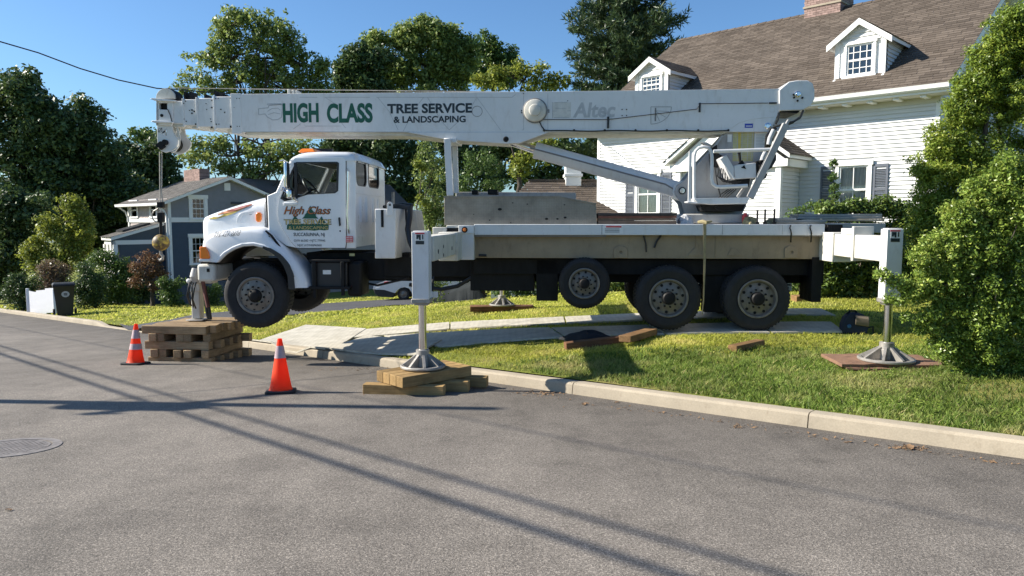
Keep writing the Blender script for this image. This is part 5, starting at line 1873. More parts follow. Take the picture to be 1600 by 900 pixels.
def cone(px, py, h, base, bands, label, rz):
    p = gp(px, py)
    r = empty('traffic_cone', p, 0, label, 'traffic cone', 'orange traffic cones on the street')
    r.rotation_mode = 'ZYX' if False else 'XYZ'
    r.rotation_euler = (-math.atan(0.08), 0, rz)
    hb_ = base / 2
    MB().loft([[(sx * (hb_ - i2), sy * (hb_ - i2), z) for sx, sy in ((-1, -.82), (-.82, -1), (.82, -1), (1, -.82), (1, .82), (.82, 1), (-.82, 1), (-1, .82))] for i2, z in ((0, 0.0), (0, 0.028), (0.012, 0.036))]).build('base', 'rubber', r, bevel=0.004)
    rb, rt = base * 0.37, 0.028
    z0 = 0.036
    def rad(z):
        return rb + (rt - rb) * (z - z0) / (h - z0)
    prof = [(rb + 0.012, z0), (rb + 0.004, z0 + 0.008)] + [(rad(z0 + (h - z0) * i / 8), z0 + (h - z0) * i / 8) for i in range(1, 9)] + [(rt - 0.008, h + 0.004), (rt - 0.012, h - 0.03), (rt - .012, h - 0.1)]
    MB().lathe(prof, (0, 0, 0), (0, 0, 1), 36).build('cone_body', 'cone', r, smooth=True, ang=50)
    for a, b in bands:
        MB().lathe([(rad(a) + .001, a), (rad(a) + 0.004, a), (rad(b) + 0.004, b), (rad(b) + .001, b)], (0, 0, 0), (0, 0, 1), 36).build('collar', 'reflective', r, smooth=True, ang=50)
    return r
cone(439, 613, 0.70, 0.38, [(0.45, 0.61)], 'near orange cone with one broad pale collar, standing alone on the street', R(14))
cone(212, 569, 0.70, 0.37, [(0.26, 0.36), (0.45, 0.60)], 'orange cone with two pale collars beside the tall timber crib', R(-8))
# ---------------------------------------------------------------- timbers
def wood_mat(name, c0, c1, rough=0.8, sat=1.0):
    m, nt, b = new_mat(name)
    v = coords(nt, (0.9, 14, 14))
    inf = N(nt, 'ShaderNodeObjectInfo')
    ad = N(nt, 'ShaderNodeVectorMath', operation='ADD')
    cb = N(nt, 'ShaderNodeCombineXYZ')
    ml = N(nt, 'ShaderNodeMath', operation='MULTIPLY')
    nt.links.new(inf.outputs['Random'], ml.inputs[0]); ml.inputs[1].default_value = 40
    nt.links.new(ml.outputs[0], cb.inputs[0]); nt.links.new(ml.outputs[0], cb.inputs[2])
    nt.links.new(v, ad.inputs[0]); nt.links.new(cb.outputs[0], ad.inputs[1])
    n = noise(nt, 3.2, 7, 0.65, ad.outputs[0], 0.7)
    r = ramp(nt, [(0.25, c0), (0.75, c1)])
    nt.links.new(n.outputs['Fac'], r.inputs['Fac'])
    n2 = noise(nt, 3.0, 5, 0.6, coords(nt))
    r2 = ramp(nt, [(0.3, 0.6), (0.7, 1.15)])
    nt.links.new(n2.outputs['Fac'], r2.inputs['Fac'])
    c = mixc(nt, 1.0, r.outputs['Color'], r2.outputs['Color'], 'MULTIPLY')
    r3 = ramp(nt, [(0.0, 0.78), (1.0, 1.2)])
    nt.links.new(inf.outputs['Random'], r3.inputs['Fac'])
    c = mixc(nt, 1.0, c, r3.outputs['Color'], 'MULTIPLY')
    nt.links.new(c, b.inputs['Base Color'])
    b.inputs['Roughness'].default_value = rough
    b.inputs['Specular IOR Level'].default_value = 0.2
    bump(nt, b, n.outputs['Fac'], 0.35, 0.006)
    return m
MT['timber'] = wood_mat('crib_timber', (0.20, 0.135, 0.075), (0.44, 0.315, 0.18))
MT['newtimber'] = wood_mat('honey_timber', (0.22, 0.135, 0.055), (0.42, 0.28, 0.12))
MT['redtimber'] = wood_mat('dark_red_timber', (0.10, 0.05, 0.028), (0.24, 0.12, 0.06))
MT['browntimber'] = wood_mat('brown_timber', (0.16, 0.09, 0.04), (0.34, 0.2, 0.09))
MT['greyboard'] = wood_mat('grey_board', (0.12, 0.085, 0.065), (0.3, 0.22, 0.16))
def timber(c, L, w, h, rz, label, mat='timber', group=None, tilt=(0, 0)):
    """c = centre of the underside"""
    dx = rnd.uniform(-.004, .004)
    mb = MB().box(-L / 2, L / 2, -w / 2, w / 2, 0, h)
    o = mb.build('timber', mat, None, bevel=0.008)
    o.location = c
    o.rotation_euler = (tilt[0], tilt[1], rz)
    return tag(o, label, 'timber', group)
# tall crib below the front jack
cz = gp(290, 569)
TT = 0.146
jw = tw((jx, VJ, jz))
ctop = jw.z
cb_base = ctop - 5 * TT
crz = R(-6.5)
cc = Vector((jw.x + 0.05, jw.y - 0.15, 0))
ex, ey = Vector((math.cos(crz), math.sin(crz), 0)), Vector((-math.sin(crz), math.cos(crz), 0))
lay = ['bottom', 'second', 'third', 'fourth', 'top']
G1 = 'timbers of the tall crib under the front jack'
LT = 1.22
# shift the whole crib down to the street
for k in range(5):
    z = cb_base + k * TT
    if k in (0, 2):
        for nm, dy, ox in (('front', -0.5, -0.04 if k == 0 else -0.08), ('second', -0.27, 0.02), ('middle', 0.0, 0.05), ('fourth', .26, .08), ('back', 0.5, 0.16)):  # second and fourth rows added to block light through the gaps
            timber(cc + ey * dy + ex * (ox + rnd.uniform(-.02, .02)) + Vector((0, 0, z)), LT, TT, TT - .002, crz + rnd.uniform(-.02, .02), f'{nm} crosswise timber in the {lay[k]} layer of the tall crib under the front jack', 'timber', G1)
    elif k in (1, 3):
        for nm, dx in (('leftmost', -0.52), ('second from the left', -0.35), ('third from the left', -0.03), ('fourth from the left', 0.13), ('rightmost', 0.48)):
            timber(cc + ex * (dx + rnd.uniform(-.015, .015)) + ey * rnd.uniform(-.04, .04) + Vector((0, 0, z)), LT, TT, TT - .002, crz + math.pi / 2 + rnd.uniform(-.03, .03), f'{nm} lengthwise timber in the {lay[k]} layer of the tall crib', 'timber', G1)
    else:
        names = ['front', 'second', 'third', 'fourth', 'fifth', 'sixth', 'seventh', 'back']
        for i in range(8):
            timber(cc + ey * (-0.55 + i * (TT + .010)) + ex * (rnd.uniform(-.05, .05) + (0.03 * i - .06)) + Vector((0, 0, z - rnd.uniform(0, .012))), LT, TT, TT - .002, crz + rnd.uniform(-.006, .006), f'{names[i]} timber from the front in the top layer of the tall crib', 'timber', G1)
# small crib below the near outrigger
G2 = 'timbers of the low crib under the front outrigger'
npw = tw((near_xy.x, V_OUT, NP.z))
zb = npw.z - 0.292
rz2 = R(-7)
e2x, e2y = Vector((math.cos(rz2), math.sin(rz2), 0)), Vector((-math.sin(rz2), math.cos(rz2), 0))
for nm, dy, ox in (('front', -0.36, -0.16), ('middle', -0.05, 0.10), ('back', 0.26, 0.30)):
    timber(npw + e2x * ox + e2y * dy + Vector((0, 0, zb - npw.z)), 1.06, 0.146, 0.14, rz2 + rnd.uniform(-.02, .02), f'{nm} honey-coloured timber in the bottom layer of the low crib', 'newtimber', G2)
rz3 = R(43)
e3x, e3y = Vector((math.cos(rz3), math.sin(rz3), 0)), Vector((-math.sin(rz3), math.cos(rz3), 0))
for nm, dy in (('right front', -0.24), ('second from the right', -0.09), ('third from the right', 0.06), ('left rear', 0.21)):
    timber(npw + e3y * dy + e3x * 0.02 + Vector((0, 0, zb + 0.142 - npw.z)), 1.12, 0.147, 0.14, rz3, f'{nm} honey-coloured timber of the slanting top layer below the front outrigger pad', 'newtimber', G2)
# loose timbers on the grass
def loose(pxa, pxb, w, h, label, mat, lift=0.0, tz=0.0):
    a, b = gp(*pxa), gp(*pxb)
    d = b - a
    rz = math.atan2(d.y, d.x)
    c = (a + b) / 2 + Vector((0, 0, lift))
    o = timber(c, Vector((d.x, d.y)).length, w, h, rz, label, mat, None)
    o.rotation_euler = (0, -math.atan2(d.z, math.hypot(d.x, d.y)) + tz, rz)
    return o
loose((883, 547), (999, 533), 0.14, 0.11, 'long dark red timber lying on the grass in front of the black cloth', 'redtimber', 0.01)
loose((976, 543), (1018, 526), 0.2, 0.1, 'short wide brown timber leaning over the end of the long red timber', 'browntimber', 0.06, 0.04)
loose((1144, 550), (1188, 540), 0.15, 0.095, 'short brown timber block alone on the grass before the last wheel', 'browntimber', 0.0)
# boards below the other pads
fpw = tw((far_xy.x, 5.1, FP.z))
o = timber(fpw + Vector((0, 0, -0.13)), 1.5, 0.35, 0.125, R(3), 'dark red timber under the far outrigger pad on the sunlit lawn', 'redtimber')
loose((1240, 471), (1262, 470), 0.3, 0.13, 'orange-brown timber block on the lawn behind the last wheel', 'browntimber', 0.0)
# rusty steel plates below the rear outrigger
MT['rustplate'] = simple('rusty_board', (0.20, 0.11, 0.068), 0.7, var=0.25, vscale=7, dirt=0.5, dirtcol=(0.1, 0.05, 0.03), bmp=0.3)
rpw = tw((rear_xy.x, V_REAR, RP.z))
def wavy_board(c, L, W, h, rz, label, ends=0.0):
    mb = MB()
    rings = []
    n = 10
    for i in range(n + 1):
        x = -L / 2 + L * i / n
        bow = 0.0
        j = rnd.uniform(-.03, .03)
        rings.append([(x, -W / 2 + j, bow), (x, W / 2 + j, bow), (x, W / 2 + j, bow + h), (x, -W / 2 + j, bow + h)])
    mb.loft(rings)
    o = mb.build('board', 'rustplate', None, bevel=0.004)
    o.location = c
    o.rotation_euler = (0, 0, rz)
    return tag(o, label, 'board', 'rusty boards under the rear outrigger pad')
gz_ = g(rpw.x, rpw.y)
wavy_board(Vector((rpw.x + .32, rpw.y - .10, rpw.z - 0.115)), 1.25, 0.75, 0.04, R(-12), 'lowest reddish board jutting to the right below the rear outrigger pad')
wavy_board(Vector((rpw.x + .1, rpw.y + .02, rpw.z - 0.075)), 1.4, 0.72, 0.03, R(-7), 'dark-edged middle board under the rear outrigger pad')
wavy_board(Vector((rpw.x - .02, rpw.y + .1, rpw.z - 0.044)), 1.3, 0.74, 0.042, R(-3), 'top reddish board that carries the rear outrigger pad')
# black cloth heap and backpack
def lump(name, c, rx, ry, rz_, mat, seed, parent=None, n=28, m=14, amp=0.25):
    r_ = np.random.default_rng(seed)
    ph = r_.uniform(0, 6.28, 12)
    mb = MB()
    vs, fs = [], []
    for i in range(m + 1):
        th = math.pi / 2 * i / m
        for j in range(n):
            a = 2 * math.pi * j / n
            k = 1 + amp * (0.5 * math.sin(3 * a + ph[0]) + 0.35 * math.sin(5 * a + 3 * th + ph[1]) + 0.3 * math.sin(8 * a - 4 * th + ph[2]))
            kz = 1 + amp * (0.7 * math.sin(4 * a * .5 + 2 * th + ph[3]) + .4 * math.sin(7 * a + ph[4]) * math.cos(th))
            vs.append((rx * k * math.cos(th) * math.cos(a), ry * k * math.cos(th) * math.sin(a), rz_ * kz * math.sin(th)))
    for i in range(m):
        for j in range(n):
            fs.append((i * n + j, i * n + (j + 1) % n, (i + 1) * n + (j + 1) % n, (i + 1) * n + j))
    mb.add(vs, fs)
    o = mb.build(name, mat, parent, smooth=True, ang=60)
    o.location = c
    return o
MT['blackcloth'] = simple('black_cloth', (0.008, 0.009, 0.012), 0.9, var=0.3)
o = lump('cloth_heap', gp(917, 532, 0.03), 0.42, 0.26, 0.15, 'blackcloth', 3)
tag(o, 'crumpled black cloth lying on the mat behind the long red timber', 'cloth')
bpk = empty('backpack', gp(1334, 520), R(-10), 'dark backpack with tan flap and blue patch on the grass beside the rear outrigger', 'backpack')
MT['tan'] = simple('tan_canvas', (0.16, 0.125, 0.085), 0.9, var=0.2)
MT['bluepatch'] = simple('blue_fabric_patch', (0.02, 0.10, 0.22), 0.7, var=0.2)
MT['navycloth'] = simple('navy_cloth', (0.012, 0.02, 0.04), 0.85, var=0.25)
mb = MB().loft([[(-.2 + s0, -.1, z), (.2 - s1, -.1, z), (.2 - s1, .12, z), (-.2 + s0, .12, z)] for z, s0, s1 in ((0, 0, .02), (.14, 0, 0), (.24, .03, .02), (.31, .09, .08), (.33, .13, .14))])
mb.build('pack_body', 'navycloth', bpk, bevel=0.04, seg=3)
mb = MB().loft([[(-.02, -.13 - d, z), (.19, -.13 - d, z - .03), (.2, -.09, z - .03), (0, -.09, z)] for z, d in ((.15, 0.0), (.2, .02), (.27, .01), (.31, -.03))])
mb.build('flap', 'tan', bpk, bevel=0.02, seg=3)
mb = MB().lathe([(0, -.012), (.024, -.009), (.032, 0), (.032, .03)], (-.1, -.11, .12), (0, 1, 0), 16)
mb.build('patch', 'bluepatch', bpk, smooth=True)
mb = MB().tube([(-.12, 0, .3), (-.08, -.02, .36), (0, -.02, .365), (.06, 0, .3)], 0.016)
mb.tube([(.18, -.08, .1), (.26, -.1, .12), (.27, -.08, .02)], 0.015)
mb.build('straps', 'blackcloth', bpk, smooth=True)
# ---------------------------------------------------------------- boards and planks carried on the deck
def on_truck(o, p, rz=0.0):
    o.location = tw(p)
    o.rotation_euler = (0, 0, TYAW + rz)
    return o
dz_ = tp(900, 350.5, 0.0).z
def deck_board(x0, x1, v0, v1, z0, h, label, mat, group, skew=0.0):
    a, b = tp(x0, 350, v0), tp(x1, 350, v0)
    L = b.x - a.x
    mb = MB().box(-L / 2, L / 2, -(v1 - v0) / 2, (v1 - v0) / 2, 0, h)
    o = mb.build('deck_board', mat, None, bevel=0.006)
    on_truck(o, ((a.x + b.x) / 2, (v0 + v1) / 2, z0), skew)
    return tag(o, label, 'board', group)
G3 = 'outrigger boards stacked on the deck'
MT['darkboard'] = simple('tarred_board', (0.04, 0.03, 0.026), 0.6, var=0.3, vscale=9)
MT['reddecal_edge'] = simple('red_brown_board', (0.16, 0.06, 0.04), 0.6, var=0.3, vscale=9)
deck_board(934, 1057, 0.12, 1.0, dz_ + 0.0, 0.06, 'lowest pale-edged board of the stack on the deck beside the checker-plate box', 'greyboard', G3, R(.5))
deck_board(935, 1056, 0.14, 1.0, dz_ + 0.062, 0.04, 'second, greyish board of the stack on the deck beside the checker-plate box', 'greyboard', G3, R(-.6))
deck_board(934, 1057, 0.12, 1.0, dz_ + 0.104, 0.035, 'third, red-brown board of the stack on the deck beside the checker-plate box', 'reddecal_edge', G3, R(.3))
deck_board(934, 1058, 0.10, 1.0, dz_ + 0.141, 0.045, 'black top board of the stack on the deck beside the checker-plate box', 'darkboard', G3, R(-.3))
MT['alu'] = simple('weathered_grey_plank', (0.30, 0.30, 0.285), 0.5, 0.3, var=0.2, vscale=9, dirt=0.4)
MT['paleplank'] = wood_mat('pale_plank', (0.3, 0.24, 0.17), (0.5, 0.42, 0.32))
G4 = 'planks stacked at the rear of the deck'
for i, (x0, x1, v0, z0, h, m_, lb) in enumerate((
        (1213, 1290, 0.3, 0.0, 0.035, 'paleplank', 'lowest pale plank in the left pile at the rear of the deck'),
        (1214, 1292, 0.32, 0.037, 0.035, 'alu', 'middle grey plank in the left pile at the rear of the deck'),
        (1213, 1244, 0.3, 0.074, 0.03, 'alu', 'short grey plank on top of the left pile at the rear of the deck'),
        (1254, 1382, 0.5, 0.02, 0.035, 'paleplank', 'pale plank under the long grey planks over the rear outrigger'),
        (1246, 1378, 0.52, 0.058, 0.04, 'alu', 'lower long grey plank over the rear outrigger beam'),
        (1248, 1378, 0.55, 0.10, 0.04, 'alu', 'upper long grey plank over the rear outrigger beam'))):
    deck_board(x0, x1, v0, v0 + 0.5, dz_ + z0 + (0.0 if x1 < 1300 else 0.03), h, lb, m_, G4, R((-1) ** i * .4))
stk_lbl = ['leftmost black stake standing at the deck edge behind the turntable', 'middle black stake standing at the deck edge behind the turntable', 'rightmost black stake standing at the deck edge beside the planks']
for i, (x, y0) in enumerate(((1183, 328), (1195, 327), (1209.5, 326.5))):
    a, b = tp(x, 351, .2), tp(x, y0, .2)
    mb = MB().cyl((0, 0, 0), (0, 0, b.z - a.z), 0.016, n=10)
    mb.box(-.025, .025, -.025, .025, 0, .04)
    o = mb.build('deck_stake', 'black', None)
    on_truck(o, a)
    tag(o, stk_lbl[i], 'stake', 'black stakes on the deck')
o = lump('strap_bundle', tw(tp(1172, 351, .35)), 0.13, 0.1, 0.11, 'strap', 11, amp=.35)
tag(o, 'yellow webbing bundle on the deck behind the turntable', 'strap')
o = lump('glove_heap', tw(tp(1070, 350, .3)), 0.12, 0.1, 0.13, 'ghost', 12, amp=.3)
tag(o, 'grey cloth heap on the deck between the boards and the turntable', 'cloth')
o = lump('strap_bundle', tw(tp(1205, 351, .5)), 0.12, 0.1, 0.08, 'strap', 19, amp=.4)
tag(o, 'small yellow webbing bundle beside the plank pile on the deck', 'strap')
mb = MB().cyl((0, 0, 0), (0, 0, .15), .05, n=14)
mb.cyl((0, 0, .15), (0, 0, .19), .03, n=14)
o = mb.build('fluid_bottle', 'decalred', None, smooth=True, ang=40)
on_truck(o, tp(1164, 350.5, .5))
tag(o, 'small red bottle on the deck behind the turntable base', 'bottle')
# ---------------------------------------------------------------- debris along the kerb
MT['deadleaf'] = simple('dead_leaf', (0.20, 0.12, 0.06), 0.8, var=0.4, vscale=40)
mb = MB()
def leaf_bits(mb, px, py, n, sx, sz):
    for _ in range(n):
        p = gp(px + rnd.gauss(0, sx), py + rnd.gauss(0, sz))
        a = rnd.uniform(0, 6.28); L = rnd.uniform(.008, .03); w = L * rnd.uniform(.25, .6)
        d = Vector((math.cos(a), math.sin(a), 0)); s_ = Vector((-d.y, d.x, 0))
        z = Vector((0, 0, 1))
        o = p + z * .004
        mb.add([o - d * L, o + s_ * w + z * rnd.uniform(0, .012), o + d * L + z * rnd.uniform(0, .02), o - s_ * w + z * rnd.uniform(0, .012)], [(0, 1, 2, 3)])
leaf_bits(mb, 850, 615, 90, 18, 2.0)
leaf_bits(mb, 1420, 700.5, 60, 14, 1.2)
leaf_bits(mb, 915, 632, 8, 4, 1.2)
leaf_bits(mb, 1160, 668, 20, 10, 1.5)
leaf_bits(mb, 560, 577, 60, 50, 2.5)
leaf_bits(mb, 20, 797, 3, 6, 1)
for x in range(700, 1600, 12):
    leaf_bits(mb, x, 604 + (x - 760) * .1465 + rnd.uniform(0, 5), 2, 6, 1.0)
tag(mb.build('leaf_litter', 'deadleaf', None, fix=False), kind='stuff')
def dead_leaf(px, py, L, label):
    p = gp(px, py, 0.004)
    pts = []
    mb = MB()
    n = 6
    vs = []
    for i in range(n + 1):
        x = -L + 2 * L * i / n
        w = L * .55 * math.sin(math.pi * min(max(i / n, .06), .94))
        c = 0.25 * L * math.sin(i * 1.3)
        vs += [(x, -w, abs(c) + .25 * w), (x, 0, abs(c) * .4), (x, w, abs(c) + .3 * w)]
    fs = []
    for i in range(n):
        fs += [(3 * i, 3 * i + 1, 3 * i + 4, 3 * i + 3), (3 * i + 1, 3 * i + 2, 3 * i + 5, 3 * i + 4)]
    mb.add(vs, fs)
    o = mb.build('fallen_leaf', 'deadleaf', None, smooth=True, ang=60)
    o.location = p
    o.rotation_euler = (-.08, 0, rnd.uniform(0, 6))
    return tag(o, label, 'leaf')
dead_leaf(912, 632, .055, 'largest curled dead leaf on the street just off the kerb')
dead_leaf(964, 629, .035, 'small curled leaf at the foot of the kerb right of the big dead leaf')
dead_leaf(881, 636, .02, 'small dark leaf on the street left of the big dead leaf')
dead_leaf(569, 617, .022, 'small dark leaf on the street left of the low timber crib')
dead_leaf(1419, 700, .08, 'reddish dead leaf lying at the foot of the kerb at right')
# ---------------------------------------------------------------- wheeled bin and white fence panels at far left
bb_ = gp(102, 493)
bin_ = empty('wheeled_bin', bb_, R(32), 'black wheeled rubbish bin with a pale round emblem by the far kerb', 'wheeled bin')
MT['binplastic'] = simple('bin_plastic', (0.018, 0.02, 0.024), 0.45, var=0.2, vscale=3)
bin_.scale = (1.32, 1.2, 1.14)
mb = MB().loft([[(-.25 * k, -.28 * k, z), (.25 * k, -.28 * k, z), (.25 * k, .3 * k, z), (-.25 * k, .3 * k, z)] for z, k in ((0.03, .78), (.5, .9), (.98, 1.06), (1.0, 1.12), (1.03, 1.12))])
mb.build('bin_body', 'binplastic', bin_, bevel=0.02)
mb = MB().loft([[(-.29 * k, -.33 * k, z), (.29 * k, -.33 * k, z), (.29 * k, .36 * k, z), (-.29 * k, .36 * k, z)] for z, k in ((1.035, 1), (1.06, 1.0), (1.10, .85))])
mb.build('bin_lid', 'binplastic', bin_, bevel=0.015)
for sx in (-.27, .27):
    MB().lathe([(0, -.03), (.1, -.03), (.11, 0), (.1, .03), (0, .03)], (sx, .27, .11), (1, 0, 0), 20).build('bin_wheel', 'rubber', bin_, smooth=True)
MB().tube([(-.22, .36, 1.0), (-.2, .42, 1.0), (.2, .42, 1.0), (.22, .36, 1.0)], .018).build('bin_handle', 'binplastic', bin_, smooth=True)
MB().lathe([(0.05, -.008), (.10, -.008), (.10, .02)], (0.03, -.278, .74), (0, 1, 0), 20).build('bin_emblem', 'ghost', bin_)
mb = MB()
for k in range(3):
    mb.box(-.04, .1, -.288, -.27, .69 + k * .04, .70 + k * .04)
mb.build('bin_emblem', 'ghost', bin_)
MT['vinyl'] = simple('white_vinyl', (0.74, 0.74, 0.76), 0.4, var=0.04)
f0, f1 = at(44, 470, 30.0), at(86, 470, 29.2)
f0.z, f1.z = g(f0.x, f0.y), g(f1.x, f1.y)
fen = empty('vinyl_fence', f0, 0, 'short run of white vinyl fence panels between the dark bushes and the bin', 'fence')
d = f1 - f0
Lf = math.hypot(d.x, d.y)
dirf = Vector((d.x / Lf, d.y / Lf, 0))
nb = 24
bm_ = None
for i in range(nb):
    s0 = Lf * i / nb
    p = dirf * (s0 + Lf / nb / 2)
    step = (i // 8) * 0.06
    zz = g(f0.x + p.x, f0.y + p.y) - f0.z
    mb = MB().beam(Vector((0, 0, 0)), Vector((0, 0, .98)), Lf / nb * .95, .025, up=(-dirf.y, dirf.x, 0))
    if bm_ is None:
        bm_ = mb.mesh('fence_board'); bm_.materials.append(MT['vinyl'])
    o = bpy.data.objects.new('fence_board', bm_)
    COL.objects.link(o); o.parent = fen
    o.location = p + Vector((0, 0, zz + step * .9 - .05))
for i in (0, 3):
    p = dirf * (Lf * i / 3)
    zz = g(f0.x + p.x, f0.y + p.y) - f0.z
    mb = MB().box(p.x - .05, p.x + .05, p.y - .05, p.y + .05, zz - .1, zz + 1.0)
    mb.build('fence_post', 'vinyl', fen, bevel=.01)
# small orange marker on the far lawn
pm = gp(172, 471)
mb = MB().cyl((0, 0, 0), (0, 0, .35), .025, n=8)
mb.box(-.04, .04, -.01, .01, .2, .36)
o = mb.build('marker_stake', 'cone', None); o.location = pm
tag(o, 'tiny orange marker stake on the far lawn beside the dark bush', 'marker')
# dark cart with a pale edge behind the front jack
pc = gp(288, 467)
ct = empty('yard_cart', pc, R(10), 'dark yard cart with a pale edge on the far lawn behind the front jack', 'yard cart')
mb = MB().loft([[(-.55, -.3, .12), (.5, -.3, .12), (.5, .3, .12), (-.55, .3, .12)], [(-.75, -.42, .62), (.75, -.42, .78), (.75, .42, .78), (-.75, .42, .62)]])
mb.build('cart_tub', 'blackplastic', ct, bevel=.03)
mb = MB().tube([(-.77, -.44, .62), (.77, -.44, .78), (.77, .44, .78), (-.77, .44, .62), (-.77, -.44, .62)], .03)
mb.tube([(-.77, -.44, .62), (-.58, -.33, .0)], .035)
mb.build('cart_rim', 'ghost', ct, smooth=True)
for sx in (-.35, .4):
    MB().lathe([(0, -.03), (.14, -.03), (.15, 0), (.14, .03), (0, .03)], (sx, -.33, .15), (0, 1, 0), 18).build('cart_wheel', 'rubber', ct, smooth=True)
# ============================================================ WHITE HOUSE
def paint_boards(name, col, var=0.05, dirt=0.12):
    return simple(name, col, 0.5, var=var, vscale=1.2, dirt=dirt, dirtcol=(col[0] * .6, col[1] * .58, col[2] * .5))
MT['siding'] = paint_boards('white_siding', (0.66, 0.66, 0.65))
MT['trim'] = paint_boards('white_trim', (0.78, 0.78, 0.76), .03, .05)
MT['soffit'] = paint_boards('soffit_paint', (0.60, 0.58, 0.50), .05, .1)
MT['shutter'] = simple('blue_grey_shutter', (0.105, 0.118, 0.145), 0.5, var=0.08)
MT['darkblue'] = simple('dark_blue_siding', (0.042, 0.065, 0.095), 0.55, var=0.08)
MT['bluegrey'] = simple('grey_siding', (0.22, 0.22, 0.23), 0.55, var=0.08)
MT['shake'] = simple('pinkish_shakes', (0.42, 0.36, 0.34), 0.7, var=0.15, vscale=5)
MT['curtain'] = simple('net_curtain', (0.62, 0.59, 0.50), 0.9, var=0.12, vscale=6)
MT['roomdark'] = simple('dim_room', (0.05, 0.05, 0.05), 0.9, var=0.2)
MT['brick'] = None
def brick_mat():
    m, nt, b = new_mat('chimney_brick')
    v = coords(nt)
    n = noise(nt, 12, 5, 0.6, v)
    r = ramp(nt, [(0.3, (0.22, 0.145, 0.125)), (0.7, (0.35, 0.245, 0.215))])
    nt.links.new(n.outputs['Fac'], r.inputs['Fac'])
    gi = N(nt, 'ShaderNodeNewGeometry')
    r2 = ramp(nt, [(0, 0.7), (1, 1.25)])
    nt.links.new(gi.outputs['Random Per Island'], r2.inputs['Fac'])
    c = mixc(nt, 1.0, r.outputs['Color'], r2.outputs['Color'], 'MULTIPLY')
    nt.links.new(c, b.inputs['Base Color'])
    b.inputs['Roughness'].default_value = 0.9
    return m
MT['brick'] = brick_mat()
def shingle_mat(name, c0, c1):
    m, nt, b = new_mat(name)
    v = coords(nt)
    gi = N(nt, 'ShaderNodeNewGeometry')
    r = ramp(nt, [(0.0, c0), (0.55, tuple((a + b_) / 2 for a, b_ in zip(c0, c1))), (1.0, c1)])
    nt.links.new(gi.outputs['Random Per Island'], r.inputs['Fac'])
    n = noise(nt, 55, 4, 0.7, v)
    r2 = ramp(nt, [(0.3, 0.75), (0.7, 1.2)])
    nt.links.new(n.outputs['Fac'], r2.inputs['Fac'])
    c = mixc(nt, 1.0, r.outputs['Color'], r2.outputs['Color'], 'MULTIPLY')
    n3 = noise(nt, 0.8, 5, 0.6, v)
    r3 = ramp(nt, [(0.35, 0.85), (0.65, 1.1)])
    nt.links.new(n3.outputs['Fac'], r3.inputs['Fac'])
    c = mixc(nt, 1.0, c, r3.outputs['Color'], 'MULTIPLY')
    nt.links.new(c, b.inputs['Base Color'])
    b.inputs['Roughness'].default_value = 0.95
    b.inputs['Specular IOR Level'].default_value = 0.2
    bump(nt, b, n.outputs['Fac'], 0.4, 0.005)
    return m
MT['shingle'] = shingle_mat('brown_shingles', (0.085, 0.068, 0.054), (0.145, 0.118, 0.095))
MT['greyshingle'] = shingle_mat('grey_shingles', (0.09, 0.085, 0.08), (0.165, 0.155, 0.145))
class Frame:
    """a building's own axes: x along its front to the left, y outward to the street, z up"""
    def __init__(s, O, d):
        s.O = Vector(O)
        s.d = Vector((d[0], d[1], 0)).normalized()
        s.n = Vector((-s.d.y, s.d.x, 0))
        s.rz = math.atan2(s.d.y, s.d.x)
    def px(s, px, py, y=0.0):
        r_ = ray(px, py)
        k = (y - (CAM - s.O).dot(s.n)) / r_.dot(s.n)
        p = CAM + r_ * k - s.O
        return Vector((p.dot(s.d), y, p.z))
    def px_x(s, px, py, x=0.0):
        r_ = ray(px, py)
        k = (x - (CAM - s.O).dot(s.d)) / r_.dot(s.d)
        p = CAM + r_ * k - s.O
        return Vector((x, p.dot(s.n), p.z))
    def w(s, x, y, z):
        return s.O + s.d * x + s.n * y + Vector((0, 0, z))
O0 = at(1470, 150, 18.3)
HF = Frame((O0.x, O0.y, 0), (-S2 / 2, S2 / 2))
house = empty('white_house', HF.O, HF.rz, 'white clapboard house with brown shingle roof, two dormers and blue-grey shutters', 'house')
xl = HF.px(935, 250).x                       # left corner of the front wall
ez = HF.px(1464, 131, 0.55).z                # eave height
zb_ = 0.3
slope = 0.65
RD = 5.3                                     # ridge distance behind the front wall
def roof_z(y):                               # y negative goes back
    return ez + 0.02 + (0.55 - y) * slope
ridge_z = roof_z(-RD)
def siding(mb, x0, x1, y, z0, z1, cuts=(), exp=0.105, axis='x', out=1, zlimit=None):
    """overlapping boards; cuts = (xa, xb, za, zb) openings; zlimit(x) trims to a rake by stepping"""
    z = z0
    while z < z1 - 1e-4:
        zt = min(z + exp, z1)
        segs = [(x0, x1)]
        if zlimit:
            segs = [zlimit(x0, x1, zt)]
        for (xa, xb, za, zb2) in cuts:
            if zt > za + 0.01 and z < zb2 - 0.01:
                ns = []
                for a, b in segs:
                    if xb <= a or xa >= b:
                        ns.append((a, b))
                    else:
                        if xa > a: ns.append((a, xa))
                        if xb < b: ns.append((xb, b))
                segs = ns
        for a, b in segs:
            if b - a < 0.02:
                continue
            yb, yt = y + out * 0.034, y + out * 0.004
            if axis == 'x':
                p = [(a, yb, z), (b, yb, z), (b, yt, zt), (a, yt, zt), (a, y - out * .01, z), (b, y - out * .01, z)]
            else:
                p = [(yb, a, z), (yb, b, z), (yt, b, zt), (yt, a, zt), (y - out * .01, a, z), (y - out * .01, b, z)]
            mb.add(p, [(0, 1, 2, 3), (4, 5, 1, 0)])
        z = zt
    return mb
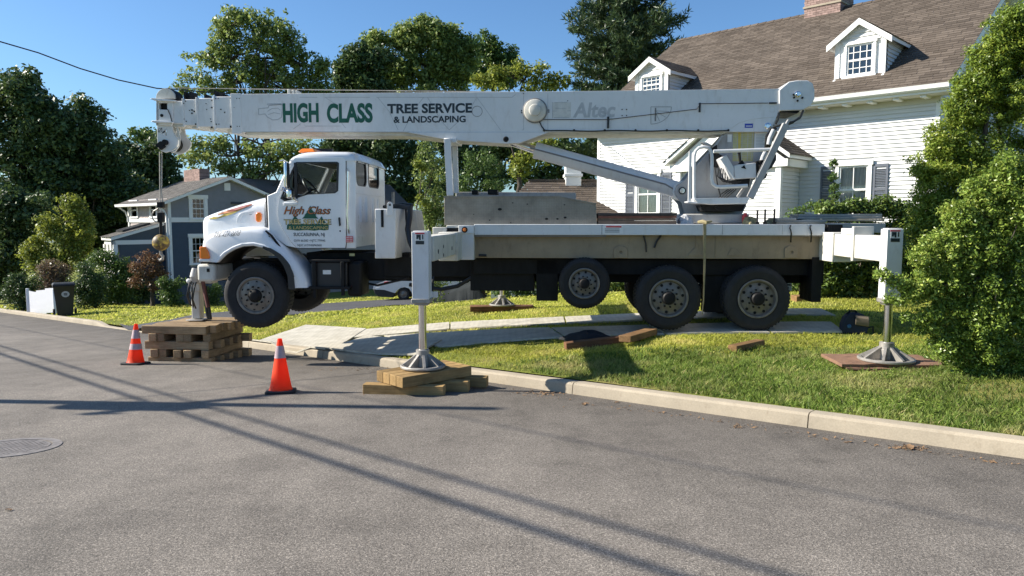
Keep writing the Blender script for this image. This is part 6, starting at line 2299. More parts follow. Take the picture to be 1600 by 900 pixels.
def shingles(mb, origin, ux, dn, W, L, exp=0.145, tw_=0.31, th=0.012, edge=None):
    """tabs laid from the eave up; origin = top left, ux across, dn down the slope"""
    ux, dn = Vector(ux), Vector(dn)
    nrm = ux.cross(dn).normalized()
    if nrm.z < 0: nrm = -nrm
    rows = int(math.ceil(L / exp))
    for r_ in range(rows):
        s0 = r_ * exp
        s1 = min(s0 + exp + 0.03, L + .02)
        off = -(r_ % 2) * tw_ * .5 - (r_ % 3) * .06
        lo, hi = (0, W) if edge is None else edge(s0 + exp * .5)
        x = off + math.floor((lo - off) / tw_) * tw_
        while x < hi:
            a, b = max(x + .004, lo), min(x + tw_ - .004, hi)
            if b - a > .03:
                j = rnd.uniform(0, .006)
                e = rnd.uniform(-.008, .008)
                t0, t1 = nrm * 0.002, nrm * (th + j)
                p0 = Vector(origin) + ux * a + dn * s0
                p1 = Vector(origin) + ux * b + dn * s0
                p2 = Vector(origin) + ux * b + dn * (s1 + e)
                p3 = Vector(origin) + ux * a + dn * (s1 + e)
                mb.add([p0 + t0, p1 + t0, p2 + t1, p3 + t1, p2 - t0 * 2, p3 - t0 * 2], [(0, 1, 2, 3), (3, 2, 4, 5)])
            x += tw_
    return mb
# ---- windows
def window(parent, fr_fn, w, h, cols, rows, name='window', trim=0.11, glass='houseglass', sash=True, curtain=True, inward=0.06):
    """fr_fn(x, y, z): local placement, x across, y outward, z up from the sill centre-left"""
    def bx(mb, x0, x1, y0, y1, z0, z1):
        return mb.hexa([fr_fn(x0, y0, z0), fr_fn(x1, y0, z0), fr_fn(x1, y1, z0), fr_fn(x0, y1, z0), fr_fn(x0, y0, z1), fr_fn(x1, y0, z1), fr_fn(x1, y1, z1), fr_fn(x0, y1, z1)])
    wi = MB()
    bx(wi, 0, w, -0.02, -0.01, 0, h)
    pane = wi.build(name, glass, parent)
    mb = MB()
    t = trim
    bx(mb, -t, 0, -.02, .045, -.0, h + .0); bx(mb, w, w + t, -.02, .045, 0, h)
    bx(mb, -t - .03, w + t + .03, -.02, .06, h, h + t * 1.2)
    bx(mb, -t - .03, w + t + .03, -.02, .075, -.055, 0)
    mb.build('window_frame', 'trim', pane, bevel=.006)
    mb = MB()
    s_ = 0.045
    bx(mb, 0, s_, -.01, .012, 0, h); bx(mb, w - s_, w, -.01, .012, 0, h)
    bx(mb, s_, w - s_, -.01, .012, h - s_, h); bx(mb, s_, w - s_, -.01, .012, 0, s_ * 1.3)
    if sash:
        bx(mb, s_, w - s_, -.012, .02, h / 2 - .025, h / 2 + .025)
    for i in range(1, cols):
        x = w * i / cols
        bx(mb, x - .009, x + .009, -.012, .004, s_, h - s_)
    for i in range(1, rows):
        z = h * i / rows
        if sash and abs(z - h / 2) < .05: continue
        bx(mb, s_, w - s_, -.012, .004, z - .009, z + .009)
    mb.build('muntins', 'trim', pane)
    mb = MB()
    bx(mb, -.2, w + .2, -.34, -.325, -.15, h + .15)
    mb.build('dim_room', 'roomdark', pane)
    if curtain:
        mb = MB()
        for (c0, c1) in ((0.0, .497), (.503, 1.0)):
            n = 14
            vs = []
            for i in range(n + 1):
                x = w * (c0 + (c1 - c0) * i / n)
                y = -.10 + .018 * math.sin(i * 1.9)
                vs += [fr_fn(x, y, 0.0), fr_fn(x, y, h)]
            mb.add(vs, [(2 * i, 2 * i + 2, 2 * i + 3, 2 * i + 1) for i in range(n)])
        mb.build('curtain', 'curtain', pane, smooth=True, ang=80, fix=False)
    return pane
# ---- front wall
def hf_win(ax, ay, bx_, by_):
    a, b = HF.px(ax, by_), HF.px(bx_, ay)
    return min(a.x, b.x), max(a.x, b.x), min(a.z, b.z), max(a.z, b.z)
W1 = hf_win(1310.5, 258, 1358, 309)
w1x0, w1x1 = W1[0], W1[1]
w1z1 = W1[3]; w1z0 = w1z1 - 1.25
W2a, W2b = HF.px(998, 270), HF.px(1029.5, 270)
w2x0, w2x1 = W2b.x, W2a.x
w2z1 = HF.px(1015, 272).z; w2z0 = w2z1 - 1.30
cuts = [(w1x0 - .1, w1x1 + .1, w1z0 - .05, w1z1 + .12), (w2x0 - .1, w2x1 + .1, w2z0 - .05, w2z1 + .12)]
mb = MB().plate([(0, zb_), (xl, zb_), (xl, ez), (0, ez)], lambda a, b: Vector((a, -.006, b)), lambda a, b: Vector((a, -.25, b)), [[(a, c), (b, c), (b, d_), (a, d_)] for a, b, c, d_ in ((w1x0, w1x1, w1z0, w1z1), (w2x0, w2x1, w2z0, w2z1))])
core = mb.build('wall', 'siding', house)
mb = MB()
siding(mb, 0.09, xl - 0.09, 0.0, zb_ + .4, ez - .02, cuts)
mb.build('front_siding', 'siding', house, fix=False)
mb = MB()
mb.box(-.02, .09, -.1, .03, zb_, ez); mb.box(xl - .09, xl + .03, -.12, .03, zb_, ez)
mb.build('corner_boards', 'trim', house, bevel=.006)
mb = MB().box(-.01, xl + .01, -.26, .012, zb_ - 1.2, zb_ + .4)
mb.build('foundation', 'concrete', house)
# side walls with gables
def gable_wall(x, out):
    mb = MB()
    yb = -2 * RD
    mb.plate([(0, zb_), (0, ez + .0), (-RD, ez + RD * slope + .0), (yb, ez), (yb, zb_)], lambda a, b: Vector((x, a, b)), lambda a, b: Vector((x - out * .2, a, b)))
    mb.build('gable_wall', 'siding', house)
    def lim(y0, y1, zt):
        if zt <= ez: return (yb, 0)
        k = (zt - ez) / slope
        return (yb + k, -k)
    mb = MB()
    siding(mb, yb, 0, x, zb_ + .4, ez + RD * slope - .05, (), axis='y', out=out, zlimit=lim)
    mb.build('gable_siding', 'siding', house, fix=False)
gable_wall(-.001, -1)
gable_wall(xl + .001, 1)
# roof
OV = 0.32
mb = MB()
top_th = 0.16
pts = [(0.55, roof_z(.55)), (-RD, ridge_z), (-2 * RD - .55, roof_z(.55)), (-2 * RD - .55, roof_z(.55) - top_th), (-RD, ridge_z - top_th), (0.55, roof_z(.55) - top_th)]
mb.plate(pts, lambda a, b: Vector((-OV, a, b - .02)), lambda a, b: Vector((xl + OV, a, b - .02)))
roof = mb.build('roof', 'trim', house)
Ls = math.hypot(RD + .58, (RD + .58) * slope)
cs, sn = 1 / math.hypot(1, slope), slope / math.hypot(1, slope)
mb = MB()
shingles(mb, (-OV - .03, -RD, ridge_z - .012), (1, 0, 0), (0, cs, -sn), xl + 2 * OV + .06, Ls)
o = mb.build('shingles', 'shingle', roof, fix=False); tag(o, kind='stuff')
mb = MB()
mb.add([(-OV - .03, -RD, ridge_z), (xl + OV + .03, -RD, ridge_z), (xl + OV + .03, -2 * RD - .58, roof_z(.58)), (-OV - .03, -2 * RD - .58, roof_z(.58))], [(0, 1, 2, 3)])
mb.build('rear_slope', 'shingle', roof)
mb = MB()
for i in range(int((xl + 2 * OV) / .3)):
    x = -OV + i * .3
    mb.hexa([(x, -RD - .14, ridge_z - .07), (x + .33, -RD - .14, ridge_z - .085), (x + .33, -RD + .14, ridge_z - .085), (x, -RD + .14, ridge_z - .07), (x, -RD - .02, ridge_z + .03), (x + .33, -RD - .02, ridge_z + .015), (x + .33, -RD + .02, ridge_z + .015), (x, -RD + .02, ridge_z + .03)])
mb.build('ridge_cap', 'shingle', roof)
# eave: fascia, gutter, soffit and brackets
mb = MB()
mb.box(-OV, xl + OV, .50, .548, ez - .20, ez - .02)
mb.build('fascia', 'trim', roof, bevel=.005)
mb = MB()
prof = [(.55, ez - .02), (.55, ez - .13), (.60, ez - .14), (.645, ez - .10), (.66, ez - .03), (.67, ez - .0), (.65, ez - .0), (.64, ez - .03)]
mb.loft([[(x, y, z) for y, z in prof] for x in (-OV - .02, xl + OV + .02)])
mb.build('gutter', 'trim', roof)
mb = MB().box(-OV, xl + OV, .0, .5, ez - .215, ez - .20)
mb.box(0, xl, .012, .04, ez - .36, ez - .215)
mb.build('soffit', 'soffit', roof)
mb = MB()
n = int(xl / 0.62)
for i in range(n):
    x = .25 + i * .62
    mb.box(x - .07, x + .07, .10, .47, ez - .265, ez - .216)
mb.build('eave_blocks', 'trim', roof, bevel=.008)
# rake boards
for x in (-OV - .03, xl + OV):
    mb = MB()
    for sgn in (1, -1):
        y0, z0 = (0.56, roof_z(.56)) if sgn == 1 else (-2 * RD - .56, roof_z(.56))
        mb.hexa([(x, y0, z0 - .2), (x + .03, y0, z0 - .2), (x + .03, -RD, ridge_z - .2), (x, -RD, ridge_z - .2), (x, y0, z0 - .018), (x + .03, y0, z0 - .018), (x + .03, -RD, ridge_z - .018), (x, -RD, ridge_z - .018)])
    mb.build('rake_board', 'trim', roof)
# windows on the front wall with shutters
MT['shutterslat'] = MT['shutter']
def shutter(x0, x1, z0, z1):
    mb = MB()
    fr = .05
    mb.box(x0, x0 + fr, .02, .055, z0, z1); mb.box(x1 - fr, x1, .02, .055, z0, z1)
    for z in (z0, (z0 + z1) / 2 - .04, z1 - .08):
        mb.box(x0 + fr, x1 - fr, .022, .053, z, z + .08)
    z = z0 + .09
    while z < z1 - .11:
        if abs(z - (z0 + z1) / 2) > .06:
            mb.hexa([(x0 + fr, .022, z + .02), (x1 - fr, .022, z + .02), (x1 - fr, .05, z), (x0 + fr, .05, z), (x0 + fr, .022, z + .032), (x1 - fr, .022, z + .032), (x1 - fr, .05, z + .012), (x0 + fr, .05, z + .012)])
        z += .042
    return mb.build('shutter', 'shutter', house)
for (x0, x1, z0, z1) in ((w1x0, w1x1, w1z0, w1z1), (w2x0, w2x1, w2z0, w2z1)):
    window(house, lambda x, y, z, x0=x0, z0=z0: Vector((x0 + x, y + .03, z0 + z)), x1 - x0, z1 - z0, 2, 2, trim=.10)
    shutter(x0 - .13 - .36, x0 - .13, z0 - .02, z1 + .02)
    shutter(x1 + .13, x1 + .13 + .36, z0 - .02, z1 + .02)
# portico over the entrance
pz = HF.px(1238, 240, 1.25)
pl = HF.px(1043, 246, 1.25)
px0, px1 = pz.x, pl.x
peave = min(pz.z, pl.z)
PD = 1.25
pr = MB()
pm_ = (px0 + px1) / 2
phw = (px1 - px0) / 2
prz = peave + phw * 0.72
pr.plate([(px0, peave), (pm_, prz), (px1, peave), (px1, peave - .12), (pm_, prz - .14), (px0, peave - .12)], lambda a, b: Vector((a, PD + .15, b)), lambda a, b: Vector((a, 0.02, b)))
pror = pr.build('portico_roof', 'trim', house, bevel=.008)
hyp = math.hypot(phw, prz - peave)
for sgn in (1, -1):
    mb = MB()
    ex_ = Vector((sgn * phw / hyp, 0, -(prz - peave) / hyp))
    shingles(mb, (pm_, 0.02, prz + .004), (0, 1, 0), ex_, PD + .17, hyp + .03)
    tag(mb.build('shingles', 'shingle', pror, fix=False), kind='stuff')
mb = MB()
mb.plate([(px0 + .2, peave - .12), (pm_, prz - .2), (px1 - .2, peave - .12)], lambda a, b: Vector((a, PD, b)), lambda a, b: Vector((a, PD - .05, b)))
mb.box(px0 + .1, px1 - .1, PD - .12, PD + .04, peave - .32, peave - .12)
mb.box(px0 + .1, px0 + .22, .02, PD, peave - .32, peave - .12); mb.box(px1 - .22, px1 - .1, .02, PD, peave - .32, peave - .12)
mb.build('portico_pediment', 'trim', house, bevel=.006)
mb = MB()     # enclosed side of the entrance, boarded
sx0 = px0 + .35
mb.box(sx0, px1 - .35, .02, PD - .12, zb_, peave - .32)
mb.build('portico_wall', 'siding', house)
mb = MB()
siding(mb, .03, PD - .12, sx0, zb_ + .2, peave - .33, (), axis='y', out=-1)
siding(mb, sx0, px1 - .35, PD - .12, zb_ + .2, peave - .33, ())
mb.build('portico_siding', 'siding', house, fix=False)
mb = MB()
for x in (sx0 + .02, px1 - .37):
    mb.box(x - .08, x + .08, PD - .13, PD + .0, zb_, peave - .32)
mb.build('portico_posts', 'trim', house, bevel=.01)
# dormers
def dormer(cx, fz0, wz, hw, hh, gh, yf, ybk):
    """cx centre, yf front face (outward), gh gable height"""
    root = empty('dormer', (0, 0, 0), parent=house)
    zt = fz0 + hh
    mb = MB()
    mb.plate([(cx - hw, fz0), (cx + hw, fz0), (cx + hw, zt), (cx, zt + gh), (cx - hw, zt)], lambda a, b: Vector((a, yf, b)), lambda a, b: Vector((a, yf - .08, b)),
             [[(cx - wz[0], wz[1]), (cx + wz[0], wz[1]), (cx + wz[0], wz[2]), (cx - wz[0], wz[2])]])
    mb.build('dormer_front', 'trim', root)
    mb = MB()
    siding(mb, cx - hw, cx + hw, yf, zt - .02, zt + gh - .05, (), zlimit=lambda a, b, z: (cx - hw * (1 - (z - zt) / gh), cx + hw * (1 - (z - zt) / gh)))
    mb.build('dormer_gable_siding', 'siding', root, fix=False)
    for sgn in (1, -1):
        x = cx + sgn * hw
        mb = MB()
        ys = lambda z: -((z - ez - .02) / slope - .55)
        mb.plate([(yf - .03, fz0), (yf - .03, zt), (ys(zt), zt), (ys(fz0), fz0)], lambda a, b: Vector((x, a, b)), lambda a, b: Vector((x - sgn * .06, a, b)))
        mb.build('dormer_cheek', 'siding', root)
        mb = MB()
        siding(mb, ys(zt), yf - .06, x, fz0, zt, (), axis='y', out=sgn, zlimit=lambda a, b, z: (ys(z), yf - .04))
        mb.build('cheek_siding', 'siding', root, fix=False)
        mb = MB()
        mb.box(min(x, x - sgn * .12), max(x, x - sgn * .12), yf - .02, yf + .03, fz0, zt)
        mb.build('corner_board', 'trim', root)
        hy = math.hypot(hw + .18, gh * (hw + .18) / hw)
        ex_ = Vector((sgn * (hw + .18) / hy, 0, -(gh * (hw + .18) / hw) / hy))
        zr = zt + gh + .09
        ybr = ys(zr)
        yb_eave = ys(zr - gh * (hw + .18) / hw)
        mb = MB()
        def edge(s_, ybr=ybr, yb_eave=yb_eave, hy=hy):
            f = s_ / hy
            return (0, (yf + .16) - (ybr + (yb_eave - ybr) * f))
        shingles(mb, (cx, yf + .16, zr), (0, -1, 0), ex_, 9, hy, edge=edge)
        tag(mb.build('dormer_shingles', 'shingle', root, fix=False), kind='stuff')
        mb = MB()
        p0, p1 = Vector((cx, 0, zr - .01)), Vector((cx, 0, zr - .01)) + ex_ * hy
        mb.hexa([(p0.x, yf + .15, p0.z - .1), (p1.x, yf + .15, p1.z - .1), (p1.x, yb_eave, p1.z - .1), (p0.x, ybr, p0.z - .1), (p0.x, yf + .15, p0.z), (p1.x, yf + .15, p1.z), (p1.x, yb_eave, p1.z), (p0.x, ybr, p0.z)])
        mb.hexa([(p0.x, yf + .15, p0.z - .16), (p1.x, yf + .15, p1.z - .16), (p1.x, yf + .18, p1.z - .16), (p0.x, yf + .18, p0.z - .16), (p0.x, yf + .15, p0.z), (p1.x, yf + .15, p1.z), (p1.x, yf + .18, p1.z), (p0.x, yf + .18, p0.z)])
        mb.build('dormer_roof', 'trim', root)
    wz0_ = wz[1]
    window(root, lambda x, y, z: Vector((cx - wz[0] + x, yf + y + .01, wz0_ + z)), wz[0] * 2, wz[2] - wz[1], 4, 4, 'dormer_window', trim=.07, curtain=False)
    return root
# the right dormer: front face measured on its own plane
def dorm_from_px(yf, xL, xR, ytop_wall, ybot, ypeak, win):
    a, b = HF.px(xL, ybot, yf), HF.px(xR, ybot, yf)
    zt = HF.px((xL + xR) / 2, ytop_wall, yf).z
    zbm = HF.px((xL + xR) / 2, ybot, yf).z
    cx = (a.x + b.x) / 2; hw = abs(a.x - b.x) / 2
    zp = HF.px((xL + xR) / 2, ypeak, yf + .15).z
    w0, w1_ = HF.px(win[0], win[3], yf), HF.px(win[2], win[1], yf)
    wh = abs(w0.x - w1_.x) / 2
    zc = HF.px((win[0] + win[2]) / 2, win[3], yf).z, HF.px((win[0] + win[2]) / 2, win[1], yf).z
    return dormer(cx, zbm, (wh, zc[0], zc[1]), hw, zt - zbm, zp - zt - .08, yf, -4)
dorm_from_px(-0.35, 1304, 1383, 63, 124, 28, (1321, 69, 1364, 118))
dorm_from_px(-0.35, 993, 1044, 114, 146, 88, (1003, 120, 1032, 146))
# chimney on the ridge
c0, c1 = HF.px(1257, 25, -RD + .3), HF.px(1314, 12, -RD + .3)
chx0, chx1 = min(c0.x, c1.x), max(c0.x, c1.x)
chim = empty('chimney', (0, 0, 0), parent=house)
mb = MB()
bw, bh = .2, .068
zc_ = ridge_z - .9
zt_ = ridge_z + 1.5
yA, yB = -RD + .35, -RD - .75
z = zc_
r_ = 0
def brick_b(mb, p0, p1, z):
    mb.box(min(p0[0], p1[0]), max(p0[0], p1[0]), min(p0[1], p1[1]), max(p0[1], p1[1]), z, z + bh - .01)
while z < zt_:
    off = (r_ % 2) * bw / 2
    x = chx0 - off
    while x < chx1:
        a, b = max(x + .005, chx0), min(x + bw - .005, chx1)
        if b - a > .02:
            brick_b(mb, (a, yA - .05), (b, yA), z); brick_b(mb, (a, yB), (b, yB + .05), z)
        x += bw
    y = yB - off
    while y < yA:
        a, b = max(y + .005, yB + .05), min(y + bw - .005, yA - .05)
        if b - a > .02:
            brick_b(mb, (chx0, a), (chx0 + .05, b), z); brick_b(mb, (chx1 - .05, a), (chx1, b), z)
        y += bw
    z += bh
    r_ += 1
tag(mb.build('bricks', 'brick', chim, fix=False), kind='stuff')
mb = MB().box(chx0 + .01, chx1 - .01, yB + .01, yA - .01, zc_, zt_)
mb.build('chimney_core', 'concrete', chim)
zf_ = HF.px(1290, 6, yA).z
mb = MB().box(chx0 - .03, chx1 + .03, yB - .03, yA + .03, zf_ - .03, zf_ + .03)
mb.build('chimney_band', 'concrete', chim)
# the vine by the window is a plant; garage wing with white chimney beyond
gar = empty('garage_wing', (0, 0, 0), 0, 'low brown-roofed wing with a white chimney, seen between the boom and the deck box', 'outbuilding')
GY = 27.0
ga, gb = at(826, 282, GY), at(972, 280.5, GY)
rzg, x0g, x1g = ga.z, ga.x, gb.x + 1.0
ge = at(772, 312, GY - 1.2)
eave_y, eave_z = GY - 3.0, rzg - 3.0 * .62
mb = MB()
mb.plate([(eave_y, eave_z), (GY, rzg), (GY + 3, eave_z), (GY + 3, eave_z - .12), (GY, rzg - .14), (eave_y, eave_z - .12)], lambda a, b: Vector((x0g, a, b)), lambda a, b: Vector((x1g, a, b)))
gr = mb.build('roof', 'trim', gar)
mb = MB()
hyp = math.hypot(3, 3 * .62)
xh = at(772, 312, eave_y + 1.1).x
def gedge(s_):
    return (-(s_ / hyp) * 1.55, x1g - x0g)
shingles(mb, (x0g, GY, rzg + .004), (1, 0, 0), (0, -3 / hyp, -3 * .62 / hyp), x1g - x0g, hyp, edge=gedge)
tag(mb.build('shingles', 'shingle', gr, fix=False), kind='stuff')
mb = MB().add([(x0g, GY, rzg), (x0g - 1.55, eave_y, eave_z - .01), (x0g - 1.55, GY + 3, eave_z - .01)], [(0, 1, 2)])
mb.build('hip_slope', 'shingle', gr)
mb = MB()
for i in range(int((x1g - x0g) / .3)):
    x = x0g + i * .3
    mb.box(x, x + .29, GY - .12, GY + .12, rzg - .03, rzg + .035 + .01 * (i % 2))
mb.build('ridge_cap', 'shingle', gr)
mb = MB().box(x0g - 1.3, x1g, GY - 2.7, GY + 2.7, g(x0g, GY) - .5, eave_z)
mb.build('wall', 'siding', gar)
ca, cb2 = at(883, 286, GY), at(907, 258, GY)
gch = empty('chimney', (0, 0, 0), parent=gar)
mb = MB().box(ca.x, cb2.x, GY - .35, GY + .4, rzg - .5, cb2.z + .25)
mb.build('chimney_stack', 'trim', gch, bevel=.01)
mb = MB().box(ca.x - .05, cb2.x + .05, GY - .40, GY + .45, rzg + .12, rzg + .22)
mb.build('chimney_band', 'trim', gch, bevel=.01)
# ============================================================ GREY AND BLUE HOUSE AT LEFT
OL = at(263, 312, 38)
LF = Frame((OL.x, OL.y, 0), (-S2 / 2, S2 / 2))     # x along the street front to the left, y toward the street
lh = empty('grey_blue_house', LF.O, LF.rz, 'two-tone grey and dark blue house with a low gable behind the hood of the truck', 'house')
zE = LF.px(263, 314).z
zbase = -3.2
xL_ = LF.px(200, 316).x
GD = 3.15                                  # half depth of the gable
zP = LF.px_x(353, 279, 0.0).z
sl = (zP - zE) / GD
zBelt = LF.px(263, 343.5).z
lw1 = [LF.px_x(299, 310, -.02), LF.px_x(320, 342, -.02)]
lw2 = [LF.px_x(299, 371, -.02), LF.px_x(320, 412, -.02)]
mb = MB()
mb.plate([(0, zbase), (0, zE), (-GD, zP), (-2 * GD, zE), (-2 * GD, zbase)], lambda a, b: Vector((0, a, b)), lambda a, b: Vector((.2, a, b)), [[(a.y, a.z), (b.y, a.z), (b.y, b.z), (a.y, b.z)] for a, b in (lw1, lw2)])
mb.build('gable_wall', 'bluegrey', lh)
def llim(y0, y1, zt):
    if zt <= zE: return (-2 * GD, 0)
    k = (zt - zE) / sl
    return (-2 * GD + k, -k)
lw1 = [LF.px_x(299, 310, -.02), LF.px_x(320, 342, -.02)]
cut1 = (lw1[1].y - .1 if lw1[1].y < lw1[0].y else lw1[0].y - .1, max(lw1[0].y, lw1[1].y) + .1, min(lw1[0].z, lw1[1].z) - .1, max(lw1[0].z, lw1[1].z) + .1)
mb = MB()
siding(mb, -2 * GD, 0, 0.0, zBelt + .12, zP - .05, (cut1,), exp=.13, axis='y', out=-1, zlimit=llim)
mb.build('upper_siding', 'bluegrey', lh, fix=False)
lw2 = [LF.px_x(299, 371, -.02), LF.px_x(320, 412, -.02)]
cut2 = (min(lw2[0].y, lw2[1].y) - .1, max(lw2[0].y, lw2[1].y) + .1, min(lw2[0].z, lw2[1].z) - .1, max(lw2[0].z, lw2[1].z) + .1)
mb = MB()
siding(mb, -2 * GD, 0, 0.0, zbase + .3, zBelt - .1, (cut2,), exp=.13, axis='y', out=-1)
mb.build('lower_siding', 'darkblue', lh, fix=False)
mb = MB()
mb.box(-.05, .0, -2 * GD, .03, zBelt - .12, zBelt + .12)
mb.box(-.05, .06, -.09, .04, zbase, zE)
mb.build('trim_boards', 'trim', lh)
for (a, b), rws in ((lw1, 4), (lw2, 4)):
    y0, y1 = min(a.y, b.y), max(a.y, b.y)
    z0, z1 = min(a.z, b.z), max(a.z, b.z)
    window(lh, lambda x, y, z, y0=y0, z0=z0: Vector((-.03 - y, y0 + x, z0 + z)), y1 - y0, z1 - z0, 3, rws, trim=.16, curtain=False, glass='darkglass')
v0, v1 = LF.px_x(350, 286, -.02), LF.px_x(359.5, 298, -.02)
mb = MB()
ya, yb2, za, zb3 = min(v0.y, v1.y), max(v0.y, v1.y), min(v0.z, v1.z), max(v0.z, v1.z)
mb.box(-.07, -.02, ya, yb2, za, zb3)
for k in range(6):
    zz = za + .06 + (zb3 - za - .12) * k / 6
    mb.box(-.085, -.07, ya + .06, yb2 - .06, zz, zz + .03)
mb.build('gable_vent', 'trim', lh)
# street front
fwins = []
for xa, xb in ((205, 216), (236, 246)):
    a, b = LF.px(xa, 312), LF.px(xb, 342)
    fwins.append((min(a.x, b.x), max(a.x, b.x), min(a.z, b.z), max(a.z, b.z)))
zf0, zf1 = LF.px(230, 341).z, LF.px(230, 315).z
mb = MB().plate([(.03, zbase), (xL_, zbase), (xL_, zE), (.03, zE)], lambda a, b: Vector((a, -.01, b)), lambda a, b: Vector((a, -.2, b)), [[(a, zf0 + .05), (b, zf0 + .05), (b, zf1 - .05), (a, zf1 - .05)] for a, b, _, _ in fwins])
mb.build('front_wall', 'shake', lh)
mb = MB()
x = .1
row = 0
z = zf0
while z < zf1:
    x = .1 - (row % 2) * .08
    while x < xL_ - .05:
        w_ = rnd.uniform(.13, .22)
        if not any(a - .15 < x + w_ and x < b + .15 for a, b, _, _ in fwins):
            mb.box(max(x, .08), min(x + w_ - .012, xL_), -.005, .02 + rnd.uniform(0, .01), z + rnd.uniform(0, .01), z + .2)
        x += w_
    z += .2
    row += 1
tag(mb.build('shakes', 'shake', lh, fix=False), kind='stuff')
for (a, b, z0, z1) in fwins:
    window(lh, lambda x, y, z, a=a, z0=z0: Vector((a + x, y + .03, zf0 + .05 + z)), b - a, zf1 - zf0 - .1, 1, 2, trim=.14, curtain=False, glass='darkglass')
mb = MB()
mb.box(.0, xL_, .0, .05, zf0 - .22, zf0); mb.box(0, xL_, .0, .05, zf1, zE)
mb.box(xL_ - .15, xL_ + .02, -.1, .04, zbase, zE)
mb.build('front_trim', 'trim', lh)
# roof
mb = MB()
OVL = .35
def rl(y): return zE + .1 + (-y) * sl
pts = [(.5, rl(.5)), (-GD, zE + .1 + GD * sl), (-2 * GD - .5, rl(.5)), (-2 * GD - .5, rl(.5) - .16), (-GD, zE - .06 + GD * sl), (.5, rl(.5) - .16)]
mb.plate(pts, lambda a, b: Vector((-OVL, a, b)), lambda a, b: Vector((xL_ + OVL, a, b)))
lr = mb.build('roof', 'trim', lh)
hyp = math.hypot(GD + .53, (GD + .53) * sl)
mb = MB()
shingles(mb, (-OVL - .03, -GD, zE + .105 + GD * sl), (1, 0, 0), (0, (GD + .53) / hyp, -(GD + .53) * sl / hyp), xL_ + 2 * OVL + .06, hyp)
tag(mb.build('shingles', 'greyshingle', lr, fix=False), kind='stuff')
mb = MB().add([(-OVL - .02, -GD, zE + .115 + GD * sl), (xL_ + OVL, -GD, zE + .115 + GD * sl), (xL_ + OVL, -2 * GD - .52, rl(.5) + .01), (-OVL - .02, -2 * GD - .52, rl(.5) + .01)], [(0, 1, 2, 3)])
mb.build('rear_slope', 'greyshingle', lr)
mb = MB()
mb.loft([[(x, .5, rl(.5) - .02), (x, .5, rl(.5) - .15), (x, .6, rl(.5) - .13), (x, .62, rl(.5) - .0)] for x in (-OVL, xL_ + OVL)])
mb.tube([(xL_ - .05, .55, rl(.5) - .12), (xL_ - .1, .2, zE - .5), (xL_ - .1, .08, zE - .8), (xL_ - .1, .08, zf0 - .2)], .05)
mb.tube([(.25, .55, rl(.5) - .12), (.12, .2, zE - .5), (.1, .08, zE - .8), (.1, .08, zbase + .2)], .05)
mb.build('gutter', 'trim', lr, smooth=True)
# rear wing with its ridge running away to the right
wa_, wb_ = LF.px_x(366, 277, 0.2), LF.px_x(440, 277.5, 0.2)
mb = MB()
yy0, yy1 = -GD - .1, -2 * GD - 9
xr = 2.2
zr_ = zE + .1 + GD * sl + .06
mb.hexa([(-.2, yy1, zE - .1), (2 * xr, yy1, zE - .1), (2 * xr, yy0, zE - .1), (-.2, yy0, zE - .1), (xr - .05, yy1, zr_), (xr + .05, yy1, zr_), (xr + .05, yy0, zr_), (xr - .05, yy0, zr_)])
mb.build('wing_roof', 'greyshingle', lh)
mb = MB().box(.2, 2 * xr - .3, yy1 + .3, yy0, zbase, zE - .05)
mb.build('wing_wall', 'bluegrey', lh)
c_ = LF.px(305, 270, -GD - .3)
cx_ = LF.px(302, 272, -GD + 0.2).x
mb = MB()
z = zE + GD * sl - .4
cz1 = LF.px(308, 265.5, -GD).z
cw0, cw1 = LF.px(318.5, 275, -GD).x, LF.px(294, 275, -GD).x
r_ = 0
while z < cz1:
    x = cw0 - (r_ % 2) * .1
    while x < cw1:
        a, b = max(x + .006, cw0), min(x + .2 - .006, cw1)
        if b - a > .02:
            mb.box(a, b, -GD - .35, -GD + .25, z, z + .058)
        x += .2
    z += .068; r_ += 1
tag(mb.build('chimney', 'brick', lh, fix=False), kind='stuff')
# front porch: low shed roof with skylights and white posts
p0, p1 = LF.px(262, 345, 0.0), LF.px(168, 371.5, 2.6)
pzt, pzb = LF.px(240, 347, 0.0).z, LF.px(200, 372, 2.6).z
pxa = .6
pxb = LF.px(158, 368, 2.6).x
PDp = 2.6
mb = MB()
mb.plate([(0.02, pzt), (PDp, pzb), (PDp, pzb - .16), (0.02, pzt - .16)], lambda a, b: Vector((pxa, a, b)), lambda a, b: Vector((pxb, a, b)))
pro = mb.build('porch_roof', 'trim', lh)
hyp = math.hypot(PDp, pzt - pzb)
mb = MB()
shingles(mb, (pxa - .03, .02, pzt + .01), (1, 0, 0), (0, PDp / hyp, -(pzt - pzb) / hyp), pxb - pxa + .06, hyp + .03)
tag(mb.build('shingles', 'greyshingle', pro, fix=False), kind='stuff')
mb = MB()
for f in (.38, .66):
    x = pxa + (pxb - pxa) * f
    for s0, s1 in ((.2, .72),):
        y0_, y1_ = PDp * s0, PDp * s1
        z0_, z1_ = pzt + (pzb - pzt) * s0, pzt + (pzb - pzt) * s1
        mb.hexa([(x, y0_, z0_), (x + .6, y0_, z0_), (x + .6, y1_, z1_), (x, y1_, z1_), (x, y0_, z0_ + .13), (x + .6, y0_, z0_ + .13), (x + .6, y1_, z1_ + .13), (x, y1_, z1_ + .13)])
mb.build('skylights', 'blackplastic', pro)
mb = MB()
mb.box(pxa + .1, pxb - .1, PDp - .25, PDp - .1, pzb - .38, pzb - .16)
mb.box(pxa + .1, pxa + .25, .0, PDp - .1, pzb - .38, pzb - .16)
for f in (.03, .3, .62, .97):
    x = pxa + (pxb - pxa) * f
    mb.box(x - .1, x + .1, PDp - .28, PDp - .08, zbase, pzb - .38)
mb.build('porch_posts', 'trim', lh, bevel=.01)
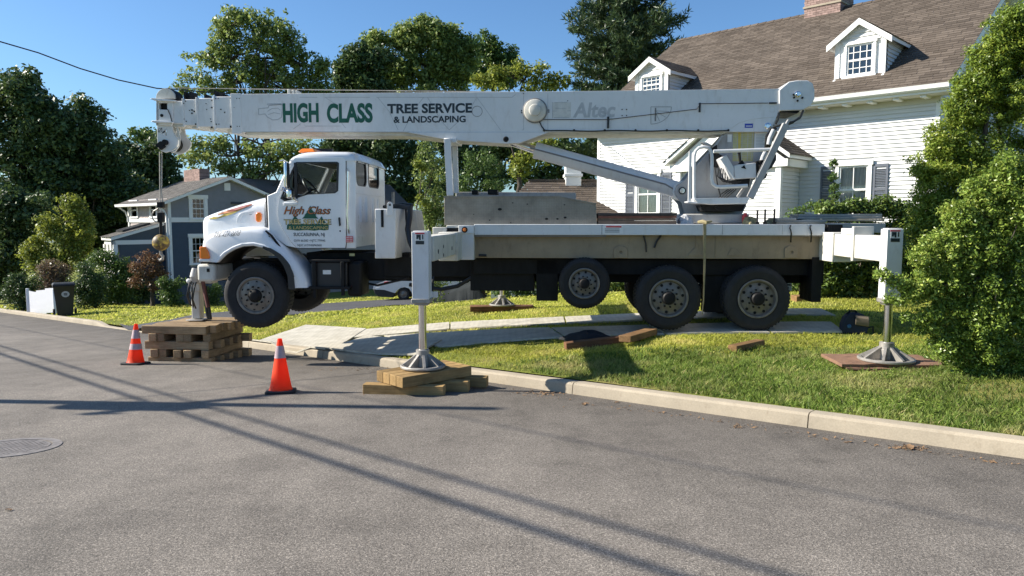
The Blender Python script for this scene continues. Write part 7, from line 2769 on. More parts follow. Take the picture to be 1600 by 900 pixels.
mb = MB().box(pxa + .1, pxb - .3, .02, PDp - .4, zbase, pzb - .38)
mb.plate([(.0, pzt - .15), (PDp - .05, pzb - .15), (PDp - .05, pzb - .37), (.0, pzb - .37)], lambda a, b: Vector((pxa + .12, a, b)), lambda a, b: Vector((pxa + .2, a, b)))
mb.build('porch_wall', 'darkblue', lh)
mb = MB().box(pxa + (pxb - pxa) * .5, pxa + (pxb - pxa) * .85, PDp - .4, PDp - .36, zbase, pzb - .5)
dr = mb.build('porch_door', 'trim', lh)
mb = MB()
for f in (.55, .70):
    x = pxa + (pxb - pxa) * f
    mb.box(x, x + .4, PDp - .36, PDp - .345, zbase + .3, pzb - .7)
mb.build('door_glass', 'darkglass', dr)
# ============================================================ PARKED CAR AND COVERED TRAILER BEHIND THE TRUCK
CY = 30.0
ca_ = gp(630, 469.5)
CY = ca_.y
sc_ = CY / FPX
car = empty('parked_car', (ca_.x, CY, ca_.z), R(-4), 'white hatchback parked on the driveway, seen under the truck behind the outrigger', 'car')
def cp(px, py):
    return ((px - 629) * sc_, (469.8 - py) * sc_)
MT['carwhite'] = simple('car_white_paint', (0.7, 0.7, 0.69), 0.3, var=0.04, coat=.4, dirt=.1)
body = [(582, 452), (583, 447), (586, 444.5), (596, 441), (600, 439.5), (606, 438.5), (700, 438), (742, 440), (746, 452), (744, 460), (716, 461), (714, 455), (709, 450), (702, 449), (695, 451), (691, 457), (690, 461), (645, 462), (643, 456), (639, 450.5), (632, 448.5), (625, 450), (620, 454), (617, 458), (600, 453)]
mb = MB()
mb.plate([cp(*p) for p in body], lambda a, b: Vector((a, -.1, b)), lambda a, b: Vector((a, 1.55, b)))
mb.build('car_body', 'carwhite', car, bevel=.06, seg=3)
cabn = [(612, 440), (630, 421), (690, 419), (722, 439), (700, 441)]
mb = MB()
mb.plate([cp(*p) for p in cabn], lambda a, b: Vector((a, .06, b)), lambda a, b: Vector((a, 1.4, b)))
mb.build('car_cabin', 'carwhite', car, bevel=.05, seg=3)
mb = MB()
for w_ in ([(619, 438), (632, 424), (654, 423), (654, 438)], [(657, 438), (657, 423), (688, 422), (708, 437)]):
    mb.plate([cp(*p) for p in w_], lambda a, b: Vector((a, .045, b)), lambda a, b: Vector((a, .07, b)))
mb.build('car_windows', 'darkglass', car)
mb = MB()
mb.plate([cp(*p) for p in [(582, 452), (600, 453), (617, 458.5), (614, 465), (590, 464), (584, 459)]], lambda a, b: Vector((a, -.06, b)), lambda a, b: Vector((a, 1.5, b)))
mb.build('bumper', 'blackplastic', car, bevel=.03)
mb = MB(); mb.plate([cp(*p) for p in [(600, 440.5), (607, 439.6), (607, 442), (600, 443)]], lambda a, b: Vector((a, -.12, b)), lambda a, b: Vector((a, .1, b)))
mb.build('tail_lamp', 'red', car, bevel=.01)
mb = MB(); mb.plate([cp(*p) for p in [(587, 449.5), (593, 449.3), (593, 452.4), (587, 452.6)]], lambda a, b: Vector((a, -.125, b)), lambda a, b: Vector((a, -.1, b)))
mb.build('number_plate', 'decalwhite', car)
for px in (630, 702):
    x, z = cp(px, 459.3)
    for yv in (-.08, 1.36):
        wr = empty('car_wheel', (x, yv, z), parent=car)
        MB().lathe([(.17, .02), (.19, 0), (.27, 0), (.295, .04), (.295, .16), (.27, .19), (.17, .19)], (0, 0, 0), (0, 1, 0), 32).build('tyre', 'rubber', wr, smooth=True)
        MB().lathe([(.18, .02), (.175, .0), (.14, .03), (.11, .01), (.05, .0), (.03, -.015), (0, -.015)], (0, 0, 0), (0, 1, 0), 28).build('rim', 'rim', wr, smooth=True)
mb = MB(); mb.box(cp(582, 0)[0] - .5, cp(590, 0)[0] - .35, .5, .7, cp(0, 435)[1], cp(0, 429)[1]) if False else mb.sphere((cp(586, 0)[0] + .0, .7, cp(0, 438)[1]), .07, 10, 8)
mb.build('roof_ball', 'decalwhite', car, smooth=True)
# tarpaulin over a low trailer
tq = gp(716, 471)
MT['tarp'] = simple('shaded_grey_tarpaulin', (0.028, 0.032, 0.033), 0.8, var=0.15, vscale=2, spec=0.1)  # shade is put into the dark grey of the cloth
tarp = empty('covered_trailer', tq, R(-3), 'low trailer under a grey tarpaulin beside the parked car', 'trailer')
st_ = tq.y / FPX
def q(px, py): return ((px - 716) * st_, (471 - py) * st_)
prof = [(676, 452), (690, 455), (700, 454), (712, 450), (724, 445), (736, 440), (740, 439), (744, 446), (748, 456), (754, 467)]
rings = []
for v_, k in ((-.35, .0), (-.2, .72), (0.1, .92), (.6, 1), (1.1, .92), (1.5, .5), (1.6, 0)):
    ring = []
    for i, (x, y) in enumerate(interp(prof, 26)):
        a, b = q(x, y)
        fold = .03 * math.sin(i * 1.7 + v_ * 5) + .025 * math.sin(i * .9 - v_ * 3)
        ring.append(Vector((a + fold * .5, v_ - .12 * (1 - k) + fold, max(.02, b * k + fold * (k > 0)))))
    rings.append(ring)
mb = MB()
n = len(rings[0])
mb.add([p for r in rings for p in r], [(i * n + j, i * n + j + 1, (i + 1) * n + j + 1, (i + 1) * n + j) for i in range(len(rings) - 1) for j in range(n - 1)])
mb.build('tarpaulin', 'tarp', tarp, smooth=True, ang=60)
mb = MB()
mb.box(q(680, 0)[0], q(750, 0)[0], .1, 1.3, .15, .35)
mb.build('trailer_bed', 'black', tarp)
for x in (690, 735):
    MB().lathe([(0, -.05), (.2, -.05), (.22, 0), (.2, .06), (0, .06)], (q(x, 0)[0], .2, .22), (0, 1, 0), 20).build('trailer_wheel', 'rubber', tarp, smooth=True)
# ============================================================ FOLIAGE
def leaf_mat(name, c0, c1, c2=None, trans=0.35, gloss=0.45, scale=0.25):
    m, nt, b = new_mat(name)
    out = nt.nodes['Material Output']
    gi = N(nt, 'ShaderNodeNewGeometry')
    v = coords(nt)
    n = noise(nt, scale, 3, 0.5, v)
    mx = N(nt, 'ShaderNodeMath', operation='ADD')
    a = N(nt, 'ShaderNodeMath', operation='MULTIPLY'); a.inputs[1].default_value = 0.6
    nt.links.new(gi.outputs['Random Per Island'], a.inputs[0])
    s_ = N(nt, 'ShaderNodeMath', operation='MULTIPLY_ADD'); s_.inputs[1].default_value = 0.9; s_.inputs[2].default_value = -0.25
    nt.links.new(n.outputs['Fac'], s_.inputs[0])
    nt.links.new(a.outputs[0], mx.inputs[0]); nt.links.new(s_.outputs[0], mx.inputs[1])
    r = ramp(nt, [(0.1, c0), (0.6, c1), (1.0, c2 or c1)])
    nt.links.new(mx.outputs[0], r.inputs['Fac'])
    nt.links.new(r.outputs['Color'], b.inputs['Base Color'])
    b.inputs['Roughness'].default_value = gloss
    b.inputs['Specular IOR Level'].default_value = 0.4
    t = N(nt, 'ShaderNodeBsdfTranslucent')
    hs = N(nt, 'ShaderNodeHueSaturation')
    hs.inputs['Value'].default_value = 1.25
    hs.inputs['Hue'].default_value = 0.485
    nt.links.new(r.outputs['Color'], hs.inputs['Color'])
    nt.links.new(hs.outputs['Color'], t.inputs['Color'])
    ms = N(nt, 'ShaderNodeMixShader')
    ms.inputs[0].default_value = trans
    nt.links.new(b.outputs[0], ms.inputs[1]); nt.links.new(t.outputs[0], ms.inputs[2])
    nt.links.new(ms.outputs[0], out.inputs['Surface'])
    return m
MT['leafdark'] = leaf_mat('dark_shaded_leaves', (0.022, 0.046, 0.015), (0.07, 0.122, 0.036), (0.19, 0.25, 0.075), .25)  # shade of the backlit trees put into these darker greens
MT['leafmid'] = leaf_mat('mid_green_leaves', (0.035, 0.075, 0.018), (0.10, 0.17, 0.04), (0.20, 0.27, 0.065), .35)
MT['leafwarm'] = leaf_mat('sunlit_olive_leaves', (0.07, 0.115, 0.03), (0.205, 0.28, 0.072), (0.40, 0.45, 0.15), .4)  # sunlit look put into the olive tones
MT['leafyellow'] = leaf_mat('yellow_green_leaves', (0.09, 0.13, 0.02), (0.22, 0.27, 0.042), (0.36, 0.37, 0.08), .4)
MT['leafred'] = leaf_mat('brown_red_leaves', (0.06, 0.035, 0.018), (0.19, 0.11, 0.055), (0.26, 0.20, 0.08), .35)
MT['leafpink'] = leaf_mat('dull_rose_leaves', (0.10, 0.07, 0.045), (0.2, 0.145, 0.09), (0.22, 0.22, 0.09), .3)
MT['needles'] = leaf_mat('conifer_needles', (0.02, 0.045, 0.022), (0.055, 0.095, 0.038), (0.13, 0.17, 0.06), .2)
MT['arbor'] = leaf_mat('arborvitae_sprays', (0.055, 0.10, 0.014), (0.19, 0.27, 0.034), (0.42, 0.46, 0.08), .3, .4, 1.2)
MT['boxleaf'] = leaf_mat('small_glossy_leaves', (0.05, 0.09, 0.014), (0.22, 0.32, 0.05), (0.54, 0.58, 0.15), .3, .36, 1.0)
MT['rhodo'] = leaf_mat('broad_glossy_leaves', (0.04, 0.08, 0.018), (0.14, 0.21, 0.045), (0.30, 0.36, 0.10), .25, .3, .8)
def bark_mat():
    m, nt, b = new_mat('bark')
    n = noise(nt, 5, 7, 0.7, coords(nt, (4, 4, 0.8)), 0.6)
    r = ramp(nt, [(0.3, (0.03, 0.024, 0.018)), (0.7, (0.10, 0.08, 0.062))])
    nt.links.new(n.outputs['Fac'], r.inputs['Fac'])
    nt.links.new(r.outputs['Color'], b.inputs['Base Color'])
    b.inputs['Roughness'].default_value = 0.95
    bump(nt, b, n.outputs['Fac'], 0.6, 0.03)
    return m
MT['bark'] = bark_mat()
def quad_object(name, V, mat, parent, nv=4):
    """V: (N, nv, 3) -> one mesh of N faces"""
    n = len(V)
    me = bpy.data.meshes.new(name)
    me.vertices.add(n * nv)
    me.vertices.foreach_set('co', np.ascontiguousarray(V, dtype=np.float32).reshape(-1))
    me.loops.add(n * nv)
    me.loops.foreach_set('vertex_index', np.arange(n * nv, dtype=np.int32))
    me.polygons.add(n)
    me.polygons.foreach_set('loop_start', np.arange(0, n * nv, nv, dtype=np.int32))
    me.polygons.foreach_set('loop_total', np.full(n, nv, dtype=np.int32))
    me.update()
    me.validate()
    me.materials.append(MT[mat] if isinstance(mat, str) else mat)
    o = bpy.data.objects.new(name, me)
    COL.objects.link(o)
    if parent is not None:
        o.parent = parent
    return o
DENS_C, DENS_L, RSC, LSC = 3.4, 3.0, 0.86, 0.82
def unit(a):
    return a / np.maximum(np.linalg.norm(a, axis=1, keepdims=True), 1e-9)
def leaf_quads(P, out, L, asp=0.5, up=0.5, rand=0.8):
    n = len(P)
    nrm = unit(out * 0.6 + np.array([0, 0, up]) + rng.normal(0, rand, (n, 3)))
    t = unit(np.cross(nrm, rng.normal(0, 1, (n, 3))))
    b = np.cross(nrm, t)
    L = np.asarray(L).reshape(-1, 1)
    W = L * asp
    fold = nrm * (L * 0.12)
    return np.stack([P - t * L, P + b * W - t * L * .1 + fold, P + t * L, P - b * W - t * L * .1 + fold], axis=1)
def clumps_from(ells, per, rs_rel, seed, squash=0.8):
    """ells: list of (centre Vector, (rx, ry, rz)); returns clump centres, radii"""
    r_ = np.random.default_rng(seed)
    C_, R_ = [], []
    for c, rad in ells:
        rad = np.array(rad)
        n = max(4, int(DENS_C * per * (rad[0] * rad[2]) ** 1.0))
        d = unit(r_.normal(0, 1, (n, 3)))
        f = r_.uniform(0.15, 1.0, (n, 1)) ** 0.45 * r_.uniform(.86, 1.16, (n, 1))
        rs = RSC * rs_rel * r_.uniform(0.4, 1.5, n)
        cen = np.array(c) + d * f * np.maximum(rad - rs[:, None] * .8, rad * .25)
        C_.append(cen); R_.append(rs)
    return np.concatenate(C_), np.concatenate(R_)
def crown(name, ells, per, rs_rel, dens, L, mat, parent, seed, asp=.5, squash=.75, origin=(0, 0, 0)):
    C_, R_ = clumps_from(ells, per, rs_rel, seed)
    r_ = np.random.default_rng(seed + 1)
    cnt = np.maximum(4, (DENS_L * dens * R_ ** 2).astype(int))
    idx = np.repeat(np.arange(len(C_)), cnt)
    n = len(idx)
    d = unit(r_.normal(0, 1, (n, 3)))
    f = r_.uniform(0.05, 1.0, (n, 1)) ** 0.4
    lump_ = r_.uniform(.75, 1.25, (len(C_), 3)); lump_[:, 2] *= squash
    P = C_[idx] + d * f * R_[idx][:, None] * lump_[idx] + r_.normal(0, .14, (n, 3)) * R_[idx][:, None]
    Ls = L * LSC * np.clip(r_.lognormal(-.05, .32, n), .5, 1.5)
    V = leaf_quads(P - np.array(origin), d, Ls, asp)
    return quad_object(name, V, mat, parent), C_
def limb(mb, a, b, r0, r1, seed, wob=.12, n=6):
    r_ = random.Random(seed)
    a, b = Vector(a), Vector(b)
    L = (b - a).length
    pts, rs = [], []
    for i in range(n + 1):
        f = i / n
        p = a.lerp(b, f)
        p.z += L * .10 * math.sin(math.pi * f)
        if 0 < i < n:
            p += Vector((r_.gauss(0, 1), r_.gauss(0, 1), r_.gauss(0, .6))) * L * wob * .35
        pts.append(p); rs.append(r0 + (r1 - r0) * f)
    mb.tube(pts, rs, n=7)
    return pts
def tree(name, label, cat, base_px, Y, ells_px, per, rs_rel, dens, L, mat, seed, group=None, trunk=None, limbs=10, depth=.8, trunk_r=.25, asp=.5, gz=None, forks=1, twigs=0, tz=None, skirt=None):
    """ells_px: (px, py, rx, ry[, dY]) read on the plane y = Y + dY; each gets a real depth"""
    s = Y / FPX
    ells = []
    for e in ells_px:
        dy = e[4] if len(e) > 4 else 0
        c = at(e[0], e[1], Y + dy)
        k = (Y + dy) / FPX
        rx, rz = e[2] * k, e[3] * k
        ells.append((c, (rx, (rx + rz) / 2 * depth, rz)))
    bx = at(base_px, 345, Y).x
    base = Vector((bx, Y, (g(bx, Y) if gz is None else gz) - .1))
    if skirt if skirt is not None else (cat in ('shrub', 'bush', 'hedge')):
        # foliage all the way down to the ground
        x0 = min(c.x - r[0] for c, r in ells); x1 = max(c.x + r[0] for c, r in ells)
        zt = max(c.z + r[2] for c, r in ells); zg = g((x0 + x1) / 2, Y)
        dm = max(r[1] for c, r in ells)
        for f in ((.28, .72) if x1 - x0 > 1.3 * (zt - zg) else (.5,)):
            wx = (x1 - x0) * (.3 if f != .5 else .46)
            ells.append((Vector((x0 + (x1 - x0) * f, Y, zg + .40 * (zt - zg))), (wx, max(dm, .4 * wx), .40 * (zt - zg))))
            ells.append((Vector((x0 + (x1 - x0) * f, Y, zg + .15 * (zt - zg))), (wx * .95, max(dm, .4 * wx), .16 * (zt - zg))))
    root = empty(name, base, 0, label, cat, group)
    cr, C_ = crown('crown', ells, per, rs_rel, dens, L, mat, root, seed, asp, origin=base)
    mb = MB()
    r_ = random.Random(seed)
    order = list(range(len(C_)))
    r_.shuffle(order)
    top = sum((Vector(c) for c, _ in ells), Vector()) / len(ells) - base
    low = min(c.z - r[2] for c, r in ells) - base.z
    fz = max(.3, low + .5) if tz is None else tz
    for k in range(forks):
        off = Vector(((k - (forks - 1) / 2) * trunk_r * 2.2, r_.uniform(-.2, .2), 0))
        fork = Vector((top.x * .35 + off.x * 3, top.y * .3, fz))
        limb(mb, off * .6, fork, trunk_r * (1.25 if forks == 1 else 1), trunk_r * .75, seed + k, .05)
        hi = Vector((top.x + off.x * 5, top.y, top.z + .4 * (max(c.z + r[2] for c, r in ells) - base.z - top.z)))
        tp_ = limb(mb, fork, hi, trunk_r * .72, trunk_r * .15, seed + 31 + k, .08)
        for j in order[k * limbs:(k + 1) * limbs]:
            t_ = Vector(C_[j]) - base
            cand = [p for p in tp_ if p.z < t_.z + .2] or [fork]
            s0 = cand[-1] if r_.random() < .5 else r_.choice(cand)
            limb(mb, s0, t_, trunk_r * .34, trunk_r * .06, seed + 100 + j, .14, 5)
    mb.build('trunk', 'bark', root, smooth=True, ang=70)
    return root
# ---- background trees, far left
GT = 'tall trees behind the houses'
tree('broadleaf_tree', 'tall dark tree filling the left edge of the photo below the wire', 'tree', 20, 46, [(25, 150, 62, 62), (10, 215, 70, 60), (70, 205, 58, 70), (30, 290, 80, 70), (85, 290, 60, 60), (10, 370, 60, 70)], 1.5, .85, 120, .17, 'leafdark', 11, GT, trunk_r=.3)
tree('broadleaf_tree', 'dark rounded tree second from the left edge, right of the tallest dark one', 'tree', 130, 48, [(118, 195, 52, 58), (140, 245, 60, 60), (100, 275, 60, 60), (165, 300, 60, 55), (120, 345, 60, 55)], 1.5, .85, 120, .17, 'leafdark', 12, GT, trunk_r=.28)
tree('broadleaf_tree', 'low dark tree sloping down to the boom tip beside the grey and blue house', 'tree', 215, 56, [(182, 250, 36, 50), (212, 250, 40, 40), (246, 258, 42, 50), (220, 300, 60, 50), (270, 300, 40, 40), (180, 310, 50, 50)], 1.3, .9, 110, .19, 'leafdark', 13, GT, trunk_r=.28)
tree('broadleaf_tree', 'small lit tree top just left of the boom tip', 'tree', 235, 64, [(228, 215, 30, 20), (250, 222, 20, 22)], 1.2, .8, 120, .2, 'leafmid', 14, GT, trunk_r=.2)
tree('broadleaf_tree', 'dark shaded tree low at the left edge behind the yellow-green one', 'tree', 12, 40, [(10, 330, 45, 60), (30, 390, 40, 45), (-15, 400, 60, 60), (60, 330, 40, 40), (0, 445, 40, 30)], 1.7, .8, 120, .15, 'leafdark', 15, GT, trunk_r=.2)
tree('broadleaf_tree', 'dark tree between the yellow-green tree and the grey and blue house', 'tree', 175, 50, [(170, 330, 45, 50), (140, 380, 55, 45), (195, 360, 30, 40), (215, 290, 40, 35), (110, 300, 45, 40), (150, 300, 40, 40)], 1.5, .85, 110, .17, 'leafdark', 16, GT, trunk_r=.2)
# ---- the tall airy tree
tree('broadleaf_tree', 'tall airy multi-stemmed tree with sky showing through, above the boom lettering on the left', 'tree', 432, 50,
     [(378, 26, 40, 24), (425, 36, 40, 28), (350, 42, 26, 22), (385, 48, 52, 40), (352, 62, 36, 30), (432, 60, 42, 34), (462, 80, 34, 34), (318, 96, 40, 26), (300, 120, 26, 22), (372, 100, 48, 30), (430, 110, 46, 30), (298, 138, 34, 14), (340, 140, 40, 16), (478, 118, 32, 30), (500, 140, 26, 22), (402, 140, 40, 20), (462, 152, 40, 22), (505, 100, 14, 14), (340, 128, 44, 24), (395, 118, 50, 30), (450, 125, 46, 28), (500, 120, 24, 30), (360, 85, 40, 30), (415, 80, 44, 30)],
     2.3, .5, 110, .14, 'leafwarm', 21, GT, limbs=22, trunk_r=.2, forks=3, depth=.9, tz=4.0)
tree('broadleaf_tree', 'loose lower tree between the boom and the grey and blue house roof', 'tree', 400, 44,
     [(330, 235, 40, 24), (300, 250, 26, 20), (355, 258, 40, 22), (400, 232, 38, 26), (440, 245, 30, 36), (470, 225, 36, 24), (410, 270, 40, 18), (345, 222, 26, 12), (300, 222, 22, 12), (480, 262, 30, 26)],
     2.4, .55, 110, .14, 'leafwarm', 22, GT, limbs=14, trunk_r=.17, forks=2, depth=.9, tz=3.0)
tree('broadleaf_tree', 'dark tree right of the airy tree, above the last letters of the boom', 'tree', 560, 54, [(536, 112, 22, 40), (560, 88, 26, 28), (590, 95, 30, 34), (552, 100, 24, 34), (545, 150, 32, 34), (578, 130, 34, 40), (600, 170, 34, 40), (560, 215, 46, 40), (610, 240, 50, 45), (530, 230, 34, 36), (590, 290, 70, 40), (650, 250, 30, 40), (640, 300, 50, 40), (520, 280, 40, 40)], 1.35, .85, 110, .18, 'leafdark', 23, GT, trunk_r=.3, limbs=14)
tree('broadleaf_tree', 'broad rounded lit tree above the middle of the boom', 'tree', 668, 58, [(655, 44, 40, 24), (695, 56, 34, 26), (640, 60, 40, 30), (690, 66, 40, 34), (725, 100, 30, 40), (665, 62, 46, 36), (635, 80, 36, 34), (702, 84, 34, 36), (660, 110, 58, 34), (620, 116, 34, 34), (712, 120, 36, 34), (650, 150, 60, 26), (730, 70, 16, 16), (588, 70, 24, 26), (596, 104, 30, 34)], 1.7, .75, 105, .18, 'leafwarm', 24, GT, trunk_r=.3, limbs=14)
tree('broadleaf_tree', 'thin dark-green tree between the rounded tree and the yellow-green one above the boom', 'tree', 770, 62, [(755, 78, 26, 34), (800, 110, 30, 34), (775, 66, 24, 28), (760, 92, 26, 28), (792, 92, 24, 26), (745, 110, 24, 24), (775, 125, 40, 26)], 1.0, .8, 95, .19, 'leafmid', 25, GT, trunk_r=.24, limbs=14)
tree('broadleaf_tree', 'bright yellow-green tree just above the cable reel on the boom', 'tree', 806, 44, [(750, 128, 24, 18), (775, 112, 26, 18), (830, 108, 30, 16), (875, 128, 24, 18), (770, 122, 30, 20), (808, 112, 32, 22), (840, 122, 32, 22), (866, 126, 22, 18), (800, 140, 70, 16), (830, 250, 34, 26), (812, 262, 16, 22), (850, 225, 30, 16)], 1.5, .55, 120, .13, 'leafyellow', 26, GT, trunk_r=.18, limbs=10)
tree('broadleaf_tree', 'dark woods tree behind the deck box and the brown-roofed wing', 'tree', 760, 50, [(760, 235, 50, 36), (820, 235, 50, 30), (880, 235, 50, 30), (720, 260, 50, 40), (700, 225, 34, 24), (920, 240, 34, 30), (780, 280, 60, 30), (850, 275, 50, 26), (905, 270, 40, 24), (700, 300, 40, 30)], 1.5, .8, 110, .17, 'leafdark', 27, GT, trunk_r=.25)
# ---- conifer
def conifer(cx, top_py, base_py, Y, widths, label, seed):
    r_ = np.random.default_rng(seed)
    rr = random.Random(seed)
    k = Y / FPX
    bx = at(cx, 345, Y).x
    base = Vector((bx, Y, g(bx, Y) - .2))
    root = empty('pine_tree', base, 0, label, 'tree', GT)
    mb = MB()
    topz = at(cx, top_py, Y).z
    mb.tube([(0, 0, 0), (0.05, 0, (topz - base.z) * .5), (0, 0, topz - base.z)], [.38, .25, .04], n=9)
    Ps, Ds = [], []
    for py, half in widths:
        z = at(cx, py, Y).z
        nb_ = 9
        a0 = rr.uniform(0, 6.28)
        for i in range(nb_):
            az = a0 + 2 * math.pi * i / nb_ + rr.uniform(-.25, .25)
            Lb = half * k * rr.uniform(.6, 1.12)
            d = Vector((math.cos(az), math.sin(az), 0))
            rise = rr.uniform(.05, .35)
            p0 = Vector((0, 0, z - base.z - Lb * .15))
            pts = [p0 + d * (Lb * f) + Vector((0, 0, Lb * rise * f * f)) for f in (0, .35, .7, 1)]
            mb.tube(pts, [.06, .045, .03, .012], n=5)
            nt_ = int(26 * max(Lb, 1.0))
            f = r_.uniform(.18, 1.05, nt_)
            c = np.array(p0)[None] + np.outer(f * Lb, np.array(d)) + np.outer(Lb * rise * f * f, [0, 0, 1])
            sp = .13 * Lb * (1.1 - .5 * f)
            c += r_.normal(0, 1, (nt_, 3)) * np.stack([sp, sp, sp * .45], 1)
            m = 7
            P = np.repeat(c, m, 0)
            dirs = unit(r_.normal(0, .7, (len(P), 3)) + np.array(d) * .5 + np.array([0, 0, .45]))
            P = P + dirs * r_.uniform(.05, .24, (len(P), 1))
            Ps.append(P); Ds.append(dirs)
    P, D = np.concatenate(Ps), np.concatenate(Ds)
    n = len(P)
    t = D
    b = unit(np.cross(t, r_.normal(0, 1, (n, 3))))
    L = r_.uniform(.13, .26, (n, 1)); W = L * .17
    V = np.stack([P - t * L, P + b * W, P + t * L, P - b * W], 1)
    quad_object('crown', V, 'needles', root)
    mb.build('trunk', 'bark', root, smooth=True, ang=70)
conifer(966, -70, 330, 44, [(-60, 14), (-42, 28), (-24, 44), (-6, 58), (12, 72), (32, 84), (52, 88), (72, 92), (92, 84), (112, 78), (132, 70), (152, 74), (175, 70), (200, 64), (225, 60)], 'tall dark pine behind the left end of the white house roof', 31)
# ---- shrubs behind the truck
GS = 'garden shrubs'
tree('columnar_shrub', 'pale green columnar evergreen behind the tank and hoses of the truck', 'shrub', 672, 25, [(668, 235, 20, 26), (665, 270, 24, 34), (672, 310, 27, 40), (668, 350, 30, 40), (690, 275, 16, 40), (695, 330, 20, 40), (660, 400, 30, 40)], 7, .3, 420, .055, 'leafwarm', 41, GS, trunk_r=.08, limbs=6)
tree('evergreen_shrub', 'large rounded mid-green evergreen behind the boom rest', 'shrub', 755, 31, [(752, 258, 44, 30), (728, 290, 30, 30), (775, 288, 34, 26), (745, 320, 50, 30), (750, 370, 50, 40)], 4.5, .38, 360, .07, 'leafmid', 42, GS, trunk_r=.12, limbs=6)
tree('sapling', 'yellow-leaved sapling sprig left of the pale columnar evergreen', 'sapling', 655, 24, [(652, 256, 9, 6), (662, 262, 8, 6), (655, 308, 9, 6), (665, 318, 8, 8)], 30, .13, 900, .06, 'leafyellow', 43, None, trunk_r=.03, limbs=8)
tree('low_shrub', 'low shrub on the lawn seen under the truck left of the far outrigger', 'shrub', 808, 22.5, [(800, 452, 26, 20), (825, 450, 20, 18), (780, 455, 18, 14)], 20, .22, 500, .05, 'leafmid', 44, GS, trunk_r=.04, limbs=4)
tree('leafy_shrub', 'upright leafy shrub seen under the truck right of the far outrigger', 'shrub', 850, 22.5, [(848, 435, 18, 24), (830, 440, 12, 20), (862, 450, 14, 16), (882, 448, 24, 20), (905, 445, 24, 22), (935, 448, 24, 18), (965, 450, 24, 18), (990, 445, 20, 20)], 20, .22, 460, .055, 'rhodo', 45, GS, trunk_r=.04, limbs=4)
# ---- far-left garden
tree('small_tree', 'small sunlit yellow-green tree on the left lawn in front of the dark trees', 'tree', 98, 36, [(112, 312, 22, 18), (140, 360, 24, 28), (50, 395, 26, 24), (70, 415, 40, 24), (110, 410, 46, 24), (108, 325, 28, 24), (128, 345, 20, 24), (75, 350, 30, 22), (100, 365, 42, 26), (62, 378, 26, 22), (125, 385, 30, 22), (85, 400, 40, 18)], 5.44, .42, 240, .09, 'leafyellow', 51, GS, trunk_r=.1, limbs=10)
tree('rose_shrub', 'dull rose-brown shrub between the vinyl fence and the dark bush', 'shrub', 82, 34.5, [(75, 418, 22, 18), (98, 424, 18, 18), (60, 432, 16, 14), (85, 440, 30, 16)], 10.2, .35, 330, .06, 'leafpink', 52, GS, trunk_r=.05, limbs=5)
tree('dark_bush', 'rounded dark bush at the left edge beside the white vinyl fence', 'bush', 32, 32.5, [(28, 440, 22, 20), (38, 452, 20, 18), (18, 455, 18, 16), (55, 445, 12, 26)], 13.6, .32, 420, .055, 'leafdark', 53, GS, trunk_r=.05, limbs=4)
tree('dark_bush', 'big dark bush right of the wheeled bin', 'bush', 142, 31, [(138, 425, 26, 22), (150, 445, 26, 24), (125, 448, 22, 22), (142, 460, 30, 14)], 13.6, .32, 420, .055, 'leafdark', 54, GS, trunk_r=.05, limbs=4)
tree('green_shrub', 'lit green shrub in front of the porch of the grey and blue house', 'shrub', 178, 34, [(165, 402, 26, 14), (185, 415, 30, 20), (150, 408, 20, 12), (200, 430, 26, 22), (180, 445, 30, 18)], 9.35, .36, 330, .065, 'leafmid', 55, GS, trunk_r=.05, limbs=5)
tree('dark_bush', 'dark shaded bush between the lit green shrub and the brown maple', 'bush', 205, 35.5, [(205, 440, 26, 26), (225, 452, 20, 20), (185, 452, 22, 18)], 10.2, .35, 360, .06, 'leafdark', 56, GS, trunk_r=.05, limbs=4)
tree('red_maple', 'brownish red ornamental maple in front of the dark blue wall', 'tree', 234, 33, [(225, 402, 20, 12), (245, 410, 24, 14), (215, 418, 18, 14), (255, 424, 18, 14), (232, 428, 28, 14), (240, 444, 14, 14), (213, 440, 8, 12)], 11.9, .3, 330, .06, 'leafred', 57, GS, trunk_r=.08, limbs=8)
tree('green_shrub', 'bright low green shrub right of the brown maple', 'shrub', 262, 32.5, [(258, 440, 14, 14), (270, 448, 14, 12), (262, 458, 16, 8), (280, 440, 12, 10)], 15.299999999999999, .28, 400, .06, 'leafmid', 58, GS, trunk_r=.04, limbs=4)
tree('green_shrub', 'half-hidden shrub between the front jack and the front wheel', 'shrub', 335, 36, [(322, 455, 16, 12), (340, 450, 16, 14)], 9, .28, 360, .06, 'leafmid', 59, GS, trunk_r=.04, limbs=4)
# ---- planting against the white house
tree('rhododendron', 'long glossy evergreen hedge below the front windows of the white house', 'hedge', 1330, 16.6, [(1295, 326, 34, 16), (1335, 320, 34, 14), (1375, 318, 34, 16), (1410, 325, 30, 20), (1300, 335, 34, 16), (1345, 330, 36, 16), (1390, 328, 34, 18), (1415, 345, 34, 26), (1330, 355, 60, 26), (1395, 375, 50, 30), (1300, 400, 60, 40), (1370, 425, 60, 40), (1290, 445, 40, 26), (1420, 440, 40, 40), (1345, 460, 60, 16)], 26, .2, 900, .05, 'rhodo', 61, GS, trunk_r=.05, limbs=10, depth=.6)
tree('leafy_shrub', 'wispy shrub between the entrance porch and the hedge of the white house', 'shrub', 1255, 16.9, [(1250, 330, 16, 8), (1268, 322, 12, 10), (1240, 338, 14, 6), (1255, 350, 30, 14), (1230, 400, 40, 40)], 12, .2, 420, .045, 'leafmid', 62, GS, trunk_r=.03, limbs=14)
tree('climbing_vine', 'narrow climbing vine beside the right front window of the white house', 'vine', 1303, 18.6, [(1302, 256, 6, 9), (1302, 275, 7, 14), (1304, 300, 8, 18), (1303, 330, 8, 18)], 60, .11, 1500, .045, 'leafmid', 63, None, trunk_r=.025, limbs=6)
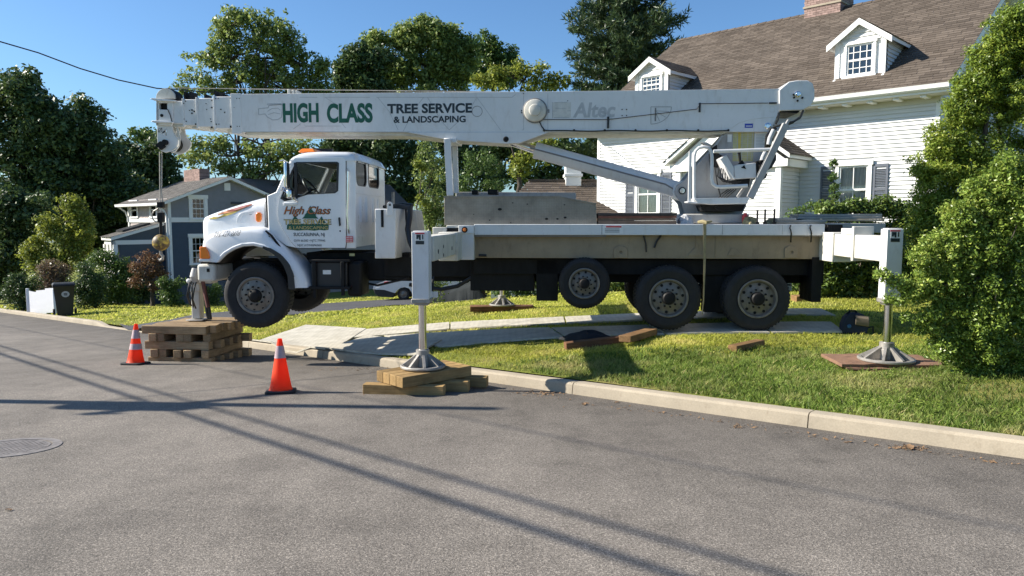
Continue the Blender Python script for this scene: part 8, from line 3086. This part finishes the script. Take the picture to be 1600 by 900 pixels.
tree('leafy_shrub', 'shaded leafy plant under the rear of the truck near the mud flap', 'shrub', 1250, 19, [(1250, 445, 20, 20), (1240, 460, 14, 10), (1270, 455, 16, 14)], 14, .2, 520, .05, 'rhodo', 64, GS, trunk_r=.04, limbs=4)
# ---- big shrubs at right
tree('arborvitae', 'tall bright green arborvitae towering at the right edge in front of the house', 'tree', 1560, 13.2, [(1590, 35, 34, 44), (1560, 85, 40, 46), (1535, 130, 44, 46), (1508, 170, 38, 40), (1485, 215, 44, 44), (1462, 262, 40, 40), (1452, 305, 32, 36), (1590, 130, 60, 80), (1560, 220, 80, 80), (1520, 300, 70, 60), (1600, 330, 60, 90), (1480, 350, 50, 40), (1452, 330, 40, 44), (1445, 360, 36, 40), (1470, 400, 50, 40), (1495, 385, 60, 50), (1550, 390, 70, 70), (1575, 60, 44, 50), (1545, 105, 44, 50), (1520, 150, 44, 48), (1470, 255, 50, 50), (1610, 90, 50, 80)], 38, .17, 2300, .036, 'arbor', 71, None, trunk_r=.12, limbs=16, depth=.7, asp=.38)
bx_ = tree('flowering_shrub', 'big loose small-leaved shrub at the lower right in front of the rear outrigger', 'shrub', 1560, 8.7, [(1590, 330, 60, 60), (1555, 320, 40, 40), (1510, 350, 40, 40), (1600, 420, 60, 90), (1545, 500, 70, 60), (1480, 540, 40, 34), (1530, 585, 60, 26), (1600, 570, 50, 44), (1600, 300, 40, 50), (1440, 400, 30, 26), (1470, 385, 36, 36), (1500, 335, 34, 30), (1535, 300, 40, 34), (1575, 265, 40, 36), (1545, 380, 50, 50), (1500, 400, 50, 46), (1470, 440, 50, 40), (1560, 450, 80, 60), (1440, 455, 34, 30), (1500, 490, 60, 46), (1590, 520, 60, 60), (1530, 545, 60, 44), (1455, 500, 34, 30), (1580, 590, 50, 26), (1405, 440, 22, 14), (1378, 428, 14, 8), (1400, 470, 22, 12), (1415, 495, 16, 12)], 130, .105, 3600, .023, 'boxleaf', 72, None, trunk_r=.035, limbs=60, depth=.8, asp=.5, tz=.25, skirt=False)
# ============================================================ GRASS
def sstep(e0, e1, x):
    t = np.clip((x - e0) / (e1 - e0), 0, 1)
    return t * t * (3 - 2 * t)
def gv(a, t):
    s = a * S2 + KERB; d = t * S2
    x, y = (s - d) / 2, (s + d) / 2
    yk = (KERB + t * S2) / 2
    z = -0.08 * np.clip(yk, -30, 60) + .14 + (.02 + .27 * sstep(3.2, 6.5, t)) * (1 - np.exp(-a / 2)) + .09 * sstep(3.6, 6, a) - .75 * sstep(13, 26, t) * sstep(.5, 8, a)
    z -= 0.35 * sstep(8, 13, t) * (1 - sstep(1.0, 4.5, a)) * sstep(0.0, .3, a) * 0.4
    return x, y, z
def inside(x, y, poly):
    c = np.zeros(len(x), bool)
    n = len(poly)
    for i in range(n):
        x0, y0 = poly[i]; x1, y1 = poly[(i + 1) % n]
        if y0 == y1: continue
        k = ((y0 > y) != (y1 > y)) & (x < (x1 - x0) * (y - y0) / (y1 - y0) + x0)
        c ^= k
    return c
def grow(poly, f):
    cx = sum(p[0] for p in poly) / len(poly); cy = sum(p[1] for p in poly) / len(poly)
    return [(cx + (x - cx) * f, cy + (y - cy) * f) for x, y in poly]
EXCL = [DRIVE] + [grow(p, 0.97) for p in MATPOLY]
EXCL.append([(rpw.x + .2 + .62 * math.cos(t_), rpw.y - .02 + .36 * math.sin(t_)) for t_ in [i * .5236 for i in range(12)]])
def in_view(x, y, m=1.25):
    return (np.abs(x) < (800 / FPX) * y * m + 1.2) & (y > 2.5)
def blades(name, amin, amax, tmin, tmax, ymin, ymax, dens, h, w, mat, seed):
    r_ = np.random.default_rng(seed)
    n = int(dens * (amax - amin) * (tmax - tmin))
    a = r_.uniform(amin, amax, n); t = r_.uniform(tmin, tmax, n)
    x, y, z = gv(a, t)
    k = in_view(x, y) & (y > ymin) & (y < ymax)
    for p in EXCL:
        k &= ~inside(x, y, p)
    # thin, worn patches
    pt = np.sin(x * 1.9 + 1.3 * np.sin(y * 1.1)) * np.sin(y * 1.6 + 1.7 * np.sin(x * .9)) 
    k &= r_.uniform(0, 1, n) < np.clip(1.05 - .75 * (pt > .55), 0, 1)
    x, y, z, pt = x[k], y[k], z[k], pt[k]
    n = len(x)
    az = r_.uniform(0, 6.283, n)
    clump = .75 + .5 * np.abs(np.sin(x * 7.1 + 2 * np.sin(y * 5.3)) * np.sin(y * 6.7 + 2 * np.sin(x * 4.1)))
    hh = h * r_.uniform(.45, 1.25, n) * clump
    lean = r_.normal(0, .5, (n, 2)) * hh[:, None]
    P = np.stack([x, y, z - .01], 1)
    s_ = np.stack([np.cos(az), np.sin(az), np.zeros(n)], 1) * (w * r_.uniform(.6, 1.3, n))[:, None]
    M = P + np.concatenate([lean * .35, (hh * .55)[:, None]], 1)
    T = P + np.concatenate([lean, hh[:, None]], 1)
    V = np.stack([P - s_, P + s_, M + s_ * .8, T, M - s_ * .8], 1)
    o = quad_object(name, V, mat, None, 5)
    return tag(o, kind='stuff'), n
def grass_mat(name, c0, c1, dry):
    m, nt, b = new_mat(name)
    out = nt.nodes['Material Output']
    gi = N(nt, 'ShaderNodeNewGeometry')
    v = coords(nt)
    n = noise(nt, .9, 5, .6, v)
    rn = ramp(nt, [(.50, 0.0), (.70, 0.85)])
    n5 = noise(nt, .45, 5, .65, v)
    r5 = ramp(nt, [(.36, .62), (.6, 1.08)])
    nt.links.new(n5.outputs['Fac'], r5.inputs['Fac'])
    nt.links.new(n.outputs['Fac'], rn.inputs['Fac'])
    r = ramp(nt, [(0, c0), (.55, c1), (.86, tuple(x * 1.25 for x in c1)), (1.0, dry)])
    nt.links.new(gi.outputs['Random Per Island'], r.inputs['Fac'])
    c = mixc(nt, rn.outputs['Color'], r.outputs['Color'], dry)
    c = mixc(nt, 1.0, c, r5.outputs['Color'], 'MULTIPLY')
    nt.links.new(c, b.inputs['Base Color'])
    b.inputs['Roughness'].default_value = .55
    b.inputs['Specular IOR Level'].default_value = .3
    t = N(nt, 'ShaderNodeBsdfTranslucent')
    nt.links.new(c, t.inputs['Color'])
    ms = N(nt, 'ShaderNodeMixShader'); ms.inputs[0].default_value = .5
    nt.links.new(b.outputs[0], ms.inputs[1]); nt.links.new(t.outputs[0], ms.inputs[2])
    nt.links.new(ms.outputs[0], out.inputs['Surface'])
    return m
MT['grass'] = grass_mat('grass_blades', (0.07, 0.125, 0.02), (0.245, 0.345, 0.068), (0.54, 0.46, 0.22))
MT['sungrass'] = grass_mat('sunlit_lawn_blades', (0.32, 0.36, 0.05), (0.56, 0.58, 0.105), (0.62, 0.53, 0.2))  # brighter copy of the grass, sunlight painted into the blade colour
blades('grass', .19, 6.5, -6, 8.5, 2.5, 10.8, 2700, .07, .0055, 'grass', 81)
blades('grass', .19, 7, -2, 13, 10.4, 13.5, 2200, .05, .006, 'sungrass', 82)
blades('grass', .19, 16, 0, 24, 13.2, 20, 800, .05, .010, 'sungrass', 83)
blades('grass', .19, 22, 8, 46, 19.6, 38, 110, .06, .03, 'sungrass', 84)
# weeds and longer tufts near the kerb
r_ = np.random.default_rng(91)
n = 5200
a = r_.uniform(.18, 2.6, n) ** 1.0; t = r_.uniform(-3.2, 4.2, n)
x, y, z = gv(a, t)
k = in_view(x, y)
pk = np.sin(x * 3.1 + 2.0) * np.sin(y * 2.7) + .35 * np.sin(x * 9) * np.sin(y * 8)
k &= (pk > .15) | (t < -.2)
for p in EXCL: k &= ~inside(x, y, p)
x, y, z = x[k], y[k], z[k]; n = len(x)
m = 5
P = np.repeat(np.stack([x, y, z + r_.uniform(.01, .05, n)], 1), m, 0) + np.concatenate([r_.normal(0, .02, (n * m, 2)), r_.uniform(0, .015, (n * m, 1))], 1)
o = quad_object('weeds', leaf_quads(P, np.tile([0, 0, 1.0], (n * m, 1)), .013 * r_.uniform(.5, 1.3, n * m), .6, 1.2, .45), 'boxleaf', None)
tag(o, kind='stuff')
# ============================================================ UTILITY POLE AND WIRES BEYOND THE LEFT EDGE
def road_hit(p):
    k = (p.z + .08 * p.y) / (sd.z + .08 * sd.y)
    return p - sd * k
tip = Vector((-.21, 8.26, road_z(0, 8.26)))
kk = (16.0 - .21) / abs(sd.x)
ptop = tip + sd * kk
pbase = Vector((ptop.x, ptop.y, g(ptop.x, ptop.y)))
pole = empty('utility_pole', pbase, R(45), 'brown wooden utility pole with transformer standing left of the street', 'utility pole')
H_ = ptop.z - pbase.z
MT['polewood'] = wood_mat('pole_wood', (0.08, 0.055, 0.035), (0.18, 0.13, 0.085))
MB().tube([(0, 0, -.3), (0, 0, H_ * .5), (0, 0, H_)], [.17, .145, .11], n=14).build('post', 'polewood', pole, smooth=True)
za_ = H_ - 2.3
mb = MB().box(-1.1, 1.1, .1, .2, za_, za_ + .11)
mb.build('crossarm', 'polewood', pole)
mb = MB()
for x in (-1.0, -.5, .5, 1.0):
    mb.cyl((x, .15, za_ + .11), (x, .15, za_ + .26), .045, .03, n=10)
mb.build('insulators', 'greypaint', pole, smooth=True)
mb = MB().lathe([(0, 0), (.22, 0), (.24, .04), (.24, .8), (.2, .88), (0, .9)], (.0, -.36, za_ - 1.0), (0, 0, 1), 24)
mb.cyl((0, -.36, za_ - .1), (0, -.36, za_ + .12), .04, n=8)
mb.build('transformer', 'greypaint', pole, smooth=True, ang=40)
sdir = Vector((-S2 / 2, S2 / 2, -.08 * S2 / 2))
def z_for(a_target):
    lo, hi = 2.0, H_
    for _ in range(40):
        m_ = (lo + hi) / 2
        h_ = road_hit(pbase + Vector((0, 0, m_)))
        if at_of(h_.x, h_.y)[0] < a_target: lo = m_
        else: hi = m_
    return lo
def wire(label, pts, r, group=None):
    o = MB().tube([Vector(p) - Vector(pts[0]) for p in pts], r, n=6).build('overhead_wire', 'hose', None, smooth=True)
    o.location = pts[0]
    return tag(o, label, 'wire', group)
GW = 'overhead lines along the street'
for a_t, r__, lb in ((-4.2, .032, 'lower thick cable on the utility pole casting the darkest line on the road'), (-3.82, .025, 'second cable on the utility pole, just above the lowest thick one'), (-2.2, .012, 'thin wire near the crossarm of the utility pole')):
    zz = z_for(a_t)
    c_ = pbase + Vector((0, 0, zz)) + Vector((.18, -.0, 0))
    wire(lb, [c_ + sdir * s for s in (60, 30, 10, 0, -10, -20, -32)], r__, GW)
# service drop to the white house, seen against the sky
A = at(0, 65, 14.0); B = at(245, 138, 15.6)
hc = HF.w(xl + .1, .1, HF.px(940, 212).z)
P0 = Vector((pbase.x, pbase.y, 0)); P0.z = A.z + (A.z - B.z) / max((B - A).xy.length, .1) * (A.xy - P0.xy).length * .9
pts = []
ctrl = [P0, A.lerp(P0, .35) + Vector((0, 0, -.02)), at(60, 82.5, 14.4), at(125, 107, 14.8), at(185, 125, 15.2), B, Vector((-4.2, 17.6, 4.25)), Vector((-.2, 20.4, 4.45)), hc]
ctrl.insert(2, A)
wire('service wire crossing the sky at upper left to the boom tip', ctrl, .012)
Q = gp(0, 732); Q2 = gp(480, 645)
bpy.context.view_layer.update()
